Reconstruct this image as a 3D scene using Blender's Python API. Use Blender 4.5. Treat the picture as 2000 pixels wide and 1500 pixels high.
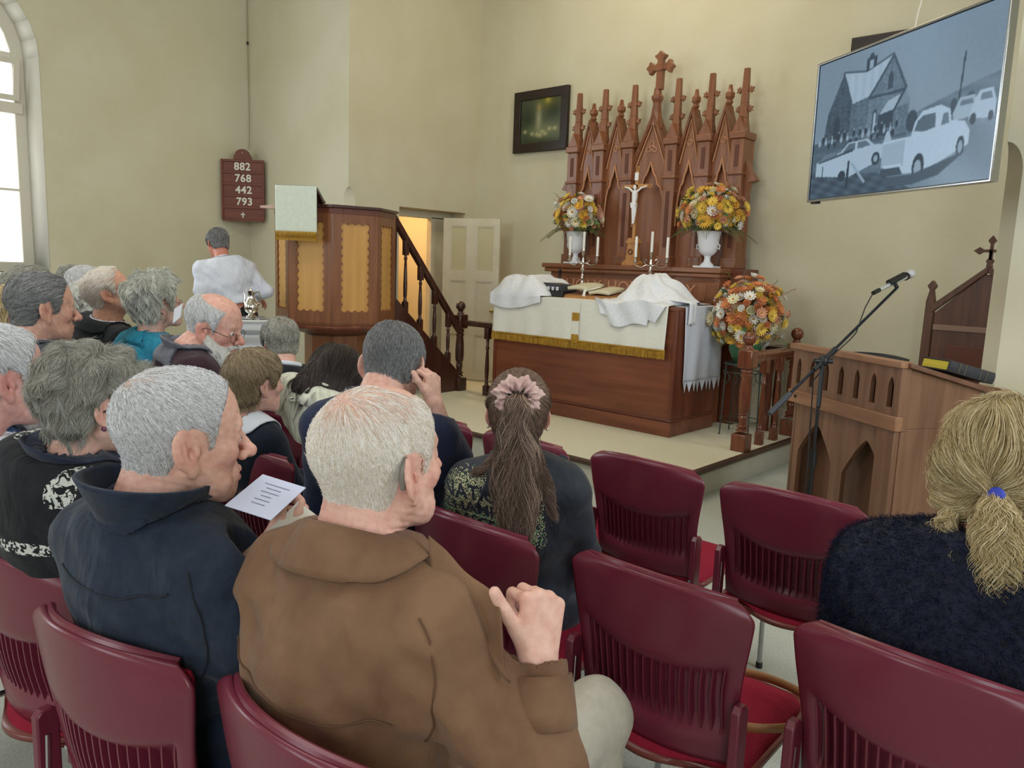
import bpy, bmesh, math, random
import numpy as np
from mathutils import Vector, Matrix, Euler
from mathutils.bvhtree import BVHTree

for _o in list(bpy.data.objects):
    bpy.data.objects.remove(_o)
SC = bpy.context.scene
COL = SC.collection
R = math.radians
PI = math.pi
rnd = random.Random(7)

# ------------------------------------------------------------------ camera
FPX = 1504.97
YAW, PITCH, ROLL = R(42.0714), R(8.7049), R(2.1297)
EYE = np.array([0., 0., 1.5])
_f = np.array([-math.sin(YAW)*math.cos(PITCH), math.cos(YAW)*math.cos(PITCH), -math.sin(PITCH)])
_r = np.array([math.cos(YAW), math.sin(YAW), 0.])
_u = np.cross(_r, _f)
_r, _u = math.cos(ROLL)*_r+math.sin(ROLL)*_u, -math.sin(ROLL)*_r+math.cos(ROLL)*_u
cam_d = bpy.data.cameras.new('camera')
cam_d.sensor_width = 36.0
cam_d.lens = FPX/2000*36
cam_d.clip_start = 0.02
cam = bpy.data.objects.new('camera', cam_d)
COL.objects.link(cam)
cam.matrix_world = Matrix(((_r[0], _u[0], -_f[0], EYE[0]), (_r[1], _u[1], -_f[1], EYE[1]), (_r[2], _u[2], -_f[2], EYE[2]), (0, 0, 0, 1)))
SC.camera = cam

def ray(x, y): return _f+(x-1000)/FPX*_r-(y-750)/FPX*_u
def at_d(x, y, D): return Vector(EYE+ray(x, y)*D)                       # distance along the view axis
def at_z(x, y, h): d = ray(x, y); return Vector(EYE+d*(h-EYE[2])/d[2])
def at_Y(x, y, Y): d = ray(x, y); return Vector(EYE+d*Y/d[1])
def at_X(x, y, X): d = ray(x, y); return Vector(EYE+d*X/d[0])

# ------------------------------------------------------------------ light
SC.view_settings.view_transform = 'Standard'
SC.view_settings.look = 'None'
SC.view_settings.gamma = 1.0
SC.view_settings.use_curve_mapping = False
SC.view_settings.exposure = -0.72
SC.cycles.max_bounces = 6
SC.cycles.diffuse_bounces = 3
SC.cycles.use_denoising = True
world = bpy.data.worlds.new('daylight')
SC.world = world
world.use_nodes = True
world.node_tree.nodes['Background'].inputs[0].default_value = (0.80, 0.88, 1.0, 1)
world.node_tree.nodes['Background'].inputs[1].default_value = 3.0

def area(name, loc, target, sx, sy, power, color, spread=PI):
    l = bpy.data.lights.new(name, 'AREA')
    l.shape = 'RECTANGLE'; l.size = sx; l.size_y = sy; l.energy = power; l.color = color
    l.spread = spread
    o = bpy.data.objects.new(name, l); COL.objects.link(o)
    o.location = loc
    o.rotation_euler = (Vector(target)-Vector(loc)).to_track_quat('-Z', 'Y').to_euler()
    return o
# daylight entering through the windows (left wall, right wall, rear wall) and the ceiling lamps of the nave
area('window_light_left', (-8.25, 1.8, 2.6), (0, 1.8, 1.6), 1.2, 2.6, 80, (0.80, 0.90, 1.0))
area('window_light_left', (-8.25, -2.6, 2.6), (0, -2.6, 1.4), 1.3, 2.6, 120, (0.80, 0.90, 1.0))
area('window_light_right', (1.9, 2.6, 2.7), (-4, 3.6, 1.4), 1.3, 2.6, 130, (0.84, 0.92, 1.0))
area('window_light_right', (1.9, -2.2, 2.7), (-5, -1.0, 1.2), 1.3, 2.6, 130, (0.84, 0.92, 1.0))
area('window_light_rear', (-3.2, -6.6, 3.2), (-3.2, 0, 1.5), 2.6, 3.0, 260, (0.88, 0.94, 1.0))
area('window_light_chancel', (0.35, 5.6, 2.6), (-4, 5.9, 1.6), 0.8, 2.0, 26, (0.92, 0.95, 1.0))
area('nave_lamp', (-3.2, 0.5, 5.6), (-3.2, 0.5, 0), 3.0, 3.0, 150, (1.0, 0.98, 0.95))
area('chancel_lamp', (-3.8, 5.3, 5.3), (-3.8, 5.3, 0), 2.0, 0.6, 60, (1.0, 0.84, 0.58))
area('vestry_lamp', (-7.6, 5.7, 2.5), (-7.6, 5.7, 0), 0.5, 0.5, 42, (1.0, 0.66, 0.32))
# ------------------------------------------------------------------ materials
def lin(c):
    out = []
    for v in c[:3]:
        v = v/255.
        out.append(v/12.92 if v <= 0.04045 else ((v+0.055)/1.055)**2.4)
    return tuple(out)+(1.0,)
_mats = {}
def mat(name, col, rough=0.5, metal=0.0, col2=None, nscale=6.0, stretch=(1, 1, 1), bump=0.0, bscale=None, detail=4.0, spec=0.5,
        sheen=0.0, sss=0.0, emit=None, estr=1.0, trans=0.0, ior=1.45, alpha=None, coat=0.0, lo=0.35, hi=0.65, bdist=0.01, vcol=None, fold=0.0, fscale=10.0):
    if name in _mats: return _mats[name]
    m = bpy.data.materials.new(name); m.use_nodes = True
    nt = m.node_tree; N = nt.nodes; L = nt.links
    b = N['Principled BSDF']
    b.inputs['Base Color'].default_value = lin(col)
    b.inputs['Roughness'].default_value = rough
    b.inputs['Metallic'].default_value = metal
    b.inputs['Specular IOR Level'].default_value = spec
    b.inputs['IOR'].default_value = ior
    if coat: b.inputs['Coat Weight'].default_value = coat; b.inputs['Coat Roughness'].default_value = 0.15
    if sheen: b.inputs['Sheen Weight'].default_value = sheen
    if trans: b.inputs['Transmission Weight'].default_value = trans
    if sss:
        b.inputs['Subsurface Weight'].default_value = sss
        b.inputs['Subsurface Radius'].default_value = (0.012, 0.005, 0.003); b.inputs['Subsurface Scale'].default_value = 1.0
    if emit is not None:
        b.inputs['Emission Color'].default_value = lin(emit); b.inputs['Emission Strength'].default_value = estr
    tc = N.new('ShaderNodeTexCoord'); mp = N.new('ShaderNodeMapping'); mp.inputs['Scale'].default_value = stretch
    L.new(tc.outputs['Object'], mp.inputs['Vector'])
    src = None
    if vcol:
        a = N.new('ShaderNodeAttribute'); a.attribute_name = vcol; src = a.outputs['Color']
    if col2 is not None:
        n = N.new('ShaderNodeTexNoise'); n.inputs['Scale'].default_value = nscale; n.inputs['Detail'].default_value = detail
        L.new(mp.outputs['Vector'], n.inputs['Vector'])
        rp = N.new('ShaderNodeValToRGB'); rp.color_ramp.elements[0].position = lo; rp.color_ramp.elements[1].position = hi
        rp.color_ramp.elements[0].color = lin(col); rp.color_ramp.elements[1].color = lin(col2)
        L.new(n.outputs['Fac'], rp.inputs['Fac'])
        if src is not None:
            mx = N.new('ShaderNodeMix'); mx.data_type = 'RGBA'; mx.blend_type = 'MULTIPLY'; mx.inputs['Factor'].default_value = 1.0
            L.new(src, mx.inputs['A']); L.new(rp.outputs['Color'], mx.inputs['B']); src = mx.outputs['Result']
        else: src = rp.outputs['Color']
    if src is not None: L.new(src, b.inputs['Base Color'])
    if bump:
        n2 = N.new('ShaderNodeTexNoise'); n2.inputs['Scale'].default_value = bscale or nscale*3; n2.inputs['Detail'].default_value = 5
        L.new(mp.outputs['Vector'], n2.inputs['Vector'])
        bp = N.new('ShaderNodeBump'); bp.inputs['Strength'].default_value = bump; bp.inputs['Distance'].default_value = bdist
        L.new(n2.outputs['Fac'], bp.inputs['Height']); L.new(bp.outputs['Normal'], b.inputs['Normal'])
    if fold:
        n3 = N.new('ShaderNodeTexNoise'); n3.inputs['Scale'].default_value = fscale; n3.inputs['Detail'].default_value = 3; n3.inputs['Distortion'].default_value = 1.2
        m3 = N.new('ShaderNodeMapping'); m3.inputs['Scale'].default_value = (1, 1, .45); m3.inputs['Rotation'].default_value = (0.5, 0.4, 0)
        L.new(tc.outputs['Object'], m3.inputs['Vector']); L.new(m3.outputs['Vector'], n3.inputs['Vector'])
        b3 = N.new('ShaderNodeBump'); b3.inputs['Strength'].default_value = fold; b3.inputs['Distance'].default_value = 0.02
        L.new(n3.outputs['Fac'], b3.inputs['Height'])
        if bump: L.new(b3.outputs['Normal'], bp.inputs['Normal'])
        else: L.new(b3.outputs['Normal'], b.inputs['Normal'])
    _mats[name] = m
    return m
def wood(name, c1, c2, rough=0.4, axis='z', k=1.0, coat=0.0, bump=0.15):
    s = {'x': (0.08, 1, 1), 'y': (1, 0.08, 1), 'z': (1, 1, 0.08)}[axis]
    return mat(name, c1, rough, col2=c2, nscale=26*k, stretch=s, bump=bump, bscale=60*k, coat=coat, detail=6, lo=0.3, hi=0.7, bdist=0.002)

M = {}
M['wall'] = mat('cream wall paint', (206, 199, 170), 0.8, col2=(213, 207, 182), nscale=1.6, bump=0.25, bscale=22, bdist=0.006)
M['wallwhite'] = mat('pale reveal paint', (226, 222, 208), 0.7, col2=(232, 229, 218), nscale=3, bump=0.1, bscale=20)
M['doorpaint'] = mat('cream door paint', (222, 216, 194), 0.5, col2=(214, 206, 180), nscale=5)
M['doorglass'] = mat('door field paint', (206, 198, 160), 0.45)
M['ceil'] = mat('ceiling boards', (214, 204, 180), 0.8)
M['carpet'] = mat('grey carpet', (176, 178, 168), 0.95, col2=(196, 198, 188), nscale=140, bump=0.5, bscale=500, bdist=0.004, spec=0.1)
M['platform'] = mat('pale platform carpet', (212, 206, 180), 0.95, col2=(220, 215, 192), nscale=60, bump=0.3, bscale=400, spec=0.1)
M['riser'] = mat('riser paint', (196, 192, 172), 0.7, col2=(186, 184, 170), nscale=2)
M['nosing'] = wood('dark nosing wood', (82, 58, 44), (62, 42, 32), 0.4, 'x')
M['mahog'] = wood('reddish brown wood', (122, 66, 44), (96, 48, 32), 0.32, 'z', coat=0.2)
M['mahogx'] = wood('reddish brown wood along', (118, 64, 44), (92, 46, 32), 0.32, 'x', coat=0.2)
M['redwood'] = wood('altarpiece wood', (150, 98, 66), (120, 72, 46), 0.35, 'z', coat=0.2)
M['redwoodx'] = wood('altarpiece wood along', (148, 96, 64), (118, 72, 46), 0.35, 'x', coat=0.2)
M['panelwood'] = wood('altarpiece field wood', (158, 104, 74), (130, 82, 56), 0.4, 'z', k=0.6)
M['carve'] = mat('carved groove highlight', (200, 146, 108), 0.45)
M['groove'] = mat('carved groove', (98, 54, 38), 0.55)
M['altarw'] = wood('altar front wood', (134, 78, 54), (106, 58, 40), 0.3, 'x', k=0.7, coat=0.15)
M['darkwood'] = wood('dark stair wood', (80, 46, 36), (54, 30, 24), 0.3, 'z', coat=0.4)
M['darkwoody'] = wood('dark stair wood rail', (76, 44, 36), (52, 30, 24), 0.28, 'y', coat=0.4)
M['postwood'] = wood('turned post wood', (128, 70, 42), (92, 46, 30), 0.25, 'z', coat=0.5)
M['pulpitw'] = wood('pulpit frame wood', (142, 92, 58), (116, 70, 44), 0.35, 'z', coat=0.2)
M['pulpitp'] = wood('pulpit golden panel', (212, 164, 94), (194, 142, 74), 0.4, 'z', k=0.5)
M['lectw'] = wood('lectern wood', (134, 98, 74), (104, 72, 52), 0.45, 'z', k=0.8)
M['lectx'] = wood('lectern wood along', (158, 116, 86), (126, 86, 62), 0.45, 'x', k=0.8)
M['thronew'] = wood('chair dark wood', (104, 66, 44), (78, 48, 32), 0.4, 'z')
M['gold'] = mat('gold fringe', (196, 152, 46), 0.6, col2=(150, 108, 26), nscale=220, stretch=(1, 1, 0.05), bump=0.4, bscale=200)
M['ivory'] = mat('ivory damask', (230, 229, 216), 0.8, col2=(234, 233, 222), nscale=40, bump=0.12, bscale=160)
M['linen'] = mat('white linen', (226, 230, 236), 0.85, col2=(238, 240, 244), nscale=60, bump=0.3, bscale=300)
M['lace'] = mat('white lace', (216, 222, 238), 0.85, col2=(236, 240, 248), nscale=160, bump=0.5, bscale=400)
M['silver'] = mat('polished silver', (214, 210, 204), 0.16, 1.0)
M['chrome'] = mat('chrome tube', (190, 194, 196), 0.12, 1.0)
M['steel'] = mat('tv frame steel', (176, 178, 180), 0.22, 1.0)
M['candle'] = mat('candle wax', (238, 236, 228), 0.5, sss=0.1)
M['white'] = mat('white ceramic', (232, 234, 238), 0.3)
M['stone'] = mat('white painted stone', (222, 224, 226), 0.45, bump=0.1, bscale=20)
M['black'] = mat('black plastic', (26, 27, 30), 0.45)
M['dkgrey'] = mat('dark grey plastic', (58, 62, 70), 0.5)
M['blackbox'] = mat('black case', (34, 34, 40), 0.35)
M['tan'] = wood('light crucifix wood', (196, 142, 82), (172, 116, 62), 0.4)
M['figure'] = mat('white porcelain', (236, 236, 236), 0.4)
M['frame'] = wood('dark picture frame', (48, 34, 28), (34, 24, 20), 0.35, 'x')
M['paper'] = mat('paper', (236, 238, 246), 0.8)
M['page'] = mat('book page', (214, 206, 178), 0.8)
M['gilt'] = mat('yellow page edge', (208, 190, 66), 0.6, col2=(190, 170, 52), nscale=90, stretch=(0.05, 0.05, 1))
M['bookblack'] = mat('black leather cover', (44, 44, 50), 0.5, bump=0.3, bscale=90)
M['tanleather'] = mat('tan leather', (166, 118, 74), 0.45)
M['pot'] = mat('green glazed pot', (52, 104, 66), 0.2, coat=0.4)
M['iron'] = mat('green grey iron', (74, 84, 78), 0.4, 0.4)
M['plastic'] = mat('maroon moulded plastic', (112, 40, 58), 0.33, col2=(104, 36, 52), nscale=3, coat=0.1)
M['fabric'] = mat('crimson seat fabric', (150, 34, 56), 0.9, col2=(130, 26, 46), nscale=300, bump=0.3, bscale=400, spec=0.2)
M['seatedge'] = mat('maroon brown seat shell', (116, 58, 52), 0.35)
M['boardw'] = wood('hymn board wood', (122, 66, 50), (104, 54, 42), 0.5, 'x')
M['glass'] = mat('window daylight glass', (255, 255, 255), 0.3, emit=(252, 253, 255), estr=1.7)
M['winframe'] = mat('window frame paint', (214, 208, 190), 0.5)
M['sequin'] = mat('sequin', (226, 222, 176), 0.35, 0.3)
M['sequing'] = mat('sequin green', (120, 226, 150), 0.35, 0.3)

# ------------------------------------------------------------------ mesh builder
class MB:
    def __init__(self): self.v = []; self.f = []
    def add(self, vs, fs, T=None):
        o = len(self.v)
        for p in vs:
            self.v.append(tuple(T @ Vector(p)) if T is not None else tuple(p))
        for f in fs: self.f.append(tuple(i+o for i in f))
        return self
    def box(self, x0, x1, y0, y1, z0, z1, T=None):
        vs = [(x0, y0, z0), (x1, y0, z0), (x1, y1, z0), (x0, y1, z0), (x0, y0, z1), (x1, y0, z1), (x1, y1, z1), (x0, y1, z1)]
        return self.add(vs, [(3, 2, 1, 0), (4, 5, 6, 7), (0, 1, 5, 4), (1, 2, 6, 5), (2, 3, 7, 6), (3, 0, 4, 7)], T)
    def prism(self, pts, y0, y1, T=None, ax='y'):
        """extrude a polygon given in x,z along y (or x,y along z, or y,z along x)"""
        n = len(pts)
        def P(a, b, c): return (a, c, b) if ax == 'y' else ((a, b, c) if ax == 'z' else (c, a, b))
        vs = [P(a, b, y0) for a, b in pts]+[P(a, b, y1) for a, b in pts]
        fs = [tuple(range(n)), tuple(range(2*n-1, n-1, -1))]+[(i, i+n, (i+1) % n+n, (i+1) % n) for i in range(n)]
        return self.add(vs, fs, T)
    def ring(self, outer, inner, y0, y1, T=None):
        """frame between two equal-length polygons in x,z"""
        n = len(outer)
        vs = [(a, y0, b) for a, b in outer]+[(a, y0, b) for a, b in inner]+[(a, y1, b) for a, b in outer]+[(a, y1, b) for a, b in inner]
        fs = []
        for i in range(n):
            j = (i+1) % n
            fs += [(i, j, n+j, n+i), (2*n+i, 3*n+i, 3*n+j, 2*n+j), (i, 2*n+i, 2*n+j, j), (n+i, n+j, 3*n+j, 3*n+i)]
        return self.add(vs, fs, T)
    def lathe(self, prof, n=20, T=None, squash=1.0):
        vs = []; fs = []
        for r, z in prof:
            for i in range(n):
                a = 2*PI*i/n; vs.append((r*math.cos(a), r*math.sin(a)*squash, z))
        m = len(prof)
        for j in range(m-1):
            for i in range(n):
                k = (i+1) % n
                fs.append((j*n+i, j*n+k, (j+1)*n+k, (j+1)*n+i))
        fs.append(tuple(range(n-1, -1, -1))); fs.append(tuple(range((m-1)*n, m*n)))
        return self.add(vs, fs, T)
    def tube(self, pts, r, n=8, cap=True, T=None, flat=1.0):
        pts = [Vector(p) for p in pts]; rs = r if isinstance(r, (list, tuple)) else [r]*len(pts)
        vs = []; fs = []; up = None
        for i, p in enumerate(pts):
            t = (pts[min(i+1, len(pts)-1)]-pts[max(i-1, 0)]).normalized()
            if up is None:
                up = t.orthogonal().normalized()
            else:
                up = (up-t*up.dot(t)); up = up.normalized() if up.length > 1e-6 else t.orthogonal().normalized()
            s = t.cross(up)
            for k in range(n):
                a = 2*PI*k/n; vs.append(p+(up*math.cos(a)*flat+s*math.sin(a))*rs[i])
        for j in range(len(pts)-1):
            for k in range(n):
                l = (k+1) % n; fs.append((j*n+k, j*n+l, (j+1)*n+l, (j+1)*n+k))
        if cap: fs.append(tuple(range(n-1, -1, -1))); fs.append(tuple(range((len(pts)-1)*n, len(pts)*n)))
        return self.add(vs, fs, T)
    def ball(self, c, r, n=12, m=8, T=None):
        r = r if isinstance(r, (tuple, list)) else (r, r, r)
        vs = [(c[0], c[1], c[2]-r[2])]; fs = []
        for j in range(1, m):
            th = -PI/2+PI*j/m
            for i in range(n):
                a = 2*PI*i/n; vs.append((c[0]+r[0]*math.cos(th)*math.cos(a), c[1]+r[1]*math.cos(th)*math.sin(a), c[2]+r[2]*math.sin(th)))
        vs.append((c[0], c[1], c[2]+r[2]))
        for i in range(n): fs.append((0, 1+(i+1) % n, 1+i))
        for j in range(m-2):
            for i in range(n):
                k = (i+1) % n; fs.append((1+j*n+i, 1+j*n+k, 1+(j+1)*n+k, 1+(j+1)*n+i))
        e = len(vs)-1
        for i in range(n): fs.append((e, 1+(m-2)*n+i, 1+(m-2)*n+(i+1) % n))
        return self.add(vs, fs, T)
    def grid(self, fn, nu, nv, closeu=False):
        vs = [fn(i/(nu-(0 if closeu else 1)), j/(nv-1)) for j in range(nv) for i in range(nu)]
        fs = []
        for j in range(nv-1):
            for i in range(nu if closeu else nu-1):
                k = (i+1) % nu; fs.append((j*nu+i, j*nu+k, (j+1)*nu+k, (j+1)*nu+i))
        return self.add(vs, fs)
    def build(self, name, m, parent=None, bevel=0.0, smooth=40, solid=0.0, loc=None, rz=None, sub=0, offs=0.0):
        me = bpy.data.meshes.new(name)
        me.from_pydata([tuple(v) for v in self.v], [], self.f); me.update()
        o = bpy.data.objects.new(name, me); COL.objects.link(o)
        me.materials.append(m)
        if smooth:
            me.shade_smooth(); me.set_sharp_from_angle(angle=R(smooth))
        if solid:
            s = o.modifiers.new('solid', 'SOLIDIFY'); s.thickness = solid; s.offset = offs
        if bevel:
            b = o.modifiers.new('bevel', 'BEVEL'); b.width = bevel; b.segments = 2; b.limit_method = 'ANGLE'; b.angle_limit = R(50)
        if sub:
            s = o.modifiers.new('sub', 'SUBSURF'); s.levels = sub; s.render_levels = sub
        if parent is not None: o.parent = parent
        if loc is not None: o.location = loc
        if rz is not None: o.rotation_euler[2] = rz
        return o
def thing(name, label, cat, loc=(0, 0, 0), rz=0, group=None):
    o = bpy.data.objects.new(name, None); COL.objects.link(o); o.empty_display_size = 0.1
    o.location = loc; o.rotation_euler[2] = rz
    o['label'] = label; o['category'] = cat
    if group: o['group'] = group
    return o
def tag(o, label, cat, group=None, kind=None):
    o['label'] = label; o['category'] = cat
    if group: o['group'] = group
    if kind: o['kind'] = kind
    return o
def structure(o, label=None):
    o['kind'] = 'structure'
    if label: o['label'] = label
    return o
def copy_tree(o, parent=None):
    c = o.copy(); COL.objects.link(c); c.parent = parent
    for ch in [k for k in CH.get(o.name, [])]:
        copy_tree(ch, c)
    return c
CH = {}
def index_children(o):
    CH[o.name] = list(o.children)
    for c in o.children: index_children(c)
def text_mb(s, size, depth, m, name, parent=None, T=None, bold=0.0):
    cu = bpy.data.curves.new(name, 'FONT'); cu.body = s; cu.size = size; cu.extrude = depth; cu.align_x = 'CENTER'; cu.align_y = 'CENTER'
    cu.offset = bold; cu.resolution_u = 3
    t = bpy.data.objects.new(name, cu)
    COL.objects.link(t)
    dg = bpy.context.evaluated_depsgraph_get()
    me = bpy.data.meshes.new_from_object(t.evaluated_get(dg))
    bpy.data.objects.remove(t)
    me.materials.clear(); me.materials.append(m)
    o = bpy.data.objects.new(name, me); COL.objects.link(o)
    if parent is not None: o.parent = parent
    if T is not None: o.matrix_local = T
    return o
def TR(loc, rz=0, rx=0, ry=0): return Matrix.Translation(Vector(loc)) @ Euler((rx, ry, rz)).to_matrix().to_4x4()
# ------------------------------------------------------------------ room shell
XW, XR, YA, YB, XC, XD = -8.43, 2.1, 4.7, 6.5, -6.53, -0.9    # window wall, right wall, arch wall, chancel back wall, chancel sides
YREAR, ZC = -7.0, 6.0
PZ = 0.2
structure(MB().box(XW-.4, XR+.4, YREAR-.3, YB+1.2, -0.1, 0).build('floor', M['carpet']))
structure(MB().box(XW-.4, XR+.4, YREAR-.3, YB+.4, ZC, ZC+.15).build('ceiling', M['ceil']))
def arch_pts(y0, y1, zs, n=14):
    c = (y0+y1)/2; r = (y1-y0)/2
    return [(c+r*math.cos(PI*i/n), zs+r*math.sin(PI*i/n)) for i in range(n+1)]      # from y1 side over to y0
def side_wall(name, X, out, wins, m, z0=0):
    """wall in the plane x=X, thick to X+out, with round headed openings (splayed a little)"""
    mb = MB(); y = YREAR
    x0, x1 = sorted((X, X+out))
    yend = YA+.4
    for (a, b, zsill, zs) in sorted(wins):
        mb.box(x0, x1, y, a, 0, ZC)
        mb.box(x0, x1, a, b, 0, zsill)
        top = arch_pts(a, b, zs)
        # spandrel above the arch in quads
        for i in range(len(top)-1):
            (ya, za), (yb, zb) = top[i], top[i+1]
            mb.add([(X, ya, za), (X, yb, zb), (X, yb, ZC), (X, ya, ZC), (X+out, ya, za), (X+out, yb, zb), (X+out, yb, ZC), (X+out, ya, ZC)],
                   [(0, 1, 2, 3), (7, 6, 5, 4), (0, 4, 5, 1)])
        y = b
    mb.box(x0, x1, y, yend, 0, ZC)
    return structure(mb.build(name, m, smooth=20))
LW = [(1.15, 2.57, 1.27, 3.27), (-3.3, -1.88, 1.27, 3.27)]
RW = [(1.9, 3.32, 1.27, 3.27), (-2.9, -1.48, 1.27, 3.27)]
side_wall('wall_left', XW, -0.42, LW, M['wall'])
side_wall('wall_right', XR, 0.42, RW, M['wall'])
structure(MB().box(XW-.4, XR+.4, YREAR-.3, YREAR, 0, ZC).build('wall_rear', M['wall']))

def window(n, X, out, w):
    a, b, zs0, zs = w; c = (a+b)/2; s = 1 if out > 0 else -1
    xf = X+s*.27
    # pale reveal lining (the splayed plaster round the opening)
    mb = MB(); T = arch_pts(a, b, zs); T = [(b, zs0)]+T+[(a, zs0)]
    k = .05
    def shr(p): return (c+(p[0]-c)*(1-k*2/(b-a)*1.0), zs0+(p[1]-zs0)*(1-.0))
    for i in range(len(T)-1):
        p, q = T[i], T[i+1]; p2, q2 = shr(p), shr(q)
        e = .004
        mb.add([(X-s*e, p[0], p[1]), (X-s*e, q[0], q[1]), (xf, q2[0], q2[1]), (xf, p2[0], p2[1])], [(0, 1, 2, 3)])
    mb.build('trim_%d' % n, M['wallwhite'], smooth=60, solid=.006, offs=0)
    structure(bpy.data.objects[mb_last('trim_%d' % n)])
    structure(MB().box(*sorted((X-s*.02, xf)), a-.0, b+.0, zs0-.045, zs0).build('trim_%d' % (n+10), M['wallwhite'], bevel=.006))
    # frame
    T2 = [shr(p) for p in T]
    zc = zs0
    inner = [(c+(p[0]-c)*.86, zs0+.09+(p[1]-zs0-.09)*.955 if p[1] > zs0+.01 else zs0+.09) for p in T2]
    fr = MB()
    n_ = len(T2)
    pts_o = [(p[0], p[1]) for p in T2]; pts_i = inner
    vs = [(xf, p[0], p[1]) for p in pts_o]+[(xf, p[0], p[1]) for p in pts_i]+[(xf+s*.07, p[0], p[1]) for p in pts_o]+[(xf+s*.07, p[0], p[1]) for p in pts_i]
    fs = []
    for i in range(n_):
        j = (i+1) % n_; fs += [(i, j, n_+j, n_+i), (n_+i, n_+j, 3*n_+j, 3*n_+i), (2*n_+i, 3*n_+i, 3*n_+j, 2*n_+j)]
    fr.add(vs, fs)
    win = structure(fr.build('window_%d' % n, M['winframe'], smooth=30))
    # transom, glazing bars, opening hopper light
    t = MB(); t.box(*sorted((xf-s*.02, xf+s*.08)), a+.08, b-.08, 2.76, 2.86); t.build('transom', M['winframe'], win, bevel=.006)
    for (z, h) in ((2.05, .022), (zs+.02, .05)):
        q = MB(); q.box(*sorted((xf+s*.01, xf+s*.05)), a+.09, b-.09, z-h/2, z+h/2); q.build('glazing_bar', M['winframe'], win, bevel=.004)
    for yy in (c,):
        q = MB(); q.box(*sorted((xf+s*.01, xf+s*.05)), yy-.02, yy+.02, zs0+.09, zs+.6); q.build('mullion', M['winframe'], win, bevel=.004)
    # hinged hopper sash tilted into the room
    for (ya, yb) in ((a+.11, c-.02), (c+.02, b-.11)):
        hs = MB(); z0, z1 = 2.88, 3.26
        fo = [(ya, 0), (yb, 0), (yb, z1-z0), (ya, z1-z0)]; fi = [(ya+.05, .05), (yb-.05, .05), (yb-.05, z1-z0-.05), (ya+.05, z1-z0-.05)]
        vs = [(0, p[0], p[1]) for p in fo+fi]+[(.03, p[0], p[1]) for p in fo+fi]; fs = []
        for i in range(4):
            j = (i+1) % 4; fs += [(i, j, 4+j, 4+i), (8+i, 12+i, 12+j, 8+j), (i, 8+i, 8+j, j), (4+i, 4+j, 12+j, 12+i)]
        T_ = Matrix.Translation((xf, 0, z0)) @ Matrix.Rotation(-s*.22, 4, 'Y')
        hs.add(vs, fs, T_); hs.build('sash', M['winframe'], win, bevel=.003)
    # panes
    zz = [zs0+.08, 2.05, 2.78]
    for i in range(2):
        for (ya, yb) in ((a+.08, c), (c, b-.08)):
            q = MB(); q.box(*sorted((xf+s*.03, xf+s*.036)), ya, yb, zz[i], zz[i+1]); q.build('pane', M['glass'], win, smooth=0)
    ia = [p for p in inner if p[1] >= 2.86]+[(a+.05, 2.86), (b-.05, 2.86)][::1]
    q = MB(); q.prism(ia, *sorted((xf+s*.03, xf+s*.036)), ax='x'); q.build('pane', M['glass'], win, smooth=0)
    return win
def mb_last(n):
    c = [o.name for o in COL.objects if o.name.split('.')[0] == n]
    return c[-1]
k = 1
for w in LW: window(k, XW, -0.42, w); k += 1
for w in RW: window(k, XR, 0.42, w); k += 1
# grey sill band of the visible left window wall
structure(MB().box(XW, XW+.03, 1.1, 2.95, 1.19, 1.225).build('trim_30', M['wall'], bevel=.004))
structure(MB().box(XW, XW+.02, YREAR, YA, 0, .16).build('baseboard_left', M['doorpaint'], bevel=.004))

# arch wall: two piers with chamfered lower corners, spandrel above
ch = .085; zst = 2.06
def pier(name, xin, xout, s, ystop):
    """xin: edge of the opening, xout: far end; chamfer below zst, square above with a curved stop"""
    mb = MB()
    x0, x1 = sorted((xin, xout))
    def outline(c):
        if s > 0: return [(x0, YA), (x1-c, YA), (x1, YA+c), (x1, ystop), (x0, ystop)]
        return [(x1, YA), (x0+c, YA), (x0, YA+c), (x0, ystop), (x1, ystop)]
    zs_ = [0, zst]+[zst+.16*math.sin(i*PI/16) for i in range(1, 9)]+[ZC]
    cs = [ch, ch]+[max(.0005, ch*math.cos(i*PI/16)) for i in range(1, 9)]+[.0005]
    vs = []
    for z, c in zip(zs_, cs): vs += [(p[0], p[1], z) for p in outline(c)]
    fs = []
    for j in range(len(zs_)-1):
        for i in range(5): fs.append((j*5+i, j*5+(i+1) % 5, (j+1)*5+(i+1) % 5, (j+1)*5+i))
    mb.add(vs, fs)
    return structure(mb.build(name, M['wall'], smooth=20))
pier('wall_front', XC, XW, 1, YA+.35)
pier('wall_front_right', XD, XR, -1, YA+.45)
mb = MB(); c0 = (XC+XD)/2; r0 = (XD-XC)/2; n = 16
for i in range(n):
    a, b = PI*i/n, PI*(i+1)/n
    p = (c0+r0*math.cos(a), 4.5+1.2*math.sin(a)); q = (c0+r0*math.cos(b), 4.5+1.2*math.sin(b))
    mb.add([(p[0], YA, p[1]), (q[0], YA, q[1]), (q[0], YA, ZC), (p[0], YA, ZC), (p[0], YA+.35, p[1]), (q[0], YA+.35, q[1]), (q[0], YA+.35, ZC), (p[0], YA+.35, ZC)], [(0, 1, 2, 3), (7, 6, 5, 4), (0, 4, 5, 1)])
structure(mb.build('wall_front_arch', M['wall']))
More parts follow.
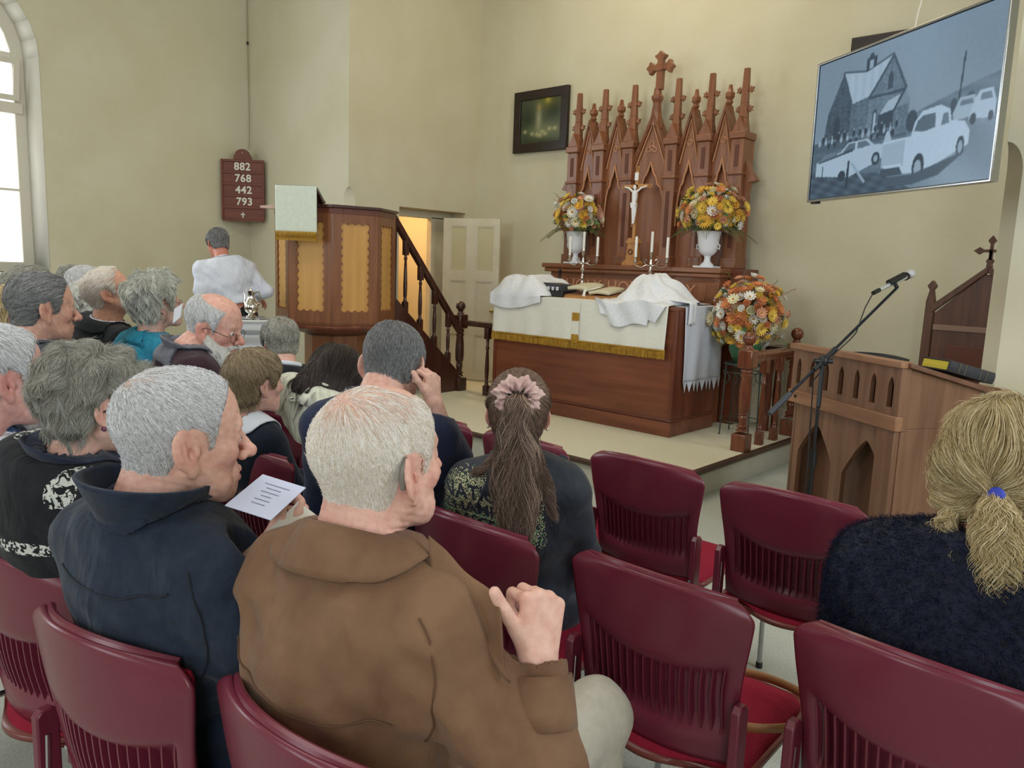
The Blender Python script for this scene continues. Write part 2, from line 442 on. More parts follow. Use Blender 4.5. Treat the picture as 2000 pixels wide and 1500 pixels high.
# chancel walls (left one with the vestry doorway recess)
TW = .34
mb = MB()
mb.box(XC-TW, XC, YA+.35, 5.35, 0, ZC); mb.box(XC-TW, XC, 5.35, 6.33, 2.08, ZC); mb.box(XC-TW, XC, 6.33, YB, 0, ZC)
structure(mb.build('wall_chancel_left', M['wall']))
structure(MB().box(XW-.3, XD+3.2, YB, YB+.3, 0, ZC).build('wall_back', M['wall']))
structure(MB().box(XR, XR+.3, YA+.4, YB+.3, 0, ZC).build('wall_chancel_right', M['wall']))
# vestry beyond the doorway
vw = mat('vestry wall', (226, 190, 120), 0.8, col2=(214, 176, 104), nscale=3)
structure(MB().box(XW-.3, XW-.1, YA+.3, YB, 0, ZC).build('wall_vestry', vw))
structure(MB().box(XW-.1, XC-TW-.3, YA+.35, YA+.38, 0, 3).build('wall_vestry_side', vw))
structure(MB().box(XW-.1, XC-TW, YA+.3, YB, 2.7, 2.75).build('ceiling_vestry', M['ceil']))
# door frame + open leaf
fr = MB(); xf = XC-TW+.1
fr.box(xf-.08, xf, 5.35, 5.42, PZ, 2.02); fr.box(xf-.08, xf, 6.02, 6.33, PZ, 2.02); fr.box(xf-.08, xf, 5.35, 6.33, 2.0, 2.08)
structure(fr.build('trim_40', M['doorpaint'], bevel=.005))
hinge = Vector((-6.50, 5.975, PZ)); tip = Vector((-5.88, 6.235, PZ)); DW = (tip-hinge).length; ang = math.atan2(tip.y-hinge.y, tip.x-hinge.x)
door = MB()
H = 1.80
cols = [(.085, .285), (.40, .61)]; rows = [(.09, .52), (.60, 1.12), (1.22, 1.72)]
# stiles and rails proud of recessed fields
for x0, x1 in ((0, cols[0][0]), (cols[0][1], cols[1][0]), (cols[1][1], DW)): door.box(x0, x1, -.02, .02, .01, H)
for z0, z1 in ((.01, rows[0][0]), (rows[0][1], rows[1][0]), (rows[1][1], rows[2][0]), (rows[2][1], H)):
    for x0, x1 in cols: door.box(x0, x1, -.02, .02, z0, z1)
dl = structure(door.build('door_1', M['doorpaint'], loc=hinge, rz=ang, smooth=0))
for j, (z0, z1) in enumerate(rows):
    for x0, x1 in cols:
        q = MB().box(x0-.005, x1+.005, -.008, .008, z0-.005, z1+.005); q.build('door_panel', M['doorglass'] if j == 2 else M['doorpaint'], dl, smooth=0)
        e = MB().ring([(x0, z0), (x1, z0), (x1, z1), (x0, z1)], [(x0+.014, z0+.014), (x1-.014, z0+.014), (x1-.014, z1-.014), (x0+.014, z1-.014)], -.016, .014)
        e.build('door_moulding', M['doorpaint'], dl, smooth=0)
kn = MB().lathe([(.008, 0), (.008, .03), (.022, .04), (.024, .055), (.012, .068), (.001, .07)], 12, T=TR((DW-.05, -.02, .80), rx=R(90)))
kn.build('door_handle', mat('brass knob', (176, 160, 110), .3, .8), dl)

# ------------------------------------------------------------------ platform
mb = MB(); mb.box(XC, -2.43, 4.2, YB, 0, PZ-.005)
structure(mb.build('floor_platform', M['riser']))
structure(MB().box(XC, -2.42, 4.21, YB, PZ-.006, PZ).build('floor_platform_carpet', M['platform']))
for nm, b in (('trim_50', (XC, -2.40, 4.17, 4.21, PZ-.03, PZ+.004)), ('trim_51', (-2.435, -2.39, 4.17, YB, PZ-.03, PZ+.004))):
    structure(MB().box(*b).build(nm, M['nosing'], bevel=.006))
structure(MB().box(-2.40, XD+.3, YB-.03, YB, 0, .17).build('baseboard_back', M['doorpaint'], bevel=.006))
structure(MB().box(XC, -2.4, YB-.02, YB, PZ, PZ+.16).build('baseboard_back_left', M['doorpaint'], bevel=.006))
# ------------------------------------------------------------------ altar
AX0, AX1, AY0, AY1, AZ = -5.03, -3.07, 5.29, 5.98, 1.23
al = thing('altar', 'long reddish brown wooden altar table with plinth and white cloths', 'altar', ((AX0+AX1)/2, 5.65, PZ))
w2 = (AX1-AX0)/2; d2 = (AY1-AY0)/2; HA = AZ-PZ
yc = (AY0+AY1)/2-5.65
def ab(x0, x1, y0, y1, z0, z1, nm, m, **k): return MB().box(x0, x1, yc+y0, yc+y1, z0, z1).build(nm, m, al, **k)
ab(-w2+.01, w2-.01, -d2+.01, d2, .0, HA-.03, 'body', M['altarw'], bevel=.004)
ab(-w2-.0, w2+.0, -d2-.012, d2, 0, .115, 'plinth', M['altarw'], bevel=.004)
ab(-w2+.0, w2-.0, -d2-.002, d2, .115, .14, 'plinth_moulding', M['mahogx'], bevel=.006)
ab(-w2, w2, -d2, d2, HA-.03, HA-.002, 'top', M['altarw'], bevel=.004)
for s in (-1, 1):
    ab(s*w2-.03 if s > 0 else -w2, w2 if s > 0 else -w2+.03, -d2-.003, d2, .14, HA-.03, 'corner_board', M['mahog'], bevel=.003)

# frontal with fringe and gold orphreys (front edge of cloth, x relative)
fx0, fx1 = -5.02, -3.145
fr = thing('altar_frontal', 'ivory cloth frontal with gold fringe hanging over front of altar', 'cloth', ((fx0+fx1)/2, AY0, AZ))
hw = (fx1-fx0)/2
def fpt(u, v, drop=.36, y=-.012):
    x = -hw+2*hw*u; amp = .006*math.sin(u*31+1)+.004*math.sin(u*57)
    if v < .3: t = v/.3; return (x, .30*(1-t)+y*t, .008)
    t = (v-.3)/.7; return (x+.012*t*math.sin(u*4), y-.012-amp*t-.006*t, .008-drop*t)
MB().grid(fpt, 90, 24).build('cloth', M['ivory'], fr, solid=.004, smooth=80)
mb = MB()
nf = 300
for i in range(nf):
    u = i/(nf-1); x = -hw+2*hw*u; a = .006*math.sin(u*31+1)+.004*math.sin(u*57); w = 2*hw/nf*.5
    j = rnd.uniform(-.003, .003); l = rnd.uniform(.066, .072)
    z0 = -.345
    y = -.035-a
    mb.add([(x-w, y, z0), (x+w, y-.002, z0), (x+w*.8+j, y-.003, z0-l), (x-w*.8+j, y-.003, z0-l), (x, y-.006, z0-l*.5)], [(0, 1, 4), (1, 2, 4), (2, 3, 4), (3, 0, 4)])
o = mb.build('fringe', M['gold'], fr, smooth=0); o['kind'] = 'stuff'
MB().box(-hw, hw, -.041, -.033, -.348, -.338).build('fringe_band', M['gold'], fr)
for (xc, z0, z1) in ((.04, -.175, -.105), (.04, -.365, -.29)):
    MB().box(xc-.035, xc+.035, -.037, -.02, z0, z1).build('gold_band', M['gold'], fr, bevel=.002)
MB().box(.04-.036, .04+.036, -.033, -.02, -.30, -.17).build('damask_band', M['ivory'], fr, bevel=.002)
MB().tube([(.085, -.005, .012), (.085, -.026, -.02), (.085, -.03, -.33)], .0015, 5).build('seam', mat('seam thread', (170, 170, 150), .8), fr)

# fair linen across the top with lace ends hanging on the right side
ln = thing('fair_linen', 'white lace edged linen hanging down right end of altar', 'cloth', (AX1, 5.66, AZ))
def lpt(u, v):
    y = -.28+.58*u
    if v < .45: return (-1.9*(1-v/.45), y, .004)
    t = (v-.45)/.55
    return (.012+.008*math.sin(u*19+t*3)*t+.008*t, y+.04*t*(u-.3)+.03*t, .004-.60*t)
MB().grid(lpt, 40, 34).build('cloth', M['lace'], ln, solid=.003, smooth=80)
mb = MB(); nz = 9
for i in range(nz):
    u0, u1 = i/nz, (i+1)/nz
    p0, p1 = Vector(lpt(u0, 1)), Vector(lpt(u1, 1)); m_ = (p0+p1)/2+Vector((.004, 0, -.085-.02*rnd.random()))
    mb.add([p0, p1, m_, p0+Vector((.003, 0, 0)), p1+Vector((.003, 0, 0))], [(0, 1, 2), (4, 3, 2)])
o = mb.build('lace_point', M['lace'], ln, smooth=0); o['kind'] = 'stuff'

# draped cloths (height field over hidden vessels)
def drape(name, label, cx, cy, w, d, fn, m, nu=60, nv=40, rz=0.):
    t = thing(name, label, 'cloth', (cx, cy, AZ+.014), rz)
    def g(u, v):
        x = (u-.5)*w; y = (v-.5)*d; return fn(x, y, u, v)
    MB().grid(g, nu, nv).build('draped_cloth', m, t, solid=.003, smooth=80)
    return t
def f1(x, y, u, v):
    # boxy lump on the left, spilling over the front edge
    h = .17*max(0, 1-abs((x+.02)/.33)**3.5)*max(0, min(1, (y+.30)/.10))*max(0, min(1, (.30-y)/.08))
    h += .012*math.sin(x*24+y*9)+.008*math.sin(x*41-y*22)
    fe = -.19
    if y < fe: return (x-.02, -.262-.006*math.sin(x*30), .012-(fe-y)*(.55+.35*math.sin(x*5+2)))
    return (x, y, max(.004, h))
drape('covered_vessels_cloth', 'white linen cloth draped over lumpy items on left end of altar', -4.72, 5.50, .62, .70, f1, M['linen'])
def f2(x, y, u, v):
    r = math.hypot((x+.0)*1.1 if x < .05 else (x-.05)*.92+.055, (y-.10)*1.3)
    h = min(.205+.02*math.cos(x*9), .30*max(0, 1-(r/.38))**.9) if r < .38 else 0
    h += .020*math.sin(math.atan2(y-.10, x)*7+2*math.sin(r*14))*min(1, r*5)*(h > .01)+.008*math.sin(x*33+2*y)+.008*math.sin(x*19-y*27)
    fe = -.21
    if y < fe: return (x*(.92-(fe-y)*1.2), -.284-.010*math.sin(x*24+y*20), .010-(fe-y)*(1.15 if abs(x) < .25 else .8)+.02*math.sin(x*12))
    return (x, y, max(.003, h))
drape('chalice_veil', 'white linen veil peaked over chalice near right end of altar', -3.50, 5.52, .74, .76, f2, M['linen'], nu=90, nv=70)
# tail of that cloth falling over the corner
t = thing('linen_tail', 'narrow fold of white linen trailing over right altar corner', 'cloth', (AX1, 5.42, AZ+.02))
MB().grid(lambda u, v: (-.22+.25*min(v*1.6, 1)+.012*math.sin(u*6), .06+(u-.5)*.12-.02*v, .03*(1-v)+.01*math.sin(u*9)-(.0 if v < .62 else (v-.62)*.42)), 12, 24).build('draped_cloth', M['linen'], t, solid=.004, smooth=80)
# communion cup case under the left cloth
t = thing('communion_tray', 'black case with small clear cups under left altar cloth', 'tray', (-4.43, 5.50, AZ+.012))
MB().box(-.16, .14, -.13, .13, 0, .055).build('case', M['blackbox'], t, bevel=.006)
MB().prism([(-.12, 0), (.12, 0), (.09, .05), (-.12, .07)], -.12, .11, T=TR((.0, 0, .055))).build('lid', M['dkgrey'], t, bevel=.004)
for i in range(5): MB().lathe([(.012, 0), (.016, .03), (.014, .031), (.010, .004)], 10, T=TR((-.11+.05*i, -.14, .058))).build('cup', mat('cup glass', (210, 214, 218), .1), t)
# black bottle
b = thing('black_bottle', 'small black bottle standing behind the cloth on left of altar', 'bottle', (-4.72, 5.86, AZ+.006))
MB().lathe([(.03, 0), (.034, .01), (.034, .11), (.024, .14), (.012, .17), (.012, .22), (.016, .225), (.016, .245), (.006, .25)], 14).build('bottle_body', M['black'], b)
# open bible on a low stand
b = thing('altar_bible', 'large open bible on low wooden stand with pale ribbon', 'book', (-4.06, 5.56, AZ+.012), R(2))
MB().box(-.24, .24, -.15, .15, 0, .03, T=TR((0, 0, .006), rx=R(7))).build('book_stand', M['tan'], b, bevel=.004)
for s in (-1, 1):
    MB().grid(lambda u, v, s=s: (s*(.006+.21*u), -.13+.26*v, .055+.03*math.sin(min(1, u*1.25)*PI*.5+.2)*(1-.55*u)+.035*v), 14, 8).build('page_block', M['page'], b, solid=.028, smooth=60, offs=-1)
MB().box(-.23, .23, -.142, .145, .034, .045, T=TR((0, 0, 0), rx=R(7))).build('cover', M['tanleather'], b, bevel=.002)
MB().tube([(0, .06, .105), (.0, -.08, .085), (-.02, -.145, .07), (-.025, -.155, .02)], .014, 6, flat=.1).build('ribbon', M['ivory'], b)

# candelabra
def candelabrum(x, y, label, rz):
    t = thing('candelabrum', label, 'candelabrum', (x, y, AZ+.012), rz)
    Hc = .42
    MB().lathe([(.065, 0), (.068, .008), (.05, .018), (.022, .03), (.012, .05), (.016, .07), (.024, .10), (.016, .13), (.011, .15), (.020, .17), (.012, .19), (.010, .22), (.018, .235), (.026, .25), (.012, .27), (.010, .30), (.016, .32), (.010, .34), (.009, .38), (.018, .395), (.010, .41), (.012, Hc-.015), (.022, Hc), (.022, Hc+.004), (.012, Hc+.006), (.011, Hc+.035), (.002, Hc+.036)], 18).build('stem', M['silver'], t)
    for s in (-1, 1):
        pts = [(0, 0, .30)]+[(s*(.02+.10*k), 0, .30+.04*math.sin(k*PI*1.0)-.05*math.sin(k*PI*.9)**2) for k in (.15, .3, .45, .6, .75, .9)]+[(s*.132, 0, .30), (s*.135, 0, .33)]
        a = MB().tube(pts, .0055, 8); a.tube([(s*.045, 0, .315), (s*.065, 0, .345), (s*.045, 0, .36), (s*.03, 0, .345)], .004, 6)
        arm = a.build('arm', M['silver'], t)
        MB().lathe([(.006, .32), (.022, .335), (.024, .342), (.008, .345), (.014, .36), (.009, .37), (.020, .378), (.020, .382), (.011, .384), (.011, .41), (.002, .412)], 14, T=TR((s*.135, 0, 0))).build('drip_pan', M['silver'], arm)
    return t
for (x, y, l, rz) in ((-4.44, 5.85, 'left silver three branched candelabrum standing on altar beside bible', R(18)), (-3.70, 5.85, 'right silver three branched candelabrum standing behind chalice veil', R(30))):
    candelabrum(x, y, l, rz)
    for s in (-1, 0, 1):
        cx, cy = x+s*.135*math.cos(rz), y+s*.135*math.sin(rz); z = AZ+.012+(.455 if s == 0 else .41)
        side = 'left' if x < -4 else 'right'; pos = {-1: 'left arm', 0: 'centre', 1: 'right arm'}[s]
        c = thing('candle', 'white candle in %s of the %s candelabrum' % (pos, side), 'candle', (cx, cy, z-.03), 0, 'altar candles')
        MB().lathe([(.012, 0), (.012, .165 if s else .17), (.009, .172), (.001, .173)], 12).build('wax', M['candle'], c)
        MB().tube([(0, 0, .17), (.001, 0, .182)], .001, 5).build('wick', M['black'], c)

# ------------------------------------------------------------------ carved altarpiece (reredos)
RX = -4.06
rr = thing('reredos', 'tall carved wooden gothic altarpiece with pinnacles behind altar', 'altarpiece', (RX, 6.3, PZ))
Z = lambda z: z-PZ
def rb(x0, x1, y0, y1, z0, z1, nm, m=None, **k): return MB().box(x0, x1, y0-6.3, y1-6.3, Z(z0), Z(z1)).build(nm, m or M['redwood'], rr, **k)
rb(-.93, .92, 6.05, 6.48, PZ, 1.47, 'base', M['redwoodx'], bevel=.004)
rb(-.98, .94, 6.00, 6.48, 1.46, 1.50, 'shelf_moulding', M['redwoodx'], bevel=.012)
rb(-1.0, .96, 5.98, 6.48, 1.50, 1.545, 'shelf', M['redwoodx'], bevel=.01)
rb(.93, 1.06, 6.20, 6.48, PZ, 1.545, 'side_buttress', M['mahog'], bevel=.004)
rb(-.86, .88, 6.035, 6.06, 1.22, 1.245, 'base_bead', M['redwoodx'], bevel=.004)
rb(-.86, .88, 6.040, 6.06, 1.425, 1.44, 'base_bead', M['redwoodx'], bevel=.004)
rb(-.80, .80, 6.043, 6.06, 1.262, 1.41, 'text_panel', M['panelwood'], bevel=.002)
for w_, x_ in (('HOLY', -.50), ('HOLY', 0.), ('HOLY', .50)):
    text_mb(w_, .165, .004, M['carve'], 'carved_word', rr, TR((-.01+x_, 6.04-6.3, Z(1.335)), rx=R(90)))
# back board
rb(-.84, .89, 6.38, 6.46, 1.54, 2.62, 'back_board', M['panelwood'])
PX = [-.86, -.545, -.21, .255, .585, .90]
capz = 2.69
def pinnacle(x, i):
    w = .06
    p = rb(x-w, x+w, 6.22, 6.42, 1.545, capz-.06, 'pilaster', M['redwood'], bevel=.006)
    MB().box(x-w-.012, x+w+.012, -.10, .12, Z(2.33), Z(2.355)).build('moulding', M['redwoodx'], p, bevel=.008)
    MB().box(x-w-.012, x+w+.012, -.10, .12, Z(1.545), Z(1.64)).build('pilaster_base', M['redwoodx'], p, bevel=.008)
    for z0, z1 in ((2.40, 2.58), (1.72, 2.22)):
        MB().box(x-.018, x+.018, -.084, -.07, Z(z0), Z(z1)).build('groove', M['groove'], p)
    MB().box(x-w-.015, x+w+.015, -.10, .12, Z(capz-.06), Z(capz)).build('capital', M['redwoodx'], p, bevel=.008)
    # little gabled base, slim tapering spire and crockets
    g = MB().prism([(x-w, Z(capz)), (x+w, Z(capz)), (x+.035, Z(capz+.05)), (x, Z(capz+.13)), (x-.035, Z(capz+.05))], -.085, -.03)
    g.build('gablet', M['redwood'], p, bevel=.003)
    top = 3.21
    s = MB(); n = 4
    for (za, zb, ra, rb_) in ((capz, 2.80, .05, .036), (2.80, 2.93, .036, .030), (2.93, top, .030, .022)):
        vs = [(x+(-1 if a in (0, 3) else 1)*ra, (-.04 if a < 2 else .04)*ra/.05, Z(za)) for a in range(4)]+[(x+(-1 if a in (0, 3) else 1)*rb_, (-.04 if a < 2 else .04)*rb_/.05, Z(zb)) for a in range(4)]
        s.add(vs, [(3, 2, 1, 0), (4, 5, 6, 7), (0, 1, 5, 4), (1, 2, 6, 5), (2, 3, 7, 6), (3, 0, 4, 7)])
    sp = s.build('spire', M['redwood'], rr, bevel=.003)
    for zc in (2.88, 3.035):
        for sd in (-1, 1):
            cx = x+sd*.045; c = MB()
            pts = [(-.022, -.008), (-.004, -.012), (.006, -.030), (.016, -.014), (.034, -.018), (.022, 0), (.034, .018), (.016, .014), (.006, .030), (-.004, .012), (-.022, .008)]
            c.prism([(cx+sd*a-sd*.0, Z(zc)+b) for a, b in pts], -.012, .012); c.build('crocket', M['redwood'], sp, bevel=.002)
for i, x in enumerate(PX): pinnacle(x, i)
GX = [-.70, -.375, .025, .42, .745]
for i in range(5):
    xl, xr = PX[i]+.06, PX[i+1]-.06; gx = (PX[i]+PX[i+1])/2; hw_ = (xr-xl)/2+.02; ap = 2.90
    zb = 2.38
    # tracery field with cusped pointed arch opening: strip from the arch curve to the gable line
    ah = 2.50; sp0 = 2.12
    def archz(t):   # t -1..1  pointed trefoil
        a = abs(t)
        return sp0+(ah-sp0)*float(np.interp(a, [0, .10, .24, .38, .44, .50, .66, .82, .93, 1], [1, .86, .70, .64, .52, .44, .40, .22, -.05, -.55]))
    nn = 28; fld = MB()
    for k_ in range(nn):
        t0, t1 = -1+2*k_/nn, -1+2*(k_+1)/nn; sc = hw_-.022
        x0, x1 = gx+t0*sc, gx+t1*sc
        z0, z1 = archz(t0), archz(t1)
        g0 = 2.45+(ap-2.45)*(1-abs(x0-gx)/hw_); g1 = 2.45+(ap-2.45)*(1-abs(x1-gx)/hw_)
        fld.add([(x0, -.02, Z(z0)), (x1, -.02, Z(z1)), (x1, -.02, Z(g1)), (x0, -.02, Z(g0)), (x0, .06, Z(z0)), (x1, .06, Z(z1)), (x1, .06, Z(g1)), (x0, .06, Z(g0))],
                [(0, 1, 2, 3), (7, 6, 5, 4), (0, 4, 5, 1), (3, 2, 6, 7)])
    for sd in (-1, 1):
        fld.box(*sorted((gx+sd*(hw_-.022), gx+sd*hw_)), -.02, .06, Z(1.64), Z(2.47))
    fo = fld.build('gable_panel', M['redwood'], rr, smooth=0)
    # moulded outline of the arch and gable
    MB().tube([(gx+t*(hw_-.022), -.024, Z(archz(t))-.002) for t in [-1+2*k_/30 for k_ in range(31)]], .008, 6).build('arch_bead', M['carve'], fo)
    for dx, rr_ in ((0, .015), (.036, .008)):
        MB().tube([(gx-hw_+dx, -.03, Z(2.46)), (gx, -.03, Z(ap-dx*1.7)), (gx+hw_-dx, -.03, Z(2.46))], rr_, 6).build('gable_moulding', M['redwood'] if dx == 0 else M['carve'], fo)
    # gable roof slopes running back
    sl = MB()
    for sd in (-1, 1):
        sl.add([(gx, -.045, Z(ap+.015)), (gx+sd*(hw_+.01), -.045, Z(2.46)), (gx+sd*(hw_+.01), .10, Z(2.46)), (gx, .10, Z(ap+.015)),
                (gx, -.045, Z(ap+.04)), (gx+sd*(hw_+.02), -.045, Z(2.475)), (gx+sd*(hw_+.02), .10, Z(2.475)), (gx, .10, Z(ap+.04))],
               [(0, 1, 2, 3), (7, 6, 5, 4), (0, 1, 5, 4), (2, 3, 7, 6), (1, 2, 6, 5)])
    sl.build('gable_slope', M['redwood'], fo, smooth=0)
    if i != 2:
        # ring ornament and bud finial
        for r_ in (.026, .012):
            MB().tube([(gx+r_*math.cos(a*PI/10), -.024, Z(2.64)+r_*math.sin(a*PI/10)) for a in range(21)], .004, 6).build('ring_carving', M['carve'], fo)
        MB().lathe([(.026, Z(2.84)), (.026, Z(2.90)), (.02, Z(2.93)), (.036, Z(2.955)), (.026, Z(2.98)), (.045, Z(3.0)), (.045, Z(3.03)), (.026, Z(3.05)), (.016, Z(3.10)), (.004, Z(3.105))], 6, T=TR((gx, .03, 0))).build('finial', M['redwood'], rr, smooth=30)
        for sd in (-1, 1):
            cx, cz = gx+sd*hw_*.55, Z(2.45+(ap-2.45)*.45)+.03
            pts = [(-.02, -.006), (-.004, -.01), (.006, -.026), (.014, -.012), (.03, -.016), (.02, 0), (.03, .016), (.014, .012), (.006, .026), (-.004, .01), (-.02, .006)]
            MB().prism([(cx+sd*a, cz+b) for a, b in pts], .0, .02).build('crocket', M['redwood'], fo, bevel=.002)
    else:
        # triquetra
        for k_ in range(3):
            a0 = R(90+120*k_); pts = []
            for j in range(25):
                a = 2*PI*j/24; u_ = .020+.040*math.cos(a); v_ = .021*math.sin(a)
                pts.append((gx+math.cos(a0)*u_-math.sin(a0)*v_, -.024, Z(2.625)+math.sin(a0)*u_+math.cos(a0)*v_))
            MB().tube(pts, .004, 6).build('knot_carving', M['carve'], fo)
        for sd in (-1, 1):
            for q in (.35, .7):
                cx, cz = gx+sd*hw_*(1-q), Z(2.46+(ap-2.46)*q)+.045
                pts = [(-.02, -.006), (-.004, -.01), (.006, -.026), (.014, -.012), (.03, -.016), (.02, 0), (.03, .016), (.014, .012), (.006, .026), (-.004, .01), (-.02, .006)]
                MB().prism([(cx+sd*a, cz+b) for a, b in pts], .0, .02).build('crocket', M['redwood'], fo, bevel=.002)
        MB().lathe([(.065, Z(2.82)), (.052, Z(2.92)), (.036, Z(3.02)), (.044, Z(3.04)), (.056, Z(3.06)), (.056, Z(3.085)), (.040, Z(3.10)), (.034, Z(3.15)), (.03, Z(3.16))], 8, T=TR((gx, .02, 0))).build('cross_stem', M['redwood'], rr, smooth=30)
        # fleury cross
        x, z0 = gx+.02, Z(3.335)
        def arm(a):
            p = [(.028, .0), (.026, .075), (.052, .105), (.058, .125), (.030, .135), (.0, .170), (-.030, .135), (-.058, .125), (-.052, .105), (-.026, .075), (-.028, 0)]
            ca, sa = math.cos(a), math.sin(a)
            return [(x+ca*u+sa*v*.85, z0-sa*u+ca*v*.85) for u, v in p]
        cr = MB()
        for a in (0, PI/2, -PI/2): cr.prism(arm(a), -.012, .045)
        cr.box(x-.03, x+.03, -.012, .045, Z(3.14), z0+.03); cr.box(x-.034, x+.034, -.02, -.01, z0-.034, z0+.034)
        cr.build('cross', M['redwood'], rr, bevel=.006)
# panel fields behind the arches (slightly inset boards, one to each bay)
for i in range(5):
    rb(PX[i]+.05, PX[i+1]-.05, 6.315, 6.385, 1.545, 2.52, 'bay_field', M['panelwood'])
# outward wings on the sides
for sd in (-1, 1):
    xx = PX[0]-.06 if sd < 0 else PX[5]+.06
    MB().prism([(xx, Z(2.46)), (xx+sd*.04, Z(2.38)), (xx+sd*.10, Z(2.30)), (xx+sd*.11, Z(2.285)), (xx+sd*.04, Z(2.27)), (xx+sd*.02, Z(2.15)), (xx, Z(2.05))], -.02, .06).build('side_scroll', M['redwood'], rr, bevel=.004)

# ------------------------------------------------------------------ crucifix on the shelf
SZ = 1.545
cx = thing('crucifix', 'light wood crucifix with white figure standing on altarpiece shelf', 'crucifix', (RX-.01, 6.12, SZ), 0)
MB().prism([(-.085, 0), (.085, 0), (.085, .02), (.05, .05), (-.05, .05), (-.085, .02)], -.06, .06).build('foot', M['tan'], cx, bevel=.003)
MB().prism([(-.052, .05), (.052, .05), (.04, .2), (-.04, .2)], -.045, .045).build('pedestal', M['tan'], cx, bevel=.003)
MB().prism([(-.06, .2), (.06, .2), (.05, .225), (.03, .25), (-.03, .25), (-.05, .225)], -.05, .05).build('pedestal_cap', M['tan'], cx, bevel=.003)
MB().tube([(.022*math.cos(a*PI/8), -.05, .125+.022*math.sin(a*PI/8)) for a in range(17)], .005, 6).build('rosette', M['groove'], cx)
MB().box(-.016, .016, -.012, .012, .25, .86).build('upright', M['tan'], cx, bevel=.002)
MB().box(-.13, .13, -.012, .012, .70, .735).build('crossbeam', M['tan'], cx, bevel=.002)
for (ax_, az_) in ((-.145, .717), (.145, .717), (0, .88), (0, .37)):
    MB().tube([(ax_+.015*math.cos(a*PI/6), 0, az_+.015*math.sin(a*PI/6)) for a in range(13)], .005, 6).build('trefoil', M['tan'], cx)
MB().box(-.02, .02, -.018, -.012, .77, .84).build('title_board', M['figure'], cx, bevel=.002)
fg = MB()
fg.ball((0, -.035, .705), (.016, .018, .022)); fg.tube([(0, -.03, .69), (0, -.03, .67)], .009)
fg.tube([(0, -.03, .675), (.004, -.034, .63), (-.002, -.03, .575), (0, -.03, .555)], [.026, .028, .022, .026], 10)
for s in (-1, 1):
    fg.tube([(s*.018, -.03, .665), (s*.065, -.026, .70), (s*.12, -.02, .715)], [.011, .009, .006], 8)
    fg.tube([(s*.010, -.03, .56), (s*.012+.012, -.045, .49), (s*.006, -.03, .405), (s*.005, -.035, .38)], [.017, .014, .009, .008], 8)
fg.ball((0, -.032, .55), (.03, .024, .03)); fg.prism([(-.02, .52), (.026, .525), (.03, .56), (-.028, .57)], -.055, -.02)
fg.build('figure', M['figure'], cx, smooth=80)

# ------------------------------------------------------------------ pictures on the back wall
def vpaint(name, nx, ny, fn, w, h, m, parent, T):
    """flat picture: a fine sheet whose points carry the printed colours"""
    xs = (np.arange(nx+1))/nx; ys = (np.arange(ny+1))/ny
    XX, YY = np.meshgrid(xs, ys)
    vs = np.stack([(XX-.5)*w, np.zeros_like(XX), (YY-.5)*h], -1).reshape(-1, 3)
    i = np.arange(nx*ny); r, c = i//nx, i % nx; a = r*(nx+1)+c
    f = np.stack([a, a+1, a+nx+2, a+nx+1], -1)
    me = bpy.data.meshes.new(name); me.from_pydata(vs.tolist(), [], f.tolist()); me.update()
    colr = fn(XX, YY).reshape(-1, 3)
    at = me.color_attributes.new('print', 'FLOAT_COLOR', 'POINT')
    l = np.where(colr <= .04045, colr/12.92, ((colr+.055)/1.055)**2.4)
    at.data.foreach_set('color', np.concatenate([l, np.ones((len(l), 1))], 1).ravel().astype(np.float32))
    me.materials.append(m)
    o = bpy.data.objects.new(name, me); COL.objects.link(o); o.parent = parent; o.matrix_local = T
    return o
def pic(XX, YY):
    b = np.stack([.33+0*XX, .36+0*XX, .27+0*XX], -1)
    def blob(cx, cy, rx, ry, c, a=1.):
        g = np.clip(a*np.exp(-(((XX-cx)/rx)**2+((YY-cy)/ry)**2)), 0, 1)[..., None]
        b[:] = b*(1-g)+np.array(c)*g
    blob(.15, .4, .22, .5, (.14, .19, .13)); blob(.8, .75, .2, .25, (.13, .17, .12), .9); blob(.65, .95, .25, .2, (.45, .42, .16), .8)
    blob(.55, .3, .5, .16, (.46, .49, .36), .8); blob(.45, .55, .07, .28, (.66, .66, .54), .8); blob(.45, .8, .04, .07, (.62, .52, .3)); blob(.66, .95, .07, .07, (.8, .72, .3), .8)
    for cx_, cy_ in ((.3, .22), (.42, .2), (.55, .25), (.62, .2), (.72, .3), (.5, .17), (.85, .3), (.12, .28)): blob(cx_, cy_, .05, .045, (.70, .68, .5), .9)
    blob(.5, .04, .6, .06, (.2, .22, .12), .8)
    return np.clip(b+.025*np.sin(XX*70)*np.sin(YY*55)[...,], 0, 1) if False else np.clip(b, 0, 1)
p1 = thing('framed_picture', 'small dark framed religious print on wall left of altarpiece', 'picture', (RX-1.51, 6.47, 3.04))
MB().ring([(-.375, -.32), (.375, -.32), (.375, .32), (-.375, .32)], [(-.28, -.225), (.28, -.225), (.28, .225), (-.28, .225)], -.02, .02).build('picture_frame', M['frame'], p1, bevel=.006)
pm = mat('print surface', (255, 255, 255), .25, vcol='print')
vpaint('print', 120, 96, pic, .57, .46, pm, p1, TR((0, .0, 0)))
p2 = thing('framed_picture', 'dark wooden framed picture on back wall half hidden behind hanging screen', 'picture', (RX+2.10, 6.47, 3.02))
MB().ring([(-.42, -.34), (.42, -.34), (.42, .34), (-.42, .34)], [(-.30, -.22), (.30, -.22), (.30, .22), (-.30, .22)], -.02, .02).build('picture_frame', M['frame'], p2, bevel=.006)
MB().box(-.31, .31, .0, .01, -.23, .23).build('print', mat('dark print', (70, 64, 50), .3, col2=(110, 100, 70), nscale=5), p2)
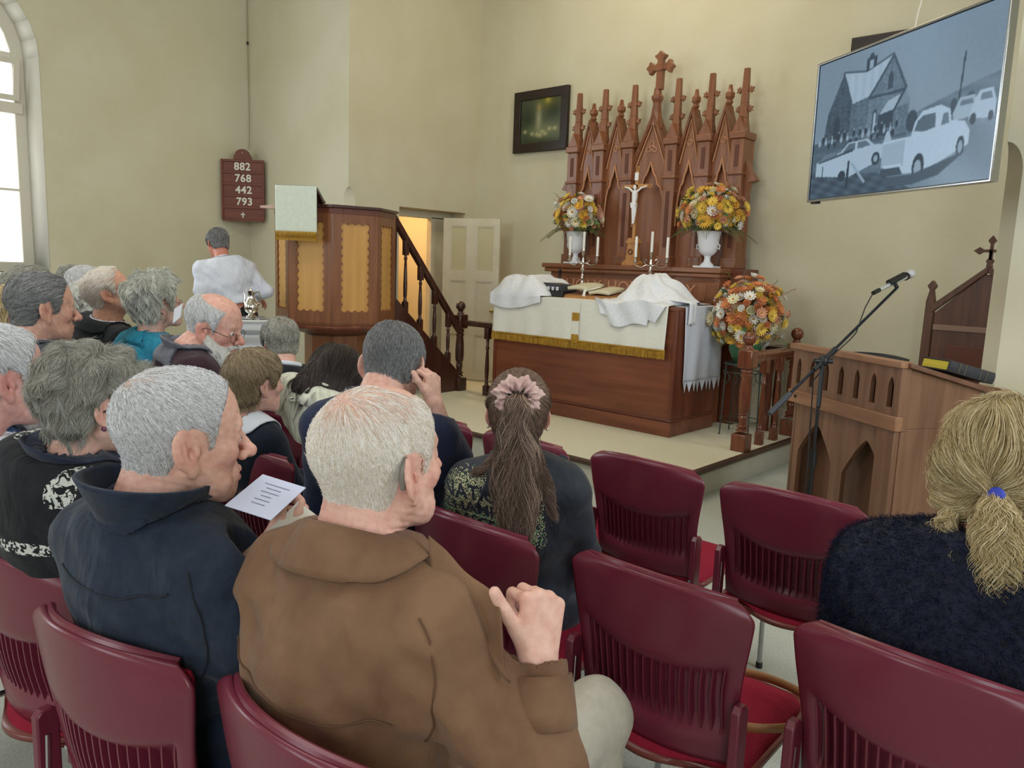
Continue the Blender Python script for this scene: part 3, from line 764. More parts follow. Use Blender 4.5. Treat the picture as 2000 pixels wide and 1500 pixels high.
# ------------------------------------------------------------------ flowers
def petal_me(name, n, l, w, cup, layers, m, mc=None, droop=0.):
    mb = MB()
    for la in range(layers):
        s = 1-la*.28; off = la*PI/n; cu = cup+la*.35
        for i in range(n):
            a = 2*PI*i/n+off; ca, sa = math.cos(a), math.sin(a)
            pr = [(0.12, 0, 0), (.55, .5, .3), (.9, .38, .75), (1.0, 0, 1)]
            L_ = []
            for t, ww, q in pr:
                x = l*s*t*math.cos(cu*q); z = l*s*t*math.sin(cu*q)+la*.003-droop*q*q*l; L_.append((x, ww*w*s, z))
            vs = []
            for x, ww, z in L_:
                vs += [(ca*x-sa*ww, sa*x+ca*ww, z), (ca*x+sa*ww, sa*x-ca*ww, z)]
            mb.add(vs, [(0, 1, 3, 2), (2, 3, 5, 4), (4, 5, 7, 6)])
    nf = len(mb.f)
    mb.ball((0, 0, .004), (l*.2, l*.2, l*.12), 8, 4)
    o = mb.build(name, m, smooth=60)
    o.data.materials.append(mc or m)
    for k_, p in enumerate(o.data.polygons):
        if k_ >= nf: p.material_index = 1
    me = o.data; bpy.data.objects.remove(o); return me
FC = {}
for nm, c in dict(yellow=(240, 208, 90), deep=(238, 186, 66), white=(240, 238, 228), peach=(222, 164, 128), orange=(214, 132, 78), cream=(236, 228, 190), pink=(212, 158, 140), red=(196, 90, 66)).items():
    FC[nm] = mat('petal '+nm, c, .6, sheen=.2)
fcent = mat('flower heart', (176, 130, 40), .8)
green = mat('leaf green', (58, 92, 52), .5, col2=(84, 116, 66), nscale=30); green2 = mat('leaf olive', (110, 112, 64), .6, col2=(84, 92, 56), nscale=30)
twig = mat('reddish twig', (150, 84, 66), .6)
FM = {}
for nm in FC:
    FM[nm] = [petal_me('bloom', 11, .042, .016, .35, 2, FC[nm], fcent), petal_me('bloom', 8, .034, .022, .7, 3, FC[nm]), petal_me('bloom', 16, .048, .010, .25, 2, FC[nm], fcent)]
def leaf_me(name, l, w, m, bend=.3):
    mb = MB()
    def g(u, v): return ((u-.5)*2*w*math.sin(PI*min(1, v*.95+.05))**.8*(1 if v < .98 else .1), v*l, -bend*l*v*v+abs(u-.5)*w*.6)
    mb.grid(g, 3, 7); o = mb.build(name, m, smooth=80, solid=.0006); me = o.data; bpy.data.objects.remove(o); return me
def frond_me(l, m):
    mb = MB(); mb.tube([(0, 0, 0), (0, l*.5, -.02*l), (0, l, -.25*l)], .0018, 5)
    for i in range(14):
        t = .12+.86*i/14; ll = l*.30*(1-t*.75)
        for s in (-1, 1):
            y = t*l; z = -.25*l*t*t
            mb.add([(0, y, z), (s*ll*.5, y+ll*.35, z+.004), (s*ll, y+ll*.75, z-.006), (s*ll*.5, y+ll*.55, z+.002)], [(0, 1, 2, 3)])
    o = mb.build('frond', m, smooth=0); me = o.data; bpy.data.objects.remove(o); return me
LM = [leaf_me('leaf', .10, .018, green), leaf_me('leaf', .12, .014, green2), leaf_me('leaf', .09, .024, green)]
FR = [frond_me(.20, green), frond_me(.26, green2)]
def sprig_me(m, l):
    mb = MB(); r_ = random.Random(3)
    mb.tube([(0, 0, 0), (.004, l*.5, .004), (0, l, 0)], .0016, 5)
    for i in range(9):
        t = .35+.65*i/9; a = r_.uniform(0, 2*PI); ll = .022
        mb.add([(0, t*l, 0), (math.cos(a)*ll*.5, t*l+ll*.6, math.sin(a)*ll*.5), (math.cos(a)*ll, t*l+ll, math.sin(a)*ll), (math.cos(a+.5)*ll*.5, t*l+ll*.6, math.sin(a+.5)*ll*.5)], [(0, 1, 2, 3)])
    o = mb.build('twig', m, smooth=0); me = o.data; bpy.data.objects.remove(o); return me
SPR = sprig_me(twig, .20); SPG = sprig_me(green2, .20)
def orient(n):
    return Vector(n).to_track_quat('Z', 'Y')
def put(me, name, parent, loc, n, s, spin):
    o = bpy.data.objects.new(name, me); COL.objects.link(o); o.parent = parent
    o.location = loc; q = Vector(n).to_track_quat('Z', 'Y'); o.rotation_mode = 'QUATERNION'
    o.rotation_quaternion = q @ Euler((0, 0, spin)).to_quaternion(); o.scale = (s, s, s); return o
def put_y(me, name, parent, loc, n, s, spin):
    o = bpy.data.objects.new(name, me); COL.objects.link(o); o.parent = parent
    o.location = loc; q = Vector(n).to_track_quat('Y', 'Z'); o.rotation_mode = 'QUATERNION'
    o.rotation_quaternion = q @ Euler((0, spin, 0)).to_quaternion(); o.scale = (s, s, s); return o
def bouquet(t, c, rad, palette, nb, seed, nleaf=34, nfrond=12, ntwig=14, low=-.35, s0=1., frond_down=True):
    rg = random.Random(seed); c = Vector(c)
    core = MB().ball((0, 0, 0), (rad[0]*.62, rad[1]*.62, rad[2]*.62), 16, 10)
    co = core.build('greenery', green2, t, loc=c, smooth=80); dm = co.modifiers.new('d', 'DISPLACE'); tx_ = bpy.data.textures.new('d', 'CLOUDS'); tx_.noise_scale = .05; dm.texture = tx_; dm.strength = .05
    i = 0; ga = PI*(3-5**.5)
    for k_ in range(nb):
        z = 1-(k_+.5)/nb*(1-low); th = k_*ga+rg.uniform(-.2, .2); r_ = math.sqrt(max(0, 1-z*z))
        n = Vector((r_*math.cos(th), r_*math.sin(th), z)); p = Vector((n.x*rad[0], n.y*rad[1], n.z*rad[2]))*rg.uniform(.76, 1.06)*(1+.13*math.sin(3*th+seed)*math.sin(5*z+seed))
        colr = rg.choice(palette); me = rg.choice(FM[colr]); nn = (n+Vector((rg.uniform(-.3, .3), rg.uniform(-.3, .3), rg.uniform(-.1, .3)))).normalized()
        put(me, 'bloom', t, c+p, nn, s0*rg.uniform(.8, 1.25), rg.uniform(0, 6))
    for k_ in range(int(nb*.7)):
        z = 1-(k_+.5)/(nb*.7)*(1-low); th = k_*ga+1.3; r_ = math.sqrt(max(0, 1-z*z)); n = Vector((r_*math.cos(th), r_*math.sin(th), z))
        put(rg.choice(FM[rg.choice(palette)]), 'bloom', t, c+Vector((n.x*rad[0], n.y*rad[1], n.z*rad[2]))*rg.uniform(.66, .8), n, s0*rg.uniform(.9, 1.3), rg.uniform(0, 6))
    for k_ in range(nleaf):
        th = rg.uniform(0, 2*PI); z = rg.uniform(-.5, .9); r_ = math.sqrt(1-z*z); n = Vector((r_*math.cos(th), r_*math.sin(th), z))
        put_y(rg.choice(LM), 'leaf', t, c+Vector((n.x*rad[0], n.y*rad[1], n.z*rad[2]))*.82, n, rg.uniform(.5, .95), rg.uniform(-1, 1))
    for k_ in range(nfrond):
        th = 2*PI*k_/nfrond+rg.uniform(-.3, .3); n = Vector((math.cos(th), math.sin(th), -.25))
        put_y(rg.choice(FR), 'fern_frond', t, c+Vector((n.x*rad[0]*.45, n.y*rad[1]*.45, -rad[2]*.5)), n, rg.uniform(.9, 1.25), rg.uniform(-.4, .4))
    for k_ in range(ntwig):
        th = rg.uniform(0, 2*PI); n = Vector((math.cos(th)*.8, math.sin(th)*.5, rg.uniform(.1, .9))).normalized()
        put_y(SPR if k_ % 3 else SPG, 'twig', t, c+Vector((n.x*rad[0], n.y*rad[1], n.z*rad[2]))*.8, n, rg.uniform(.6, .95), 0)
def urn(x, y, z, label_u, label_f, seed, rad, pal, nb):
    t = thing('urn', label_u, 'vase', (x, y, z))
    MB().box(-.095, .095, -.075, .075, 0, .016).build('foot_plate', M['white'], t, bevel=.004)
    MB().lathe([(.06, .014), (.055, .03), (.032, .05), (.024, .08), (.03, .10), (.055, .115), (.075, .14), (.085, .19), (.092, .25), (.102, .30), (.108, .305), (.10, .31), (.085, .25)], 24).build('bowl', M['white'], t)
    for s in (-1, 1): MB().tube([(s*.08, 0, .17), (s*.105, 0, .16), (s*.11, 0, .19), (s*.085, 0, .21)], .006, 6).build('handle', M['white'], t)
    f = thing('flower_arrangement', label_f, 'flowers', (x, y, z+.31))
    bouquet(f, (0, 0, rad[2]*.72), rad, pal, nb, seed, low=-.6, s0=1.1)
    return t
palA = ['yellow', 'yellow', 'deep', 'white', 'peach', 'pink', 'cream', 'white', 'orange']
urn(RX-.66, 6.09, SZ, 'white footed urn on left end of altarpiece shelf', 'smaller yellow white and peach flower arrangement in left urn', 11, (.25, .18, .21), palA, 80)
urn(RX+.77, 6.09, SZ, 'white footed urn on right end of altarpiece shelf', 'wide yellow and white flower arrangement in right urn', 5, (.29, .19, .22), ['yellow', 'yellow', 'deep', 'white', 'yellow', 'cream', 'peach', 'orange', 'white'], 105)
# large arrangement on a wire stand
px_, py_ = -2.78, 5.88
st = thing('plant_stand', 'tall grey green wire plant stand with scrolls beside altar', 'plant stand', (px_, py_, PZ))
for a in (45, 135, 225, 315):
    ca, sa = math.cos(R(a+8)), math.sin(R(a+8))
    MB().tube([(.17*ca, .17*sa, 0), (.165*ca, .165*sa, .02), (.15*ca, .15*sa, .58)], .006, 6).build('leg', M['iron'], st)
for z, r_ in ((.12, .163), (.58, .15), (.52, .152)):
    MB().tube([(r_*math.cos(2*PI*k_/28), r_*math.sin(2*PI*k_/28), z) for k_ in range(29)], .004, 6).build('hoop', M['iron'], st)
for k_ in range(12):
    a = 2*PI*k_/12
    MB().tube([((.153-.01*math.sin(j*PI/6))*math.cos(a+.18*math.sin(j*PI/6)), (.153-.01*math.sin(j*PI/6))*math.sin(a+.18*math.sin(j*PI/6)), .42+.1*j/6) for j in range(7)], .003, 5).build('scroll', M['iron'], st)
MB().lathe([(.148, .575), (.15, .585), (.148, .59)], 24).build('tray', M['iron'], st)
pt = thing('flower_pot', 'green glazed round pot on wire plant stand', 'pot', (px_, py_, PZ+.59))
MB().lathe([(.07, 0), (.10, .04), (.125, .10), (.13, .15), (.115, .19), (.12, .20), (.105, .20), (.10, .16)], 24).build('pot_body', M['pot'], pt)
ft = thing('flower_arrangement', 'large round orange yellow and white flower arrangement beside altar', 'flowers', (px_, py_, PZ+.79))
bouquet(ft, (0, 0, .20), (.285, .27, .275), ['orange', 'orange', 'deep', 'yellow', 'white', 'white', 'yellow', 'peach', 'cream', 'orange'], 170, 21, 30, 4, 10, -.8, 1.15)

# ------------------------------------------------------------------ turned posts, altar rail
NEWEL = [(.052, .0), (.052, .105), (.047, .13), (.038, .14), (.030, .15), (.042, .16), (.042, .17), (.028, .18), (.030, .21), (.038, .235), (.030, .25), (.040, .26), (.030, .27), (.043, .29), (.046, .38), (.043, .46), (.036, .53), (.044, .545), (.044, .555), (.034, .565), (.044, .58), (.044, .59), (.036, .60), (.050, .62)]
def sqprof(mb, w, z0, z1, ch=.006):
    mb.box(-w, w, -w, w, z0, z1)
def newel(name, label, x, y, z, m, group=None, rz=0., h=1.0):
    t = thing(name, label, 'post', (x, y, z), rz, group)
    b = MB(); sqprof(b, .058, 0, .13*h); b.build('base_block', m, t, bevel=.008)
    MB().lathe([(r_, .12+(zz-.10)*(.515/.52)*h) for r_, zz in NEWEL[2:]], 20).build('turned_shaft', m, t)
    b = MB(); sqprof(b, .058, .62*h, .76*h); b.build('top_block', m, t, bevel=.012)
    MB().lathe([(.045, .755*h), (.030, .775*h), (.026, .79*h), (.030, .797*h)], 16).build('neck', m, t)
    MB().ball((0, 0, .84*h), .05, 18, 12).build('ball_finial', m, t, smooth=80)
    return t
def baluster(parent, x, y, z, m, h=.62, T=None, k=1.):
    b = MB(); b.box(-.028*k, .028*k, -.028*k, .028*k, 0, .10)
    b.lathe([(.026, .10), (.016, .12), (.020, .13), (.014, .14), (.019, .20), (.022, .26), (.018, .36), (.013, .46), (.020, .475), (.020, .485), (.013, .495), (.017, h-.11)], 14)
    b.box(-.028*k, .028*k, -.028*k, .028*k, h-.12, h)
    o = b.build('baluster', m, parent, bevel=.004, smooth=40); o.location = (x, y, z); return o
newel('newel_post', 'front turned wooden newel post with ball top at right platform edge', -2.49, 5.33, PZ, M['postwood'])
newel('newel_post', 'rear turned wooden newel post with ball top behind lectern', -2.49, 6.20, PZ, M['postwood'])
rl = thing('altar_rail', 'short wooden altar rail with turned balusters between two right posts', 'railing', (-2.49, 5.77, PZ))
MB().prism([(-.04, -.01), (.04, -.01), (.046, .015), (.03, .035), (-.03, .035), (-.046, .015)], -.38, .38, T=TR((0, 0, .70))).build('handrail', M['postwood'], rl, bevel=.006)
MB().box(-.03, .03, -.38, .38, .66, .70).build('subrail', M['postwood'], rl, bevel=.004)
for y in (-.13, .13): baluster(rl, 0, y, 0, M['postwood'], .68)
# dark little side table behind the rail
sb = thing('side_table', 'dark wooden side table behind the right altar rail posts', 'table', (-2.72, 6.30, PZ))
MB().box(-.02, .50, -.13, .13, .66, .72).build('table_top', M['darkwood'], sb, bevel=.008)
for x_, y_ in ((.02, -.09), (.46, -.09), (.02, .09), (.46, .09)):
    MB().lathe([(.03, 0), (.03, .12), (.022, .14), (.03, .2), (.034, .3), (.026, .48), (.032, .52), (.032, .66)], 12, T=TR((x_, y_, 0))).build('leg', M['mahog'], sb)

# ------------------------------------------------------------------ pulpit with stair
PC = Vector((-6.01, 4.19, 0)); PR = .545
pu = thing('pulpit', 'raised eight sided wooden pulpit with golden scalloped panels', 'pulpit', (PC.x, PC.y, PZ))
def octa(r_, a0=-38): return [(r_*math.cos(R(a0+45*k_)), r_*math.sin(R(a0+45*k_))) for k_ in range(8)]
def octp(mb, r_, z0, z1, r2=None):
    a, b = octa(r_), octa(r2 or r_)
    mb.add([(x, y, z0) for x, y in a]+[(x, y, z1) for x, y in b], [tuple(range(7, -1, -1)), tuple(range(8, 16))]+[(i, (i+1) % 8, 8+(i+1) % 8, 8+i) for i in range(8)]); return mb
q = MB(); octp(q, .20, 0, .10); octp(q, .17, .10, .50)
q = MB(); octp(q, .28, 0, .64); q.build('pedestal', M['pulpitw'], pu, bevel=.005)
q = MB(); octp(q, .29, .62, .66, .38); q.build('corbel', M['darkwood'], pu, bevel=.005)
q = MB(); octp(q, .44, .66, .70, PR-.0); octp(q, PR+.015, .70, .73); q.build('base_moulding', M['mahog'], pu, bevel=.008)
q = MB(); octp(q, PR-.015, .73, .78); q.build('plinth', M['pulpitw'], pu, bevel=.004)
q = MB(); octp(q, PR-.05, .70, .74); q.build('pulpit_floor', M['darkwood'], pu)
oc = octa(PR-.02)
zt, zb_ = 1.73, .75
for i in range(8):
    if i in (2, 3): continue        # open side towards the stair
    a, b = Vector(oc[i]), Vector(oc[(i+1) % 8]); mid = (a+b)/2; W = (b-a).length; ang_ = math.atan2((b-a).y, (b-a).x)
    T = Matrix.Translation((a.x, a.y, 0)) @ Matrix.Rotation(ang_, 4, 'Z')
    fo = MB().box(0, W, .01, .035, zb_, zt, T=T).build('side_panel', M['pulpitw'], pu)
    # golden field with a scalloped frame
    x0, x1, z0, z1 = .072, W-.072, .85, 1.61
    MB().box(x0-.02, x1+.02, .0, .02, z0-.02, z1+.02, T=T).build('golden_field', M['pulpitp'], fo)
    outer, inner = [], []
    def edge(p, q, n, amp, nrm):
        for k_ in range(n):
            t = k_/n; s_ = amp*(abs(math.sin(PI*t*n/3.0))**.7)
            inner.append((p[0]+(q[0]-p[0])*t+nrm[0]*(amp-s_), p[1]+(q[1]-p[1])*t+nrm[1]*(amp-s_)))
    def oedge(p, q, n):
        for k_ in range(n):
            t = k_/n; outer.append((p[0]+(q[0]-p[0])*t, p[1]+(q[1]-p[1])*t))
    for (p, q, po, qo, n, nrm) in (((x0, z0), (x1, z0), (0, zb_), (W, zb_), 12, (0, 1)), ((x1, z0), (x1, z1), (W, zb_), (W, zt), 33, (-1, 0)), ((x1, z1), (x0, z1), (W, zt), (0, zt), 12, (0, -1)), ((x0, z1), (x0, z0), (0, zt), (0, zb_), 33, (1, 0))):
        edge(p, q, n, .017, nrm); oedge(po, qo, n)
    MB().ring(outer, inner, -.012, .012, T=T).build('scalloped_frame', M['pulpitw'], fo, smooth=0)
for i in range(8):
    if i in (3,): continue
    a = Vector(oc[i]); MB().box(-.012, .012, -.012, .012, zb_, zt, T=Matrix.Translation((a.x*.995, a.y*.995, 0)) @ Matrix.Rotation(R(-38+45*i), 4, 'Z')).build('corner_post', M['pulpitw'], pu, bevel=.003)
def orim(mb, ro, ri, z0, z1, skip=()):
    a, b = octa(ro), octa(ri)
    for i in range(8):
        if i in skip: continue
        j = (i+1) % 8
        mb.add([(*a[i], z0), (*a[j], z0), (*b[j], z0), (*b[i], z0), (*a[i], z1), (*a[j], z1), (*b[j], z1), (*b[i], z1)], [(3, 2, 1, 0), (4, 5, 6, 7), (0, 1, 5, 4), (1, 2, 6, 5), (2, 3, 7, 6), (3, 0, 4, 7)])
    return mb
orim(MB(), PR+.02, PR-.10, 1.73, 1.755, (2,)).build('rim', M['darkwood'], pu, bevel=.004)
orim(MB(), PR-.005, PR-.05, 1.68, 1.73, (2,)).build('frieze', M['mahog'], pu, bevel=.004)
# sloping desk
na = R(-50); dn = Vector((math.cos(na), math.sin(na), 0)); dp = at_d(578, 362, 6.33); dl_ = dp-Vector((PC.x, PC.y, PZ))
T = Matrix.Translation((dl_.x, dl_.y, 0)) @ Matrix.Rotation(na+PI/2, 4, 'Z')   # local -y faces out
zt2 = dl_.z
MB().prism([(0.015, zt2-.02), (0.015, zt2+.004), (.42, zt2-.185), (.42, zt2-.225)], -.165, .165, T=T, ax='x').build('book_desk', M['darkwood'], pu, bevel=.004)
MB().prism([(0.04, zt2-.03), (.40, zt2-.20), (.40, zt2-.34), (.12, zt2-.34)], -.13, .13, T=T, ax='x').build('desk_bracket', M['darkwood'], pu, bevel=.004)
MB().box(-.17, .17, .40, .43, zt2-.21, zt2-.175, T=T).build('desk_ledge', M['darkwood'], pu, bevel=.004)
# banner
bn = thing('pulpit_banner', 'pale cloth banner with gold fringe hanging from pulpit desk', 'cloth', (dp.x, dp.y, dp.z), na+PI/2)
MB().grid(lambda u, v: ((u-.5)*.345+.004*v*math.sin(u*7), (.30*(1-v/.3)*.9 if v < .3 else -.004-.004*math.sin(u*9)*(v-.3)), .006-(.12*(1-v/.3) if v < .3 else 0)-(0 if v < .3 else (v-.3)/.7*.39)), 24, 20).build('cloth', mat('pale green white cloth', (214, 224, 208), .85, col2=(222, 230, 214), nscale=30, bump=.2, bscale=200), bn, solid=.004, smooth=80)
mb = MB()
for i in range(90):
    x = -.1725+.345*(i+.5)/90; l = rnd.uniform(.062, .068); w = .0019
    mb.add([(x-w, -.010, -.38), (x+w, -.012, -.38), (x+w, -.012, -.38-l), (x-w, -.012, -.38-l), (x, -.016, -.38-l/2)], [(0, 1, 4), (1, 2, 4), (2, 3, 4), (3, 0, 4)])
o = mb.build('fringe', M['gold'], bn, smooth=0); o['kind'] = 'stuff'
MB().box(-.1725, .1725, -.012, -.002, -.386, -.372).build('fringe_band', M['gold'], bn)
# folded paper on the desk, poking out at the left
pp = thing('folded_paper', 'small folded paper poking out from pulpit desk beside banner', 'paper', at_d(528, 404, 6.45)+Vector((0, 0, 0)), na+PI/2)
MB().prism([(-.07, -.012), (.06, -.018), (.06, .018), (-.07, .004)], -.05, .05).build('paper_sheet', mat('pinkish paper', (206, 176, 160), .7), pp)

# stair: string, treads, balusters, handrail, newel
nx, ny = -5.73, 5.52
newel('newel_post', 'dark wooden newel post with ball top at foot of pulpit stair', nx, ny, PZ, M['darkwood'], rz=R(0), h=1.04)
sr = thing('pulpit_stair', 'steep dark wooden stair with turned balusters climbing to pulpit', 'stair', (nx, ny, PZ))
y0_, z0_ = -.02, .62; y1_, z1_ = -.90, 1.70       # handrail, relative to the newel
def zline(y, off=0): return z0_+(z1_-z0_)*(y-y0_)/(y1_-y0_)+off
MB().prism([(y0_, z0_-.03), (y0_, z0_+.05), (y1_, z1_+.05), (y1_, z1_-.03)], -.035, .035, ax='x').build('handrail', M['darkwood'], sr, bevel=.01)
MB().prism([(.0, .0), (.0, .17), (-1.02, 1.40-.30), (-1.02, .72), (-.32, 0)], -.025, .025, ax='x').build('stringer', M['darkwood'], sr, bevel=.005)
MB().prism([(.0, .0), (.0, .17), (-1.02, 1.40-.30), (-1.02, .72), (-.32, 0)], -.77, -.735, ax='x').build('stringer', M['darkwood'], sr, bevel=.005)
for i in range(4):
    yy = -.10-.21*i; zz = .16+.19*i
    MB().box(-.74, -.02, yy-.22, yy, zz-.03, zz).build('tread', M['darkwood'], sr, bevel=.004)
for i, yy in enumerate((-.17, -.36, -.55, -.74)):
    zb = .17+(1.10-.17)*(-yy/1.02)-.02; zt_ = zline(yy)-.02; h = zt_-zb
    b = MB(); b.box(-.024, .024, -.024, .024, 0, .10)
    b.lathe([(.022, .10), (.014, .13), (.018, .16), (.02, .25), (.016, h*.6), (.012, h-.17), (.018, h-.155), (.018, h-.145), (.012, h-.135), (.016, h-.11)], 12)
    b.box(-.024, .024, -.024, .024, h-.12, h+.03)
    o = b.build('baluster', M['darkwood'], sr, bevel=.003); o.location = (0, yy, zb)
MB().box(-.03, .03, -.93, -.87, .70, 1.72).build('top_post', M['darkwood'], sr, bevel=.004)
# left altar rail from the newel towards the altar
lr = thing('altar_rail', 'dark wooden altar rail with one baluster between stair post and altar', 'railing', (nx, ny, PZ))
MB().prism([(-.035, -.01), (.035, -.01), (.04, .015), (.026, .035), (-.026, .035), (-.04, .015)], .06, .72, T=TR((0, 0, .70)) @ Matrix.Rotation(R(-24), 4, 'Z') @ Matrix.Identity(4)).build('handrail', M['darkwood'], lr, bevel=.006) if False else MB().box(.055, .78, -.035, .035, .68, .735).build('handrail', M['darkwood'], lr, bevel=.012)
baluster(lr, .40, 0, 0, M['darkwood'], .69)

# ------------------------------------------------------------------ font with ewer
fp = at_d(491, 622, 5.9)
fo = thing('font', 'white stone baptismal font on stepped round pedestal', 'font', (fp.x, fp.y, 0))
hz = fp.z
MB().lathe([(.19, 0), (.19, .06), (.16, .08), (.12, .12), (.10, .20), (.095, .50), (.10, hz-.34), (.115, hz-.33), (.115, hz-.27), (.14, hz-.262), (.148, hz-.20), (.135, hz-.195)], 32).build('pedestal', M['stone'], fo)
MB().lathe([(.125, hz-.195), (.135, hz-.17), (.165, hz-.14), (.168, hz-.115), (.12, hz-.11), (.14, hz-.10), (.178, hz-.075), (.185, hz-.045), (.18, hz-.03), (.176, hz-.022)], 36).build('bowl', M['stone'], fo)
MB().lathe([(.176, hz-.022), (.198, hz-.015), (.20, hz-.004), (.19, hz), (.145, hz), (.12, hz-.03), (.002, hz-.04)], 36).build('rim', M['stone'], fo)
MB().lathe([(.16, hz+.001), (.16, hz+.008), (.12, hz+.01), (.002, hz+.01)], 24, T=TR((.01, 0, 0))).build('lid', M['silver'], fo)
ew = thing('ewer', 'polished silver ewer with spout and handle on font', 'jug', (fp.x, fp.y, hz+.012), R(35))
MB().lathe([(.038, 0), (.04, .006), (.022, .016), (.02, .022), (.046, .045), (.052, .07), (.046, .10), (.03, .13), (.024, .155), (.028, .185), (.030, .195), (.02, .195), (.012, .20), (.004, .215), (.003, .225)], 22).build('ewer_body', M['silver'], ew)
MB().tube([(.028, 0, .185), (.065, 0, .195), (.075, 0, .16), (.066, 0, .11), (.048, 0, .09)], [.006, .006, .005, .005, .006], 8).build('handle', M['silver'], ew)
MB().tube([(-.045, 0, .08), (-.056, 0, .12), (-.05, 0, .16), (-.062, 0, .185)], [.012, .009, .007, .006], 8).build('spout', M['silver'], ew)

# ------------------------------------------------------------------ hymn board across the corner
hb = thing('hymn_board', 'brown wooden hymn number board hung across the wall corner', 'hymn board', (-8.22, 4.49, 2.23), R(45))
q = MB(); q.box(-.225, .225, -.0, .02, -.33, .33); q.build('back_board', M['boardw'], hb, bevel=.004)
top = [(-.10, .32)]+[(.10*math.cos(PI-PI*k_/10)*(.9 if 0 < k_ < 10 else 1), .36+.085*math.sin(PI*k_/10)) for k_ in range(11)]+[(.10, .32)]
MB().prism(top, 0, .02).build('hanging_lug', M['boardw'], hb, bevel=.004)
MB().lathe([(.006, 0), (.006, .004), (.001, .005)], 8, T=TR((0, -.001, .40), rx=R(90))).build('hook', M['chrome'], hb)
for s in (-1, 1): MB().box(s*.225-.012, s*.225+.012, -.012, .02, -.335, .33).build('side_rail', M['boardw'], hb, bevel=.004)
for k_ in range(6):
    z = .315-.127*k_-(.015 if k_ == 5 else 0); MB().box(-.225, .225, -.014, 0, z-.012, z+.012).build('ledge', M['boardw'], hb, bevel=.003)
for k_, s_ in enumerate(('882', '768', '442', '793')):
    z = .25-.127*k_
    for j, chh in enumerate(s_):
        text_mb(chh, .115, .002, mat('number card white', (226, 222, 210), .6), 'numeral', hb, TR(((j-1)*.062+.006*k_, -.006, z), rx=R(90)), bold=.003)
q = MB(); q.box(-.006, .006, -.008, -.002, -.31, -.245); q.box(-.024, .024, -.008, -.002, -.276, -.264); q.build('small_cross', mat('number card white', (226, 222, 210), .6), hb)
# cable in the corner above it
cb = thing('cable', 'thin dark cord running down wall corner above hymn board', 'cord', (-8.42, 4.69, 0))
MB().tube([(.01, -.01, 5.4), (.012, -.012, 4.0), (.03, -.014, 3.1), (.045, -.03, 2.7)], .004, 6).build('cord_line', mat('dusty cord', (150, 140, 110), .8), cb)
MB().ball((.012, -.012, 3.86), (.012, .012, .02), 8, 6).build('clip', M['black'], cb)

# ------------------------------------------------------------------ lectern
A_ = at_d(1764, 711, 3.5); B_ = at_d(1553, 669, 4.28)
av = Vector((A_.x-B_.x, A_.y-B_.y, 0)); LW_ = av.length; ang_ = math.atan2(av.y, av.x)
lc = thing('lectern', 'wooden lectern with pierced gothic front and sloping top', 'lectern', (B_.x, B_.y, 0), ang_)
LZ = 1.135; LD = .46; ZB = .86
# local: x along the front (0..LW_), +y behind; front face at y=0
def slots(xa, xb, za, zb, n, w, ztop, zbot, y0, y1, T=None):
    """board with pointed slots, built of vertical strips"""
    mb = MB(); pitch = (xb-xa)/n
    for i in range(n):
        cx_ = xa+pitch*(i+.5)
        mb.box(cx_-pitch/2, cx_-w/2, y0, y1, za, zb, T=T); mb.box(cx_+w/2, cx_+pitch/2, y0, y1, za, zb, T=T)
        mb.box(cx_-w/2, cx_+w/2, y0, y1, za, zbot, T=T)
        mb.prism([(cx_-w/2, ztop-w*1.1), (cx_-w*.3, ztop-w*.4), (cx_, ztop), (cx_+w*.3, ztop-w*.4), (cx_+w/2, ztop-w*1.1), (cx_+w/2, zb), (cx_-w/2, zb)], y0, y1, T=T)
    return mb
slots(.0, LW_, ZB+.0, LZ-.03, 7, .036, LZ-.075, ZB+.055, 0, .025).build('pierced_board', M['lectw'], lc)
MB().box(.01, LW_-.01, .05, .07, ZB, LZ-.05).build('inner_board', M['lectw'], lc)
MB().box(-.008, LW_+.008, -.014, .03, ZB-.05, ZB+.02).build('lower_beam', M['lectx'], lc, bevel=.005)
MB().box(-.015, LW_+.012, -.02, .045, LZ-.03, LZ).build('top_beam', M['lectx'], lc, bevel=.004)
dz = .115
MB().prism([(0.02, LZ-.025), (.02, LZ-.003), (LD+.14, LZ-dz*1.2-.01), (LD+.14, LZ-dz*1.2-.035)], -.02, LW_+.03, ax='x').build('desk_top', mat('desk brown', (120, 84, 66), .4, col2=(104, 70, 54), nscale=12), lc, bevel=.004)
MB().box(-.02, LW_+.03, LD+.12, LD+.145, LZ-dz*1.2-.03, LZ-dz*1.2+.01).build('book_ledge', M['lectx'], lc, bevel=.004)
for x in (0, LW_-.025):
    MB().prism([(.03, ZB-.04), (LD, ZB-.04), (LD, LZ-dz-.02), (.03, LZ-.03)], x, x+.025, ax='x').build('desk_side', M['lectw'], lc, bevel=.003)
MB().box(LW_-.03, LW_+.006, -.005, .05, ZB-.05, LZ-.03).build('corner_stile', M['lectw'], lc, bevel=.004)
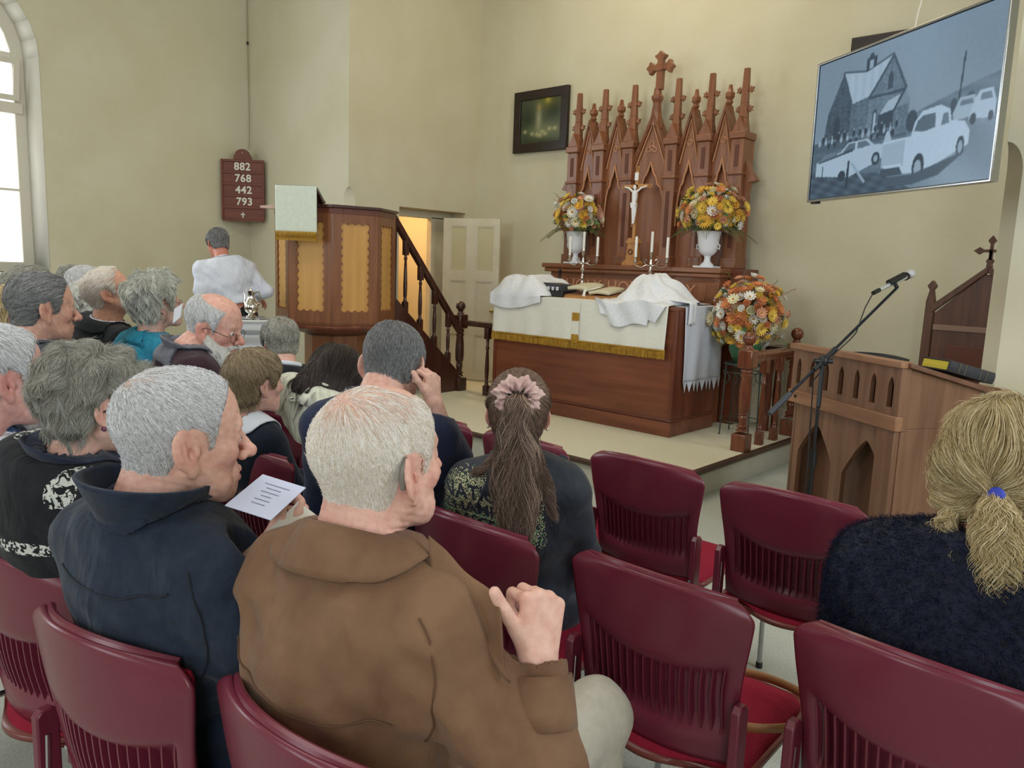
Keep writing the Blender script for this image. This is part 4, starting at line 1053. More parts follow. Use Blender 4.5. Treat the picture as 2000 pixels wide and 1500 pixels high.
# body below with gothic arch cut front
def archboard(xa, xb, z1, y0, y1):
    mb = MB(); n = 60
    for i in range(n):
        t0, t1 = i/n, (i+1)/n; x0, x1 = xa+(xb-xa)*t0, xa+(xb-xa)*t1
        def zz(t):
            q = abs(t*2-1)     # 0 centre
            s = (t*2) % 1; d = abs(s*2-1)       # two arches
            if t < .06 or t > .94 or abs(t-.5) < .05: return 0
            return .45+.27*(1-d**1.3)
        za, zb = zz(t0), zz(t1)
        if min(za, zb) == 0 < max(za, zb): za = zb = 0
        mb.add([(x0, y0, za), (x1, y0, zb), (x1, y0, z1), (x0, y0, z1), (x0, y1, za), (x1, y1, zb), (x1, y1, z1), (x0, y1, z1)], [(0, 1, 2, 3), (7, 6, 5, 4), (0, 4, 5, 1), (1, 5, 6, 2), (0, 3, 7, 4)])
    return mb
archboard(.02, LW_-.02, ZB-.04, .03, .055).build('arched_front', M['lectw'], lc, smooth=0)
MB().box(.03, LW_-.03, .15, .17, .0, ZB-.04).build('inner_front', mat('inner brown board', (112, 78, 58), .5), lc)
for x in (0.0, LW_-.03):
    MB().prism([(.03, 0), (LD-.03, 0), (LD-.03, ZB-.04), (.03, ZB-.04)], x, x+.03, ax='x').build('body_side', M['lectw'], lc, bevel=.004)
MB().box(-.02, LW_+.02, .0, LD, 0, .06).build('base', M['lectw'], lc, bevel=.006)
MB().box(LW_-.12, LW_-.005, .0, .03, .06, ZB-.05).build('front_stile', M['lectw'], lc, bevel=.004)
MB().box(.06, .075, -.018, -.012, ZB-.02, ZB-.005).build('hole_plate', M['black'], lc)
# black bible on the desk
T = Matrix.Translation((B_.x, B_.y, 0)) @ Matrix.Rotation(ang_, 4, 'Z')
lb = thing('lectern_bible', 'thick black bible with yellow page edges lying on lectern', 'book', T @ Vector((LW_-.19, LD+.01, LZ-.078)), ang_+R(-4))
tilt = -math.atan2(dz*1.2, LD+.12); lb.rotation_euler = (Matrix.Rotation(ang_, 4, 'Z') @ Matrix.Rotation(tilt, 4, 'X') @ Matrix.Rotation(R(54)-ang_, 4, 'Z')).to_euler()
lb.location = at_d(1866, 724, 3.66)+Vector((0, 0, -.022)); lb.scale = (.86, .9, .9)
MB().box(-.14, .14, -.10, .095, .008, .052).build('page_block', M['gilt'], lb, bevel=.002)
MB().box(-.148, .148, -.105, .10, 0, .008).build('cover', M['bookblack'], lb, bevel=.003)
MB().box(-.148, .148, -.105, .10, .052, .060).build('cover', M['bookblack'], lb, bevel=.003)
MB().prism([(-.105, 0), (-.112, .02), (-.112, .04), (-.105, .06), (-.09, .06), (-.09, 0)], -.148, .148, ax='x').build('spine', M['bookblack'], lb, bevel=.003)
for x in (-.09, -.05, .05, .09): MB().box(x-.001, x+.001, -.1135, -.111, .004, .056).build('gilt_rule', mat('dull gilt', (120, 110, 80), .5), lb)
# high backed carved chair behind
th = thing('clergy_chair', 'tall carved wooden chair with gabled cross topped back near wall', 'chair', (-1.18, 6.12, 0), 0)
MB().prism([(-.30, .75), (.30, .75), (.30, 1.28), (.02, 1.56), (-.02, 1.56), (-.30, 1.28)], -.02, .02).build('back_panel', M['thronew'], th, bevel=.004)
for s in (-1, 1):
    MB().prism([(-.035, 0), (.035, 0), (.028, 1.36), (.012, 1.44), (.03, 1.47), (.0, 1.51), (-.03, 1.47), (-.012, 1.44), (-.028, 1.36)], -.03, .03, T=TR((s*.335, 0, 0))).build('side_post', M['thronew'], th, bevel=.006)
    MB().prism([(s*.32, 1.28), (s*.0, 1.575), (s*.0, 1.62), (s*.33, 1.33)], -.035, .03).build('gable_rail', M['thronew'], th, bevel=.004)
MB().box(-.30, .30, -.03, .0, 1.16, 1.20).build('cross_rail', mat('worn rail edge', (140, 110, 92), .4), th, bevel=.004)
MB().box(-.2, .2, -.03, -.01, .8, 1.06).build('inset_panel', M['groove'], th, bevel=.004)
q = MB(); q.prism([(-.02, 1.60), (.02, 1.60), (.012, 1.66), (-.012, 1.66)], -.02, .02)
def armc(a):
    p = [(.011, 0), (.009, .045), (.026, .07), (.0, .105), (-.026, .07), (-.009, .045), (-.011, 0)]
    ca, sa = math.cos(a), math.sin(a); return [(ca*u+sa*v, 1.72-sa*u+ca*v) for u, v in p]
for a in (0, PI/2, PI, -PI/2): q.prism(armc(a), -.012, .012)
q.box(-.011, .011, -.012, .012, 1.6, 1.73)
q.build('cross', M['thronew'], th, bevel=.002)
MB().box(-.33, .33, -.42, .0, .42, .48).build('seat', M['thronew'], th, bevel=.01)
for s in (-1, 1):
    MB().box(s*.33-.025, s*.33+.025, -.42, -.36, 0, .68).build('leg', M['thronew'], th, bevel=.006)
    MB().box(s*.33-.03, s*.33+.03, -.44, .0, .68, .71).build('arm', M['thronew'], th, bevel=.008)
# round backed dark chair partly hidden behind the lectern
rc = thing('round_back_chair', 'dark curved chair back showing above the lectern top', 'chair', (-1.60, 5.15, 0), R(20))
MB().grid(lambda u, v: (.24*math.sin((u-.5)*2.3), .12*(1-math.cos((u-.5)*2.3))*-1.4, .93+.09*v+.02*math.cos((u-.5)*3)), 24, 6).build('back_band', M['black'], rc, solid=.02, smooth=80)
for s in (-1, 1): MB().tube([(s*.22, -.05, .95), (s*.2, -.03, .45), (s*.2, .0, 0)], .014, 8).build('rear_leg', M['black'], rc); MB().tube([(s*.19, -.38, .44), (s*.19, -.4, 0)], .014, 8).build('front_leg', M['black'], rc)
MB().lathe([(.2, .43), (.215, .445), (.2, .47), (.02, .475)], 24, T=TR((0, -.2, 0))).build('seat', M['black'], rc)

# ------------------------------------------------------------------ microphone stand
_j = at_d(1598, 795, 3.75)
ms = thing('microphone_stand', 'black boom microphone stand in front of lectern', 'microphone stand', (_j.x, _j.y, 0))
o0 = Vector((_j.x, _j.y, 0)); J = _j-o0
MB().tube([(0, 0, .06), (0, 0, .60)], .011, 10).build('lower_pole', M['black'], ms)
MB().tube([(0, 0, .58), (0, 0, .66)], .017, 12).build('clutch', M['black'], ms)
MB().tube([(0, 0, .62), (J.x*.2, J.y*.2, .78), (J.x, J.y, J.z)], .008, 10).build('upper_pole', M['black'], ms)
for k_ in range(3):
    a = R(30+120*k_); MB().tube([(0, 0, .14), (.30*math.cos(a), .30*math.sin(a), .012)], .008, 8).build('leg', M['black'], ms)
    MB().ball((.30*math.cos(a), .30*math.sin(a), .014), .014, 8, 6).build('rubber_foot', M['black'], ms)
e0 = at_d(1503, 808, 3.66)-o0; e1 = at_d(1752, 562, 3.95)-o0; e1b = at_d(1560, 770, 3.7)-o0
MB().tube([e0+(e1-e0)*.12, e1], .0075, 10).build('boom', mat('dark steel', (46, 52, 62), .25, .8), ms)
MB().tube([e0, e0+(e1-e0)*.15], .013, 12).build('counterweight', M['dkgrey'], ms)
jm = e0+(e1-e0)*.40
MB().ball(tuple(jm), (.028, .02, .028), 12, 8).build('boom_joint', M['black'], ms, smooth=80)
MB().tube([jm+Vector((-.03, -.03, .0)), jm+Vector((.035, .03, 0))], .012, 10).build('joint_knob', M['black'], ms)
MB().tube([J, jm], .012, 8).build('joint_neck', M['black'], ms)
MB().tube([jm-(e1-e0)*.07, jm+(e1-e0)*.10], .013, 10).build('boom_sleeve', M['black'], ms)
cl = at_d(1745, 548, 3.97)-o0
MB().tube([e1, cl], .010, 8).build('clip_hinge', M['black'], ms)
m0 = at_d(1716, 567, 3.92); m1 = at_d(1790, 529, 4.06)
MB().tube([cl+(m0-m1)*.12, cl+(m1-m0)*.28], .017, 12).build('mic_clip', M['black'], ms)
mc = thing('microphone', 'silver handheld microphone clipped to end of boom', 'microphone', m0)
d_ = m1-m0
MB().tube([d_*.0, d_*.2, d_*.62, d_*.7], [.010, .011, .014, .016], 14).build('handle_body', mat('silver mic body', (206, 210, 214), .3, .6), mc)
MB().tube([d_*.69, d_*.73], .021, 14).build('collar_ring', M['black'], mc)
MB().ball(tuple(d_*.84), .0245, 14, 10).build('grille', mat('mic grille', (214, 216, 218), .35, .5, bump=.8, bscale=900, bdist=.003), mc, smooth=80)
MB().tube([-d_*.14, d_*.02], .011, 10).build('plug', M['black'], mc)
cc = thing('microphone_cable', 'thin black cable looping from microphone down the stand', 'cable', m0)
rel = lambda p: p-m0
b0 = o0
MB().tube([rel(m0-d_*.14), rel(at_d(1690, 600, 3.88)), rel(at_d(1672, 650, 3.86)), rel(b0+e0+(e1-e0)*.62+Vector((0, 0, -.03))), rel(b0+e0+(e1-e0)*.5+Vector((.0, 0, -.025))), rel(b0+jm+Vector((-.03, -.02, -.10))), rel(b0+Vector((-.02, -.014, .62))), rel(b0+Vector((-.02, -.01, .30))), rel(b0+Vector((.05, -.05, .02)))], .0035, 6).build('cable_line', M['black'], cc)

# ------------------------------------------------------------------ hanging screen
c0_, c1_, c2_, c3_ = at_d(1585, 392, 4.5), at_d(1950, 357, 3.27), at_d(1983, -14, 3.22), at_d(1597, 128, 4.43)
ex = (c1_-c0_); TVW = ex.length; ex.z = 0; ex.normalize(); ez0 = (c3_-c0_); TVH = ((c3_-c0_).length+(c2_-c1_).length)/2
up = Vector((0, 0, 1)); nrm = ex.cross(up)*-1   # pointing away from the viewer side check below
cen = (c0_+c1_+c2_+c3_)/4
tiltv = ez0-ex*ez0.dot(ex); tiltv.normalize()
ey = tiltv.cross(ex)
TT = Matrix((( ex.x, ey.x, tiltv.x, cen.x), (ex.y, ey.y, tiltv.y, cen.y), (ex.z, ey.z, tiltv.z, cen.z), (0, 0, 0, 1)))
tv = thing('wall_screen', 'large thin framed flat screen hanging high showing old church photograph', 'screen')
tv.matrix_world = TT
def lerp(a, b, t): return a+(b-a)*t
def tvimg(U, V):
    """black and white village church photograph toned blue, U right, V up, both 0..1"""
    wl, wr = 1/4.46, 1/3.245
    U = U*wl/(wr-U*(wr-wl))
    S = np.zeros(U.shape)
    X = U*1.65; Y = V
    S[:] = .53-.08*np.abs(U-.55)+.04*V
    S += .012*np.sin(U*9+V*4)
    def poly(pts, val, soft=False):
        P = [(p[0]*1.65, p[1]) for p in pts]; ins = np.zeros(U.shape, bool); n = len(P)
        for i in range(n):
            (x1, y1), (x2, y2) = P[i], P[(i+1) % n]
            if abs(y2-y1) < 1e-9: continue
            c = ((y1 > Y) != (y2 > Y)) & (X < (x2-x1)*(Y-y1)/(y2-y1)+x1); ins ^= c
        if callable(val): S[ins] = val(X[ins], Y[ins])
        else: S[ins] = val
        return ins
    def ell(cx, cy, rx, ry, val):
        m_ = ((X-cx*1.65)/(rx*1.65))**2+((Y-cy)/ry)**2 < 1; S[m_] = val
    rock = lambda b, a=.05: (lambda x, y: b+a*np.sin(x*70+3*np.sin(y*50))*np.sin(y*90+2*np.sin(x*40)))
    # hill, ground
    poly([(.45, .44), (.6, .50), (.75, .545), (.9, .585), (1, .60), (1, .2), (.45, .2)], lambda x, y: .40+.10*(y-.4)+.03*np.sin(x*12+y*60))
    poly([(0, .42), (.5, .42), (.5, 0), (0, 0)], .30)
    poly([(0, .34), (1, .36), (1, 0), (0, 0)], lambda x, y: .33+.10*x+.03*np.sin(x*30)*np.sin(y*60))
    poly([(.38, .0), (1, .0), (1, .34), (.80, .30)], lambda x, y: .50+.06*np.sin(x*6+y*9))
    poly([(0, .0), (.55, .0), (.36, .13), (0, .20)], lambda x, y: .26+.06*np.sin(x*40+y*30)*np.sin(y*80))
    # church
    poly([(.045, .40), (.064, .62), (.133, .88), (.186, .65), (.186, .38)], rock(.26))
    poly([(.133, .888), (.254, .845), (.394, .905), (.286, .665), (.186, .642)], lambda x, y: .70+.02*np.sin(x*90)); poly([(.133, .894), (.254, .851), (.394, .911), (.394, .899), (.254, .838), (.133, .880)], .30)
    poly([(.186, .38), (.186, .645), (.284, .668), (.284, .38)], rock(.36))
    poly([(.278, .36), (.280, .675), (.394, .89), (.477, .65), (.477, .38)], rock(.43))
    poly([(.274, .66), (.394, .91), (.397, .885), (.286, .65)], .28); poly([(.394, .91), (.484, .66), (.476, .64), (.391, .885)], .28)
    poly([(.28, .662), (.477, .655), (.477, .638), (.28, .642)], .25)
    poly([(.127, .875), (.133, .895), (.19, .655), (.184, .64)], .28)
    poly([(.25, .84), (.25, .925), (.262, .935), (.268, .96), (.28, .96), (.288, .935), (.302, .93), (.302, .86)], .22); poly([(.265, .85), (.265, .91), (.287, .915), (.287, .86)], .62)
    poly([(.375, .68), (.375, .76), (.388, .80), (.402, .76), (.402, .68)], .24)
    poly([(.305, .40), (.305, .54), (.318, .575), (.332, .54), (.332, .40)], .20); poly([(.311, .41), (.311, .53), (.318, .55), (.326, .53), (.326, .41)], .68)
    poly([(.10, .42), (.10, .55), (.115, .60), (.13, .55), (.13, .41)], .17)
    poly([(.34, .517), (.385, .60), (.45, .625), (.42, .535)], .68); poly([(.42, .535), (.472, .655), (.505, .575), (.505, .55)], .50)
    poly([(.335, .38), (.335, .52), (.42, .535), (.42, .36)], .20); poly([(.42, .36), (.42, .54), (.50, .555), (.50, .37)], rock(.40))
    poly([(.415, .53), (.47, .66), (.48, .65), (.425, .52)], .24)
    # trees, pole
    ell(.525, .43, .03, .07, .22); ell(.75, .46, .02, .05, .24); ell(.84, .49, .025, .035, .25)
    poly([(.770, .45), (.782, .77), (.790, .77), (.780, .45)], .17)
    # people
    for i in range(26):
        x = .03+.43*((i*37) % 26)/26; y = .41+.03*math.sin(i*2.1)+.0*(x < .3); ell(x, y, .007, .022, .14+.5*(i % 3 == 0)); ell(x, y+.03, .004, .009, .55)
    # cars left
    poly([(.02, .17), (.02, .27), (.08, .30), (.15, .32), (.19, .38), (.29, .38), (.33, .33), (.39, .32), (.39, .24), (.34, .20), (.2, .13)], .72)
    poly([(.16, .315), (.19, .365), (.225, .37), (.225, .32)], .36); poly([(.24, .32), (.24, .37), (.285, .365), (.31, .33)], .38)
    ell(.345, .23, .022, .045, .16); ell(.345, .23, .012, .025, .6); ell(.165, .145, .02, .04, .15)
    poly([(.03, .26), (.06, .32), (.12, .33), (.14, .29)], .42)
    # rest of the car row at right
    poly([(.75, .42), (.78, .50), (.86, .505), (.88, .46), (.88, .38), (.76, .37)], .66); poly([(.84, .36), (.86, .46), (.89, .52), (.96, .52), (.985, .44), (.985, .35)], .72)
    poly([(.785, .45), (.79, .485), (.85, .485), (.86, .455)], .40); poly([(.895, .46), (.90, .50), (.95, .50), (.965, .455)], .42); ell(.865, .36, .017, .035, .18); ell(.962, .36, .014, .03, .2)
    # pick-up truck
    poly([(.38, .16), (.38, .33), (.53, .335), (.545, .42), (.58, .475), (.68, .49), (.735, .45), (.745, .38), (.82, .36), (.855, .30), (.855, .22), (.62, .10), (.50, .10)], .76)
    poly([(.545, .36), (.56, .42), (.59, .45), (.655, .45), (.66, .36), (.6, .345)], .34); poly([(.69, .36), (.70, .435), (.725, .43), (.735, .37)], .42)
    poly([(.38, .16), (.38, .31), (.50, .32), (.50, .15)], .66)
    ell(.585, .13, .032, .085, .15); ell(.583, .12, .020, .055, .62); ell(.81, .215, .022, .06, .17); ell(.81, .21, .013, .038, .6)
    poly([(.38, .10), (.38, .15), (.48, .15), (.50, .10)], .24); poly([(.39, .155), (.39, .17), (.49, .17), (.49, .155)], .8)
    poly([(.40, .03), (.41, .09), (.56, .09), (.80, .17), (.85, .19), (.70, .06), (.55, .02)], lambda x, y: .27+0*x)
    # fence posts in front
    poly([(.19, .06), (.192, .25), (.202, .25), (.204, .06)], .13); poly([(.21, .22), (.29, .07), (.298, .085), (.215, .24)], .62); poly([(.055, .14), (.055, .24), (.06, .24), (.06, .14)], .2)
    poly([(.215, .33), (.215, .31), (.03, .265), (.03, .27)], .2)
    poly([(.38, .33), (.39, .39), (.40, .405), (.41, .39), (.425, .33)], .7)
    rs = np.random.RandomState(2); S += rs.normal(0, .012, S.shape)
    k = np.ones(5)/5.
    S2 = S.copy()
    S2[1:-1, 1:-1] = (S[1:-1, 1:-1]*2+S[:-2, 1:-1]+S[2:, 1:-1]+S[1:-1, :-2]+S[1:-1, 2:])/6
    S2 = np.clip(S2, 0, 1)
    S2 = np.clip((S2-.15)/.62, 0, 1)
    lo = np.array([.12, .20, .27]); hi = np.array([.66, .76, .84])
    return lo+(hi-lo)*S2[..., None]
scm = mat('screen picture', (255, 255, 255), .22, vcol='print', spec=.4)
_n = scm.node_tree; _b = _n.nodes['Principled BSDF']; _a = [n for n in _n.nodes if n.type == 'ATTRIBUTE'][0]
for l in list(_b.inputs['Base Color'].links): _n.links.remove(l)
_b.inputs['Base Color'].default_value = (.02, .022, .025, 1)
_n.links.new(_a.outputs['Color'], _b.inputs['Emission Color']); _b.inputs['Emission Strength'].default_value = 1.4
vpaint('picture', 330, 200, tvimg, TVW-.03, TVH-.03, scm, tv, TR((0, -.012, 0)))
bz = .012
MB().ring([(-TVW/2, -TVH/2), (TVW/2, -TVH/2), (TVW/2, TVH/2), (-TVW/2, TVH/2)], [(-TVW/2+bz, -TVH/2+bz), (TVW/2-bz, -TVH/2+bz), (TVW/2-bz, TVH/2-bz), (-TVW/2+bz, TVH/2-bz)], -.022, .02).build('bezel', M['steel'], tv, bevel=.003)
MB().box(-TVW/2+.005, TVW/2-.005, -.008, .025, -TVH/2+.005, TVH/2-.005).build('back_shell', M['black'], tv, bevel=.006)
MB().box(-.2, .2, .025, .05, -.15, .15).build('mount_plate', M['black'], tv, bevel=.004)
MB().box(-TVW/2+.03, -TVW/2+.08, -.015, .015, -TVH/2-.010, -TVH/2).build('foot_tab', M['black'], tv)
# ceiling tube carrying it
bk = thing('screen_bracket', 'black ceiling pole and bar carrying the hanging screen from behind', 'bracket', cen)
_pt = cen+ex*(TVW*.40)+ey*.07
MB().tube([tuple(_pt-cen-tiltv*.2), tuple(_pt-cen+Vector((0, 0, ZC-_pt.z-.01)))], .018, 10).build('ceiling_pole', M['black'], bk)
MB().tube([tuple(ey*.06-ex*.2), tuple(ey*.06+ex*TVW*.42)], .015, 8).build('cross_bar', M['black'], bk)
wc = thing('cable', 'white cord rising from top edge of hanging screen', 'cord', cen)
q0 = at_d(1785, 56, 3.80)-cen
MB().tube([q0+Vector((0, 0, -.03)), at_d(1792, 30, 3.80)-cen, at_d(1803, -10, 3.80)-cen, at_d(1812, -60, 3.80)-cen, Vector((.15, .3, 5.98-cen.z))], .004, 6).build('cord_line', mat('white cord', (224, 214, 200), .7), wc)

# ------------------------------------------------------------------ vestry glimpse: hanging robes and a rail
vr = thing('robe_rail', 'dark wall rail with pegs inside the lit vestry doorway', 'coat rail', (-8.1, 5.9, 1.62))
MB().box(0, .03, -.7, .7, -.02, .02).build('rail', M['darkwood'], vr)
for k_ in range(6): MB().tube([(.03, -.6+.24*k_, 0), (.09, -.6+.24*k_, .02)], .008, 6).build('peg', M['darkwood'], vr)
for j, (y, c, l, lab) in enumerate(((5.45, (226, 214, 206), 1.2, 'long pale robe hanging at left of vestry rail'), (5.72, (214, 206, 204), 1.25, 'long grey white robe hanging in middle of vestry rail'), (6.02, (206, 178, 160), 1.1, 'pinkish patterned robe hanging at right of vestry rail'), (6.25, (200, 120, 50), .5, 'short orange cloth hanging on vestry rail'))):
    rb_ = thing('robe', lab, 'robe', (-7.98, y, 1.62))
    MB().grid(lambda u, v: (.03+.05*v+.02*math.sin(u*25), (u-.5)*(.14+.16*min(1, v*3)), -l*v), 30, 14).build('robe_cloth', mat('robe cloth %d' % j, c, .8), rb_, solid=.01, smooth=80)
# ------------------------------------------------------------------ stacking chairs
def sst(a, b, x): t = max(0, min(1, (x-a)/(b-a))); return t*t*(3-2*t)
def make_chair():
    t = thing('stacking_chair', 'x', 'chair', (0, 0, 0))
    # local: back at y=0 side (top of back at y=0), sitter faces +y
    ZT, ZL = .85, .445
    def W(v):
        w = .205+.028*sst(.35, .95, v)
        if v > .86: w -= .045*((v-.86)/.14)**2.6
        return w
    def base(u, v):
        uu = u*2-1; w = W(v); x = uu*w
        z = ZL+(ZT-ZL)*v-.022*sst(.8, 1, v)*uu*uu-.0*uu
        z += .035*(1-uu*uu)*(v-1)*0-.006*(1-abs(uu)**2)*(1-v)
        y = .055*uu*uu+.055*(1-v)-.01*math.sin(v*PI)
        return x, y, z, uu
    def outer(u, v):
        x, y, z, uu = base(u, v)
        lo = .12; hi = .66-.09*(1-uu*uu)
        rec = sst(lo, lo+.14, v)*(1-sst(hi-.10, hi, v))*(1-sst(.80, .90, abs(uu)))
        return (x, y+.026*rec, z)
    s = MB().grid(outer, 57, 33); s.build('back_shell', M['plastic'], t, solid=.010, smooth=80, offs=-1 if False else 1)
    n = 17
    for i in range(n):
        uu = -.84+1.68*i/(n-1); u = (uu+1)/2
        hi = .65-.09*(1-uu*uu)
        vs = []; K = 9
        for j in range(K):
            v = .14+(hi-.14)*j/(K-1); x, y, z, _ = base(u, v)
            dp_ = .004*math.sin(PI*j/(K-1))
            vs += [(x-.002, y-dp_, z), (x+.002, y-dp_, z), (x+.002, y+.028, z), (x-.002, y+.028, z)]
        fs = []
        for j in range(K-1):
            for k in range(4): l = (k+1) % 4; fs.append((j*4+k, j*4+l, (j+1)*4+l, (j+1)*4+k))
        MB().add(vs, fs).build('rib', M['plastic'], t, smooth=0)
    # top edge bead
    MB().tube([(lambda b: (b[0], b[1]+.005, b[2]))(base(u/40, 1.0)) for u in range(41)], .008, 8).build('top_edge', M['plastic'], t)
    # pad on the front of the back
    def pad(u, v):
        x, y, z, uu = base(.05+.9*u, .16+.78*v)
        e = min(u, 1-u, v, 1-v); return (x, y+.024+.020*sst(0, .12, e), z)
    MB().grid(pad, 24, 18).build('back_pad', M['fabric'], t, smooth=80, solid=.006)
    for s_ in (-1, 1):
        MB().prism([(.03, .42), (.075, .42), (.075, .60), (.062, .612), (.042, .612), (.03, .60)], s_*.218-.011, s_*.218+.011, ax='x').build('side_bracket', M['plastic'], t, bevel=.004)
        MB().lathe([(.006, 0), (.006, .003), (.002, .005)], 10, T=TR((s_*.214, .028, .46), rx=R(90))).build('screw', M['chrome'], t)
        MB().lathe([(.004, 0), (.004, .002), (.001, .003)], 8, T=TR((s_*.196, base((s_*.85+1)/2, .86)[1]-.001, .79), rx=R(90))).build('screw', M['black'], t)
    # seat: padded pan with brown shell edge, rear arc
    def seat(u, v, top=True):
        uu = u*2-1; yy = .075+.425*v; w = .225-.012*v-.03*max(0, (v-.88)/.12)**2-.10*max(0, (.12-v)/.12)**2
        return uu*w, yy
    def sp(u, v):
        x, y = seat(u, v); e = min(u, 1-u, v, 1-v); y -= .055*(1-(2*u-1)**2)*(1-v)**3
        return (x, y, .425+.032*sst(0, .10, e)-.012*sst(.75, 1, v))
    MB().grid(sp, 24, 24).build('seat_pad', M['fabric'], t, smooth=80, solid=.01, offs=-1)
    def sh(u, v):
        x, y = seat(u, v); y -= .062*(1-(2*u-1)**2)*(1-v)**3
        e = min(u, 1-u, v, 1-v); return (x*1.03, y-.004+.008*v, .415-.028*sst(0, .25, e))
    MB().grid(sh, 24, 24).build('seat_shell', M['seatedge'], t, smooth=80, solid=.014, offs=1)
    for s_ in (-1, 1):
        MB().tube([(s_*.214, .05, .56), (s_*.214, .045, .42), (s_*.216, -.01, .012)], .0095, 10).build('rear_leg', M['chrome'], t)
        MB().tube([(s_*.20, .30, .40), (s_*.205, .45, .385), (s_*.208, .475, .36), (s_*.214, .50, .012)], .0095, 10).build('front_leg', M['chrome'], t)
        MB().tube([(s_*.214, .045, .405), (s_*.20, .30, .40)], .008, 8).build('side_tube', M['chrome'], t)
        for (x, y) in ((s_*.216, -.01), (s_*.214, .50)): MB().lathe([(.013, 0), (.013, .02), (.010, .024)], 10, T=TR((x, y, 0))).build('glide', M['black'], t)
    MB().tube([(-.19, .12, .395), (.19, .12, .395)], .008, 8).build('cross_tube', M['chrome'], t)
    return t
CHP = make_chair()
bpy.context.view_layer.update()
index_children(CHP)
_first = [True]
def chair(x, y, rz, label, group=None):
    if _first[0]: o = CHP; _first[0] = False
    else: o = copy_tree(CHP)
    o.location = (x, y, 0); o.rotation_euler[2] = R(rz); o['label'] = label
    if group: o['group'] = group
    elif 'group' in o.keys(): del o['group']
    return o
RA, RB, R0 = 1.39, 2.25, .50
chair(-.31, RA+.02, -3, 'maroon chair under the woman with curly blonde ponytail')
chair(-.845, RA, 0, 'empty maroon chair with tan strap loop lying on its seat')
chair(-1.38, RA-.05, 0, 'maroon chair under girl with long brown ponytail')
chair(-1.90, RA-.01, 0, 'maroon chair under man resting hand against face')
chair(-2.43, RA-.09, 4, 'maroon chair directly behind the boy with white collar')
chair(-3.26, 1.24, 0, 'maroon chair under the bearded man in glasses')
chair(-.89, RB, 3, 'empty maroon chair right of centre nearest lectern')
chair(-1.425, RB+.0, 1, 'empty maroon chair left of the one nearest lectern')
chair(-1.94, RB-.07, -2, 'empty maroon chair directly beyond girl with ponytail')
chair(-2.46, RB-.07, 0, 'empty maroon chair showing one corner beside navy clad man')
chair(-2.92, 1.68, 14, 'maroon chair under woman in white cable knit')
chair(-3.62, 1.96, 20, 'maroon chair under grey haired man with hearing aid in dark suit')
chair(-.90, R0+.02, 2, 'maroon chair under man in brown jacket in foreground')
chair(-1.37, R0-.07, 12, 'maroon chair under man in dark fleece')
chair(-1.88, R0-.07, 10, 'maroon chair under woman in black patterned top')
chair(-2.42, R0-.13, 8, 'maroon chair under man with white goatee at left edge')
chair(-3.38, .77, 6, 'maroon chair under man in dark grey suit at left')
chair(-3.90, 1.40, 8, 'maroon chair under woman in teal top')
chair(-4.47, 1.40, 8, 'maroon chair under man in black suit looking up')
chair(-4.35, 2.45, 10, 'empty maroon chair between teal top woman and font')
chair(-5.00, 1.50, 8, 'maroon chair under woman with white blonde curls')
chair(-5.55, 1.66, 10, 'maroon chair under white haired man in dark jacket')
chair(-6.12, 1.78, 10, 'maroon chair under man in plum jumper')
chair(-3.97, .77, 6, 'maroon chair under fair haired woman in cardigan')
# strap loop on the empty chair
sl_ = thing('bag_strap', 'tan leather strap loop lying on the seat of empty maroon chair', 'strap', (-.70, RA+.30, .468))
pts = []
for k_ in range(41):
    a = 2*PI*k_/40; pts.append((.135*math.cos(a)+.02*math.sin(a*2), .10*math.sin(a), .018+.016*math.sin(a*1.0+.4)))
vs = []; fs = []
for i, p in enumerate(pts):
    vs += [(p[0], p[1], p[2]-.011), (p[0], p[1], p[2]+.011)]
for i in range(40): fs.append((2*i, 2*i+2, 2*i+3, 2*i+1))
MB().add(vs, fs).build('strap_band', M['tanleather'], sl_, solid=.003, smooth=80)
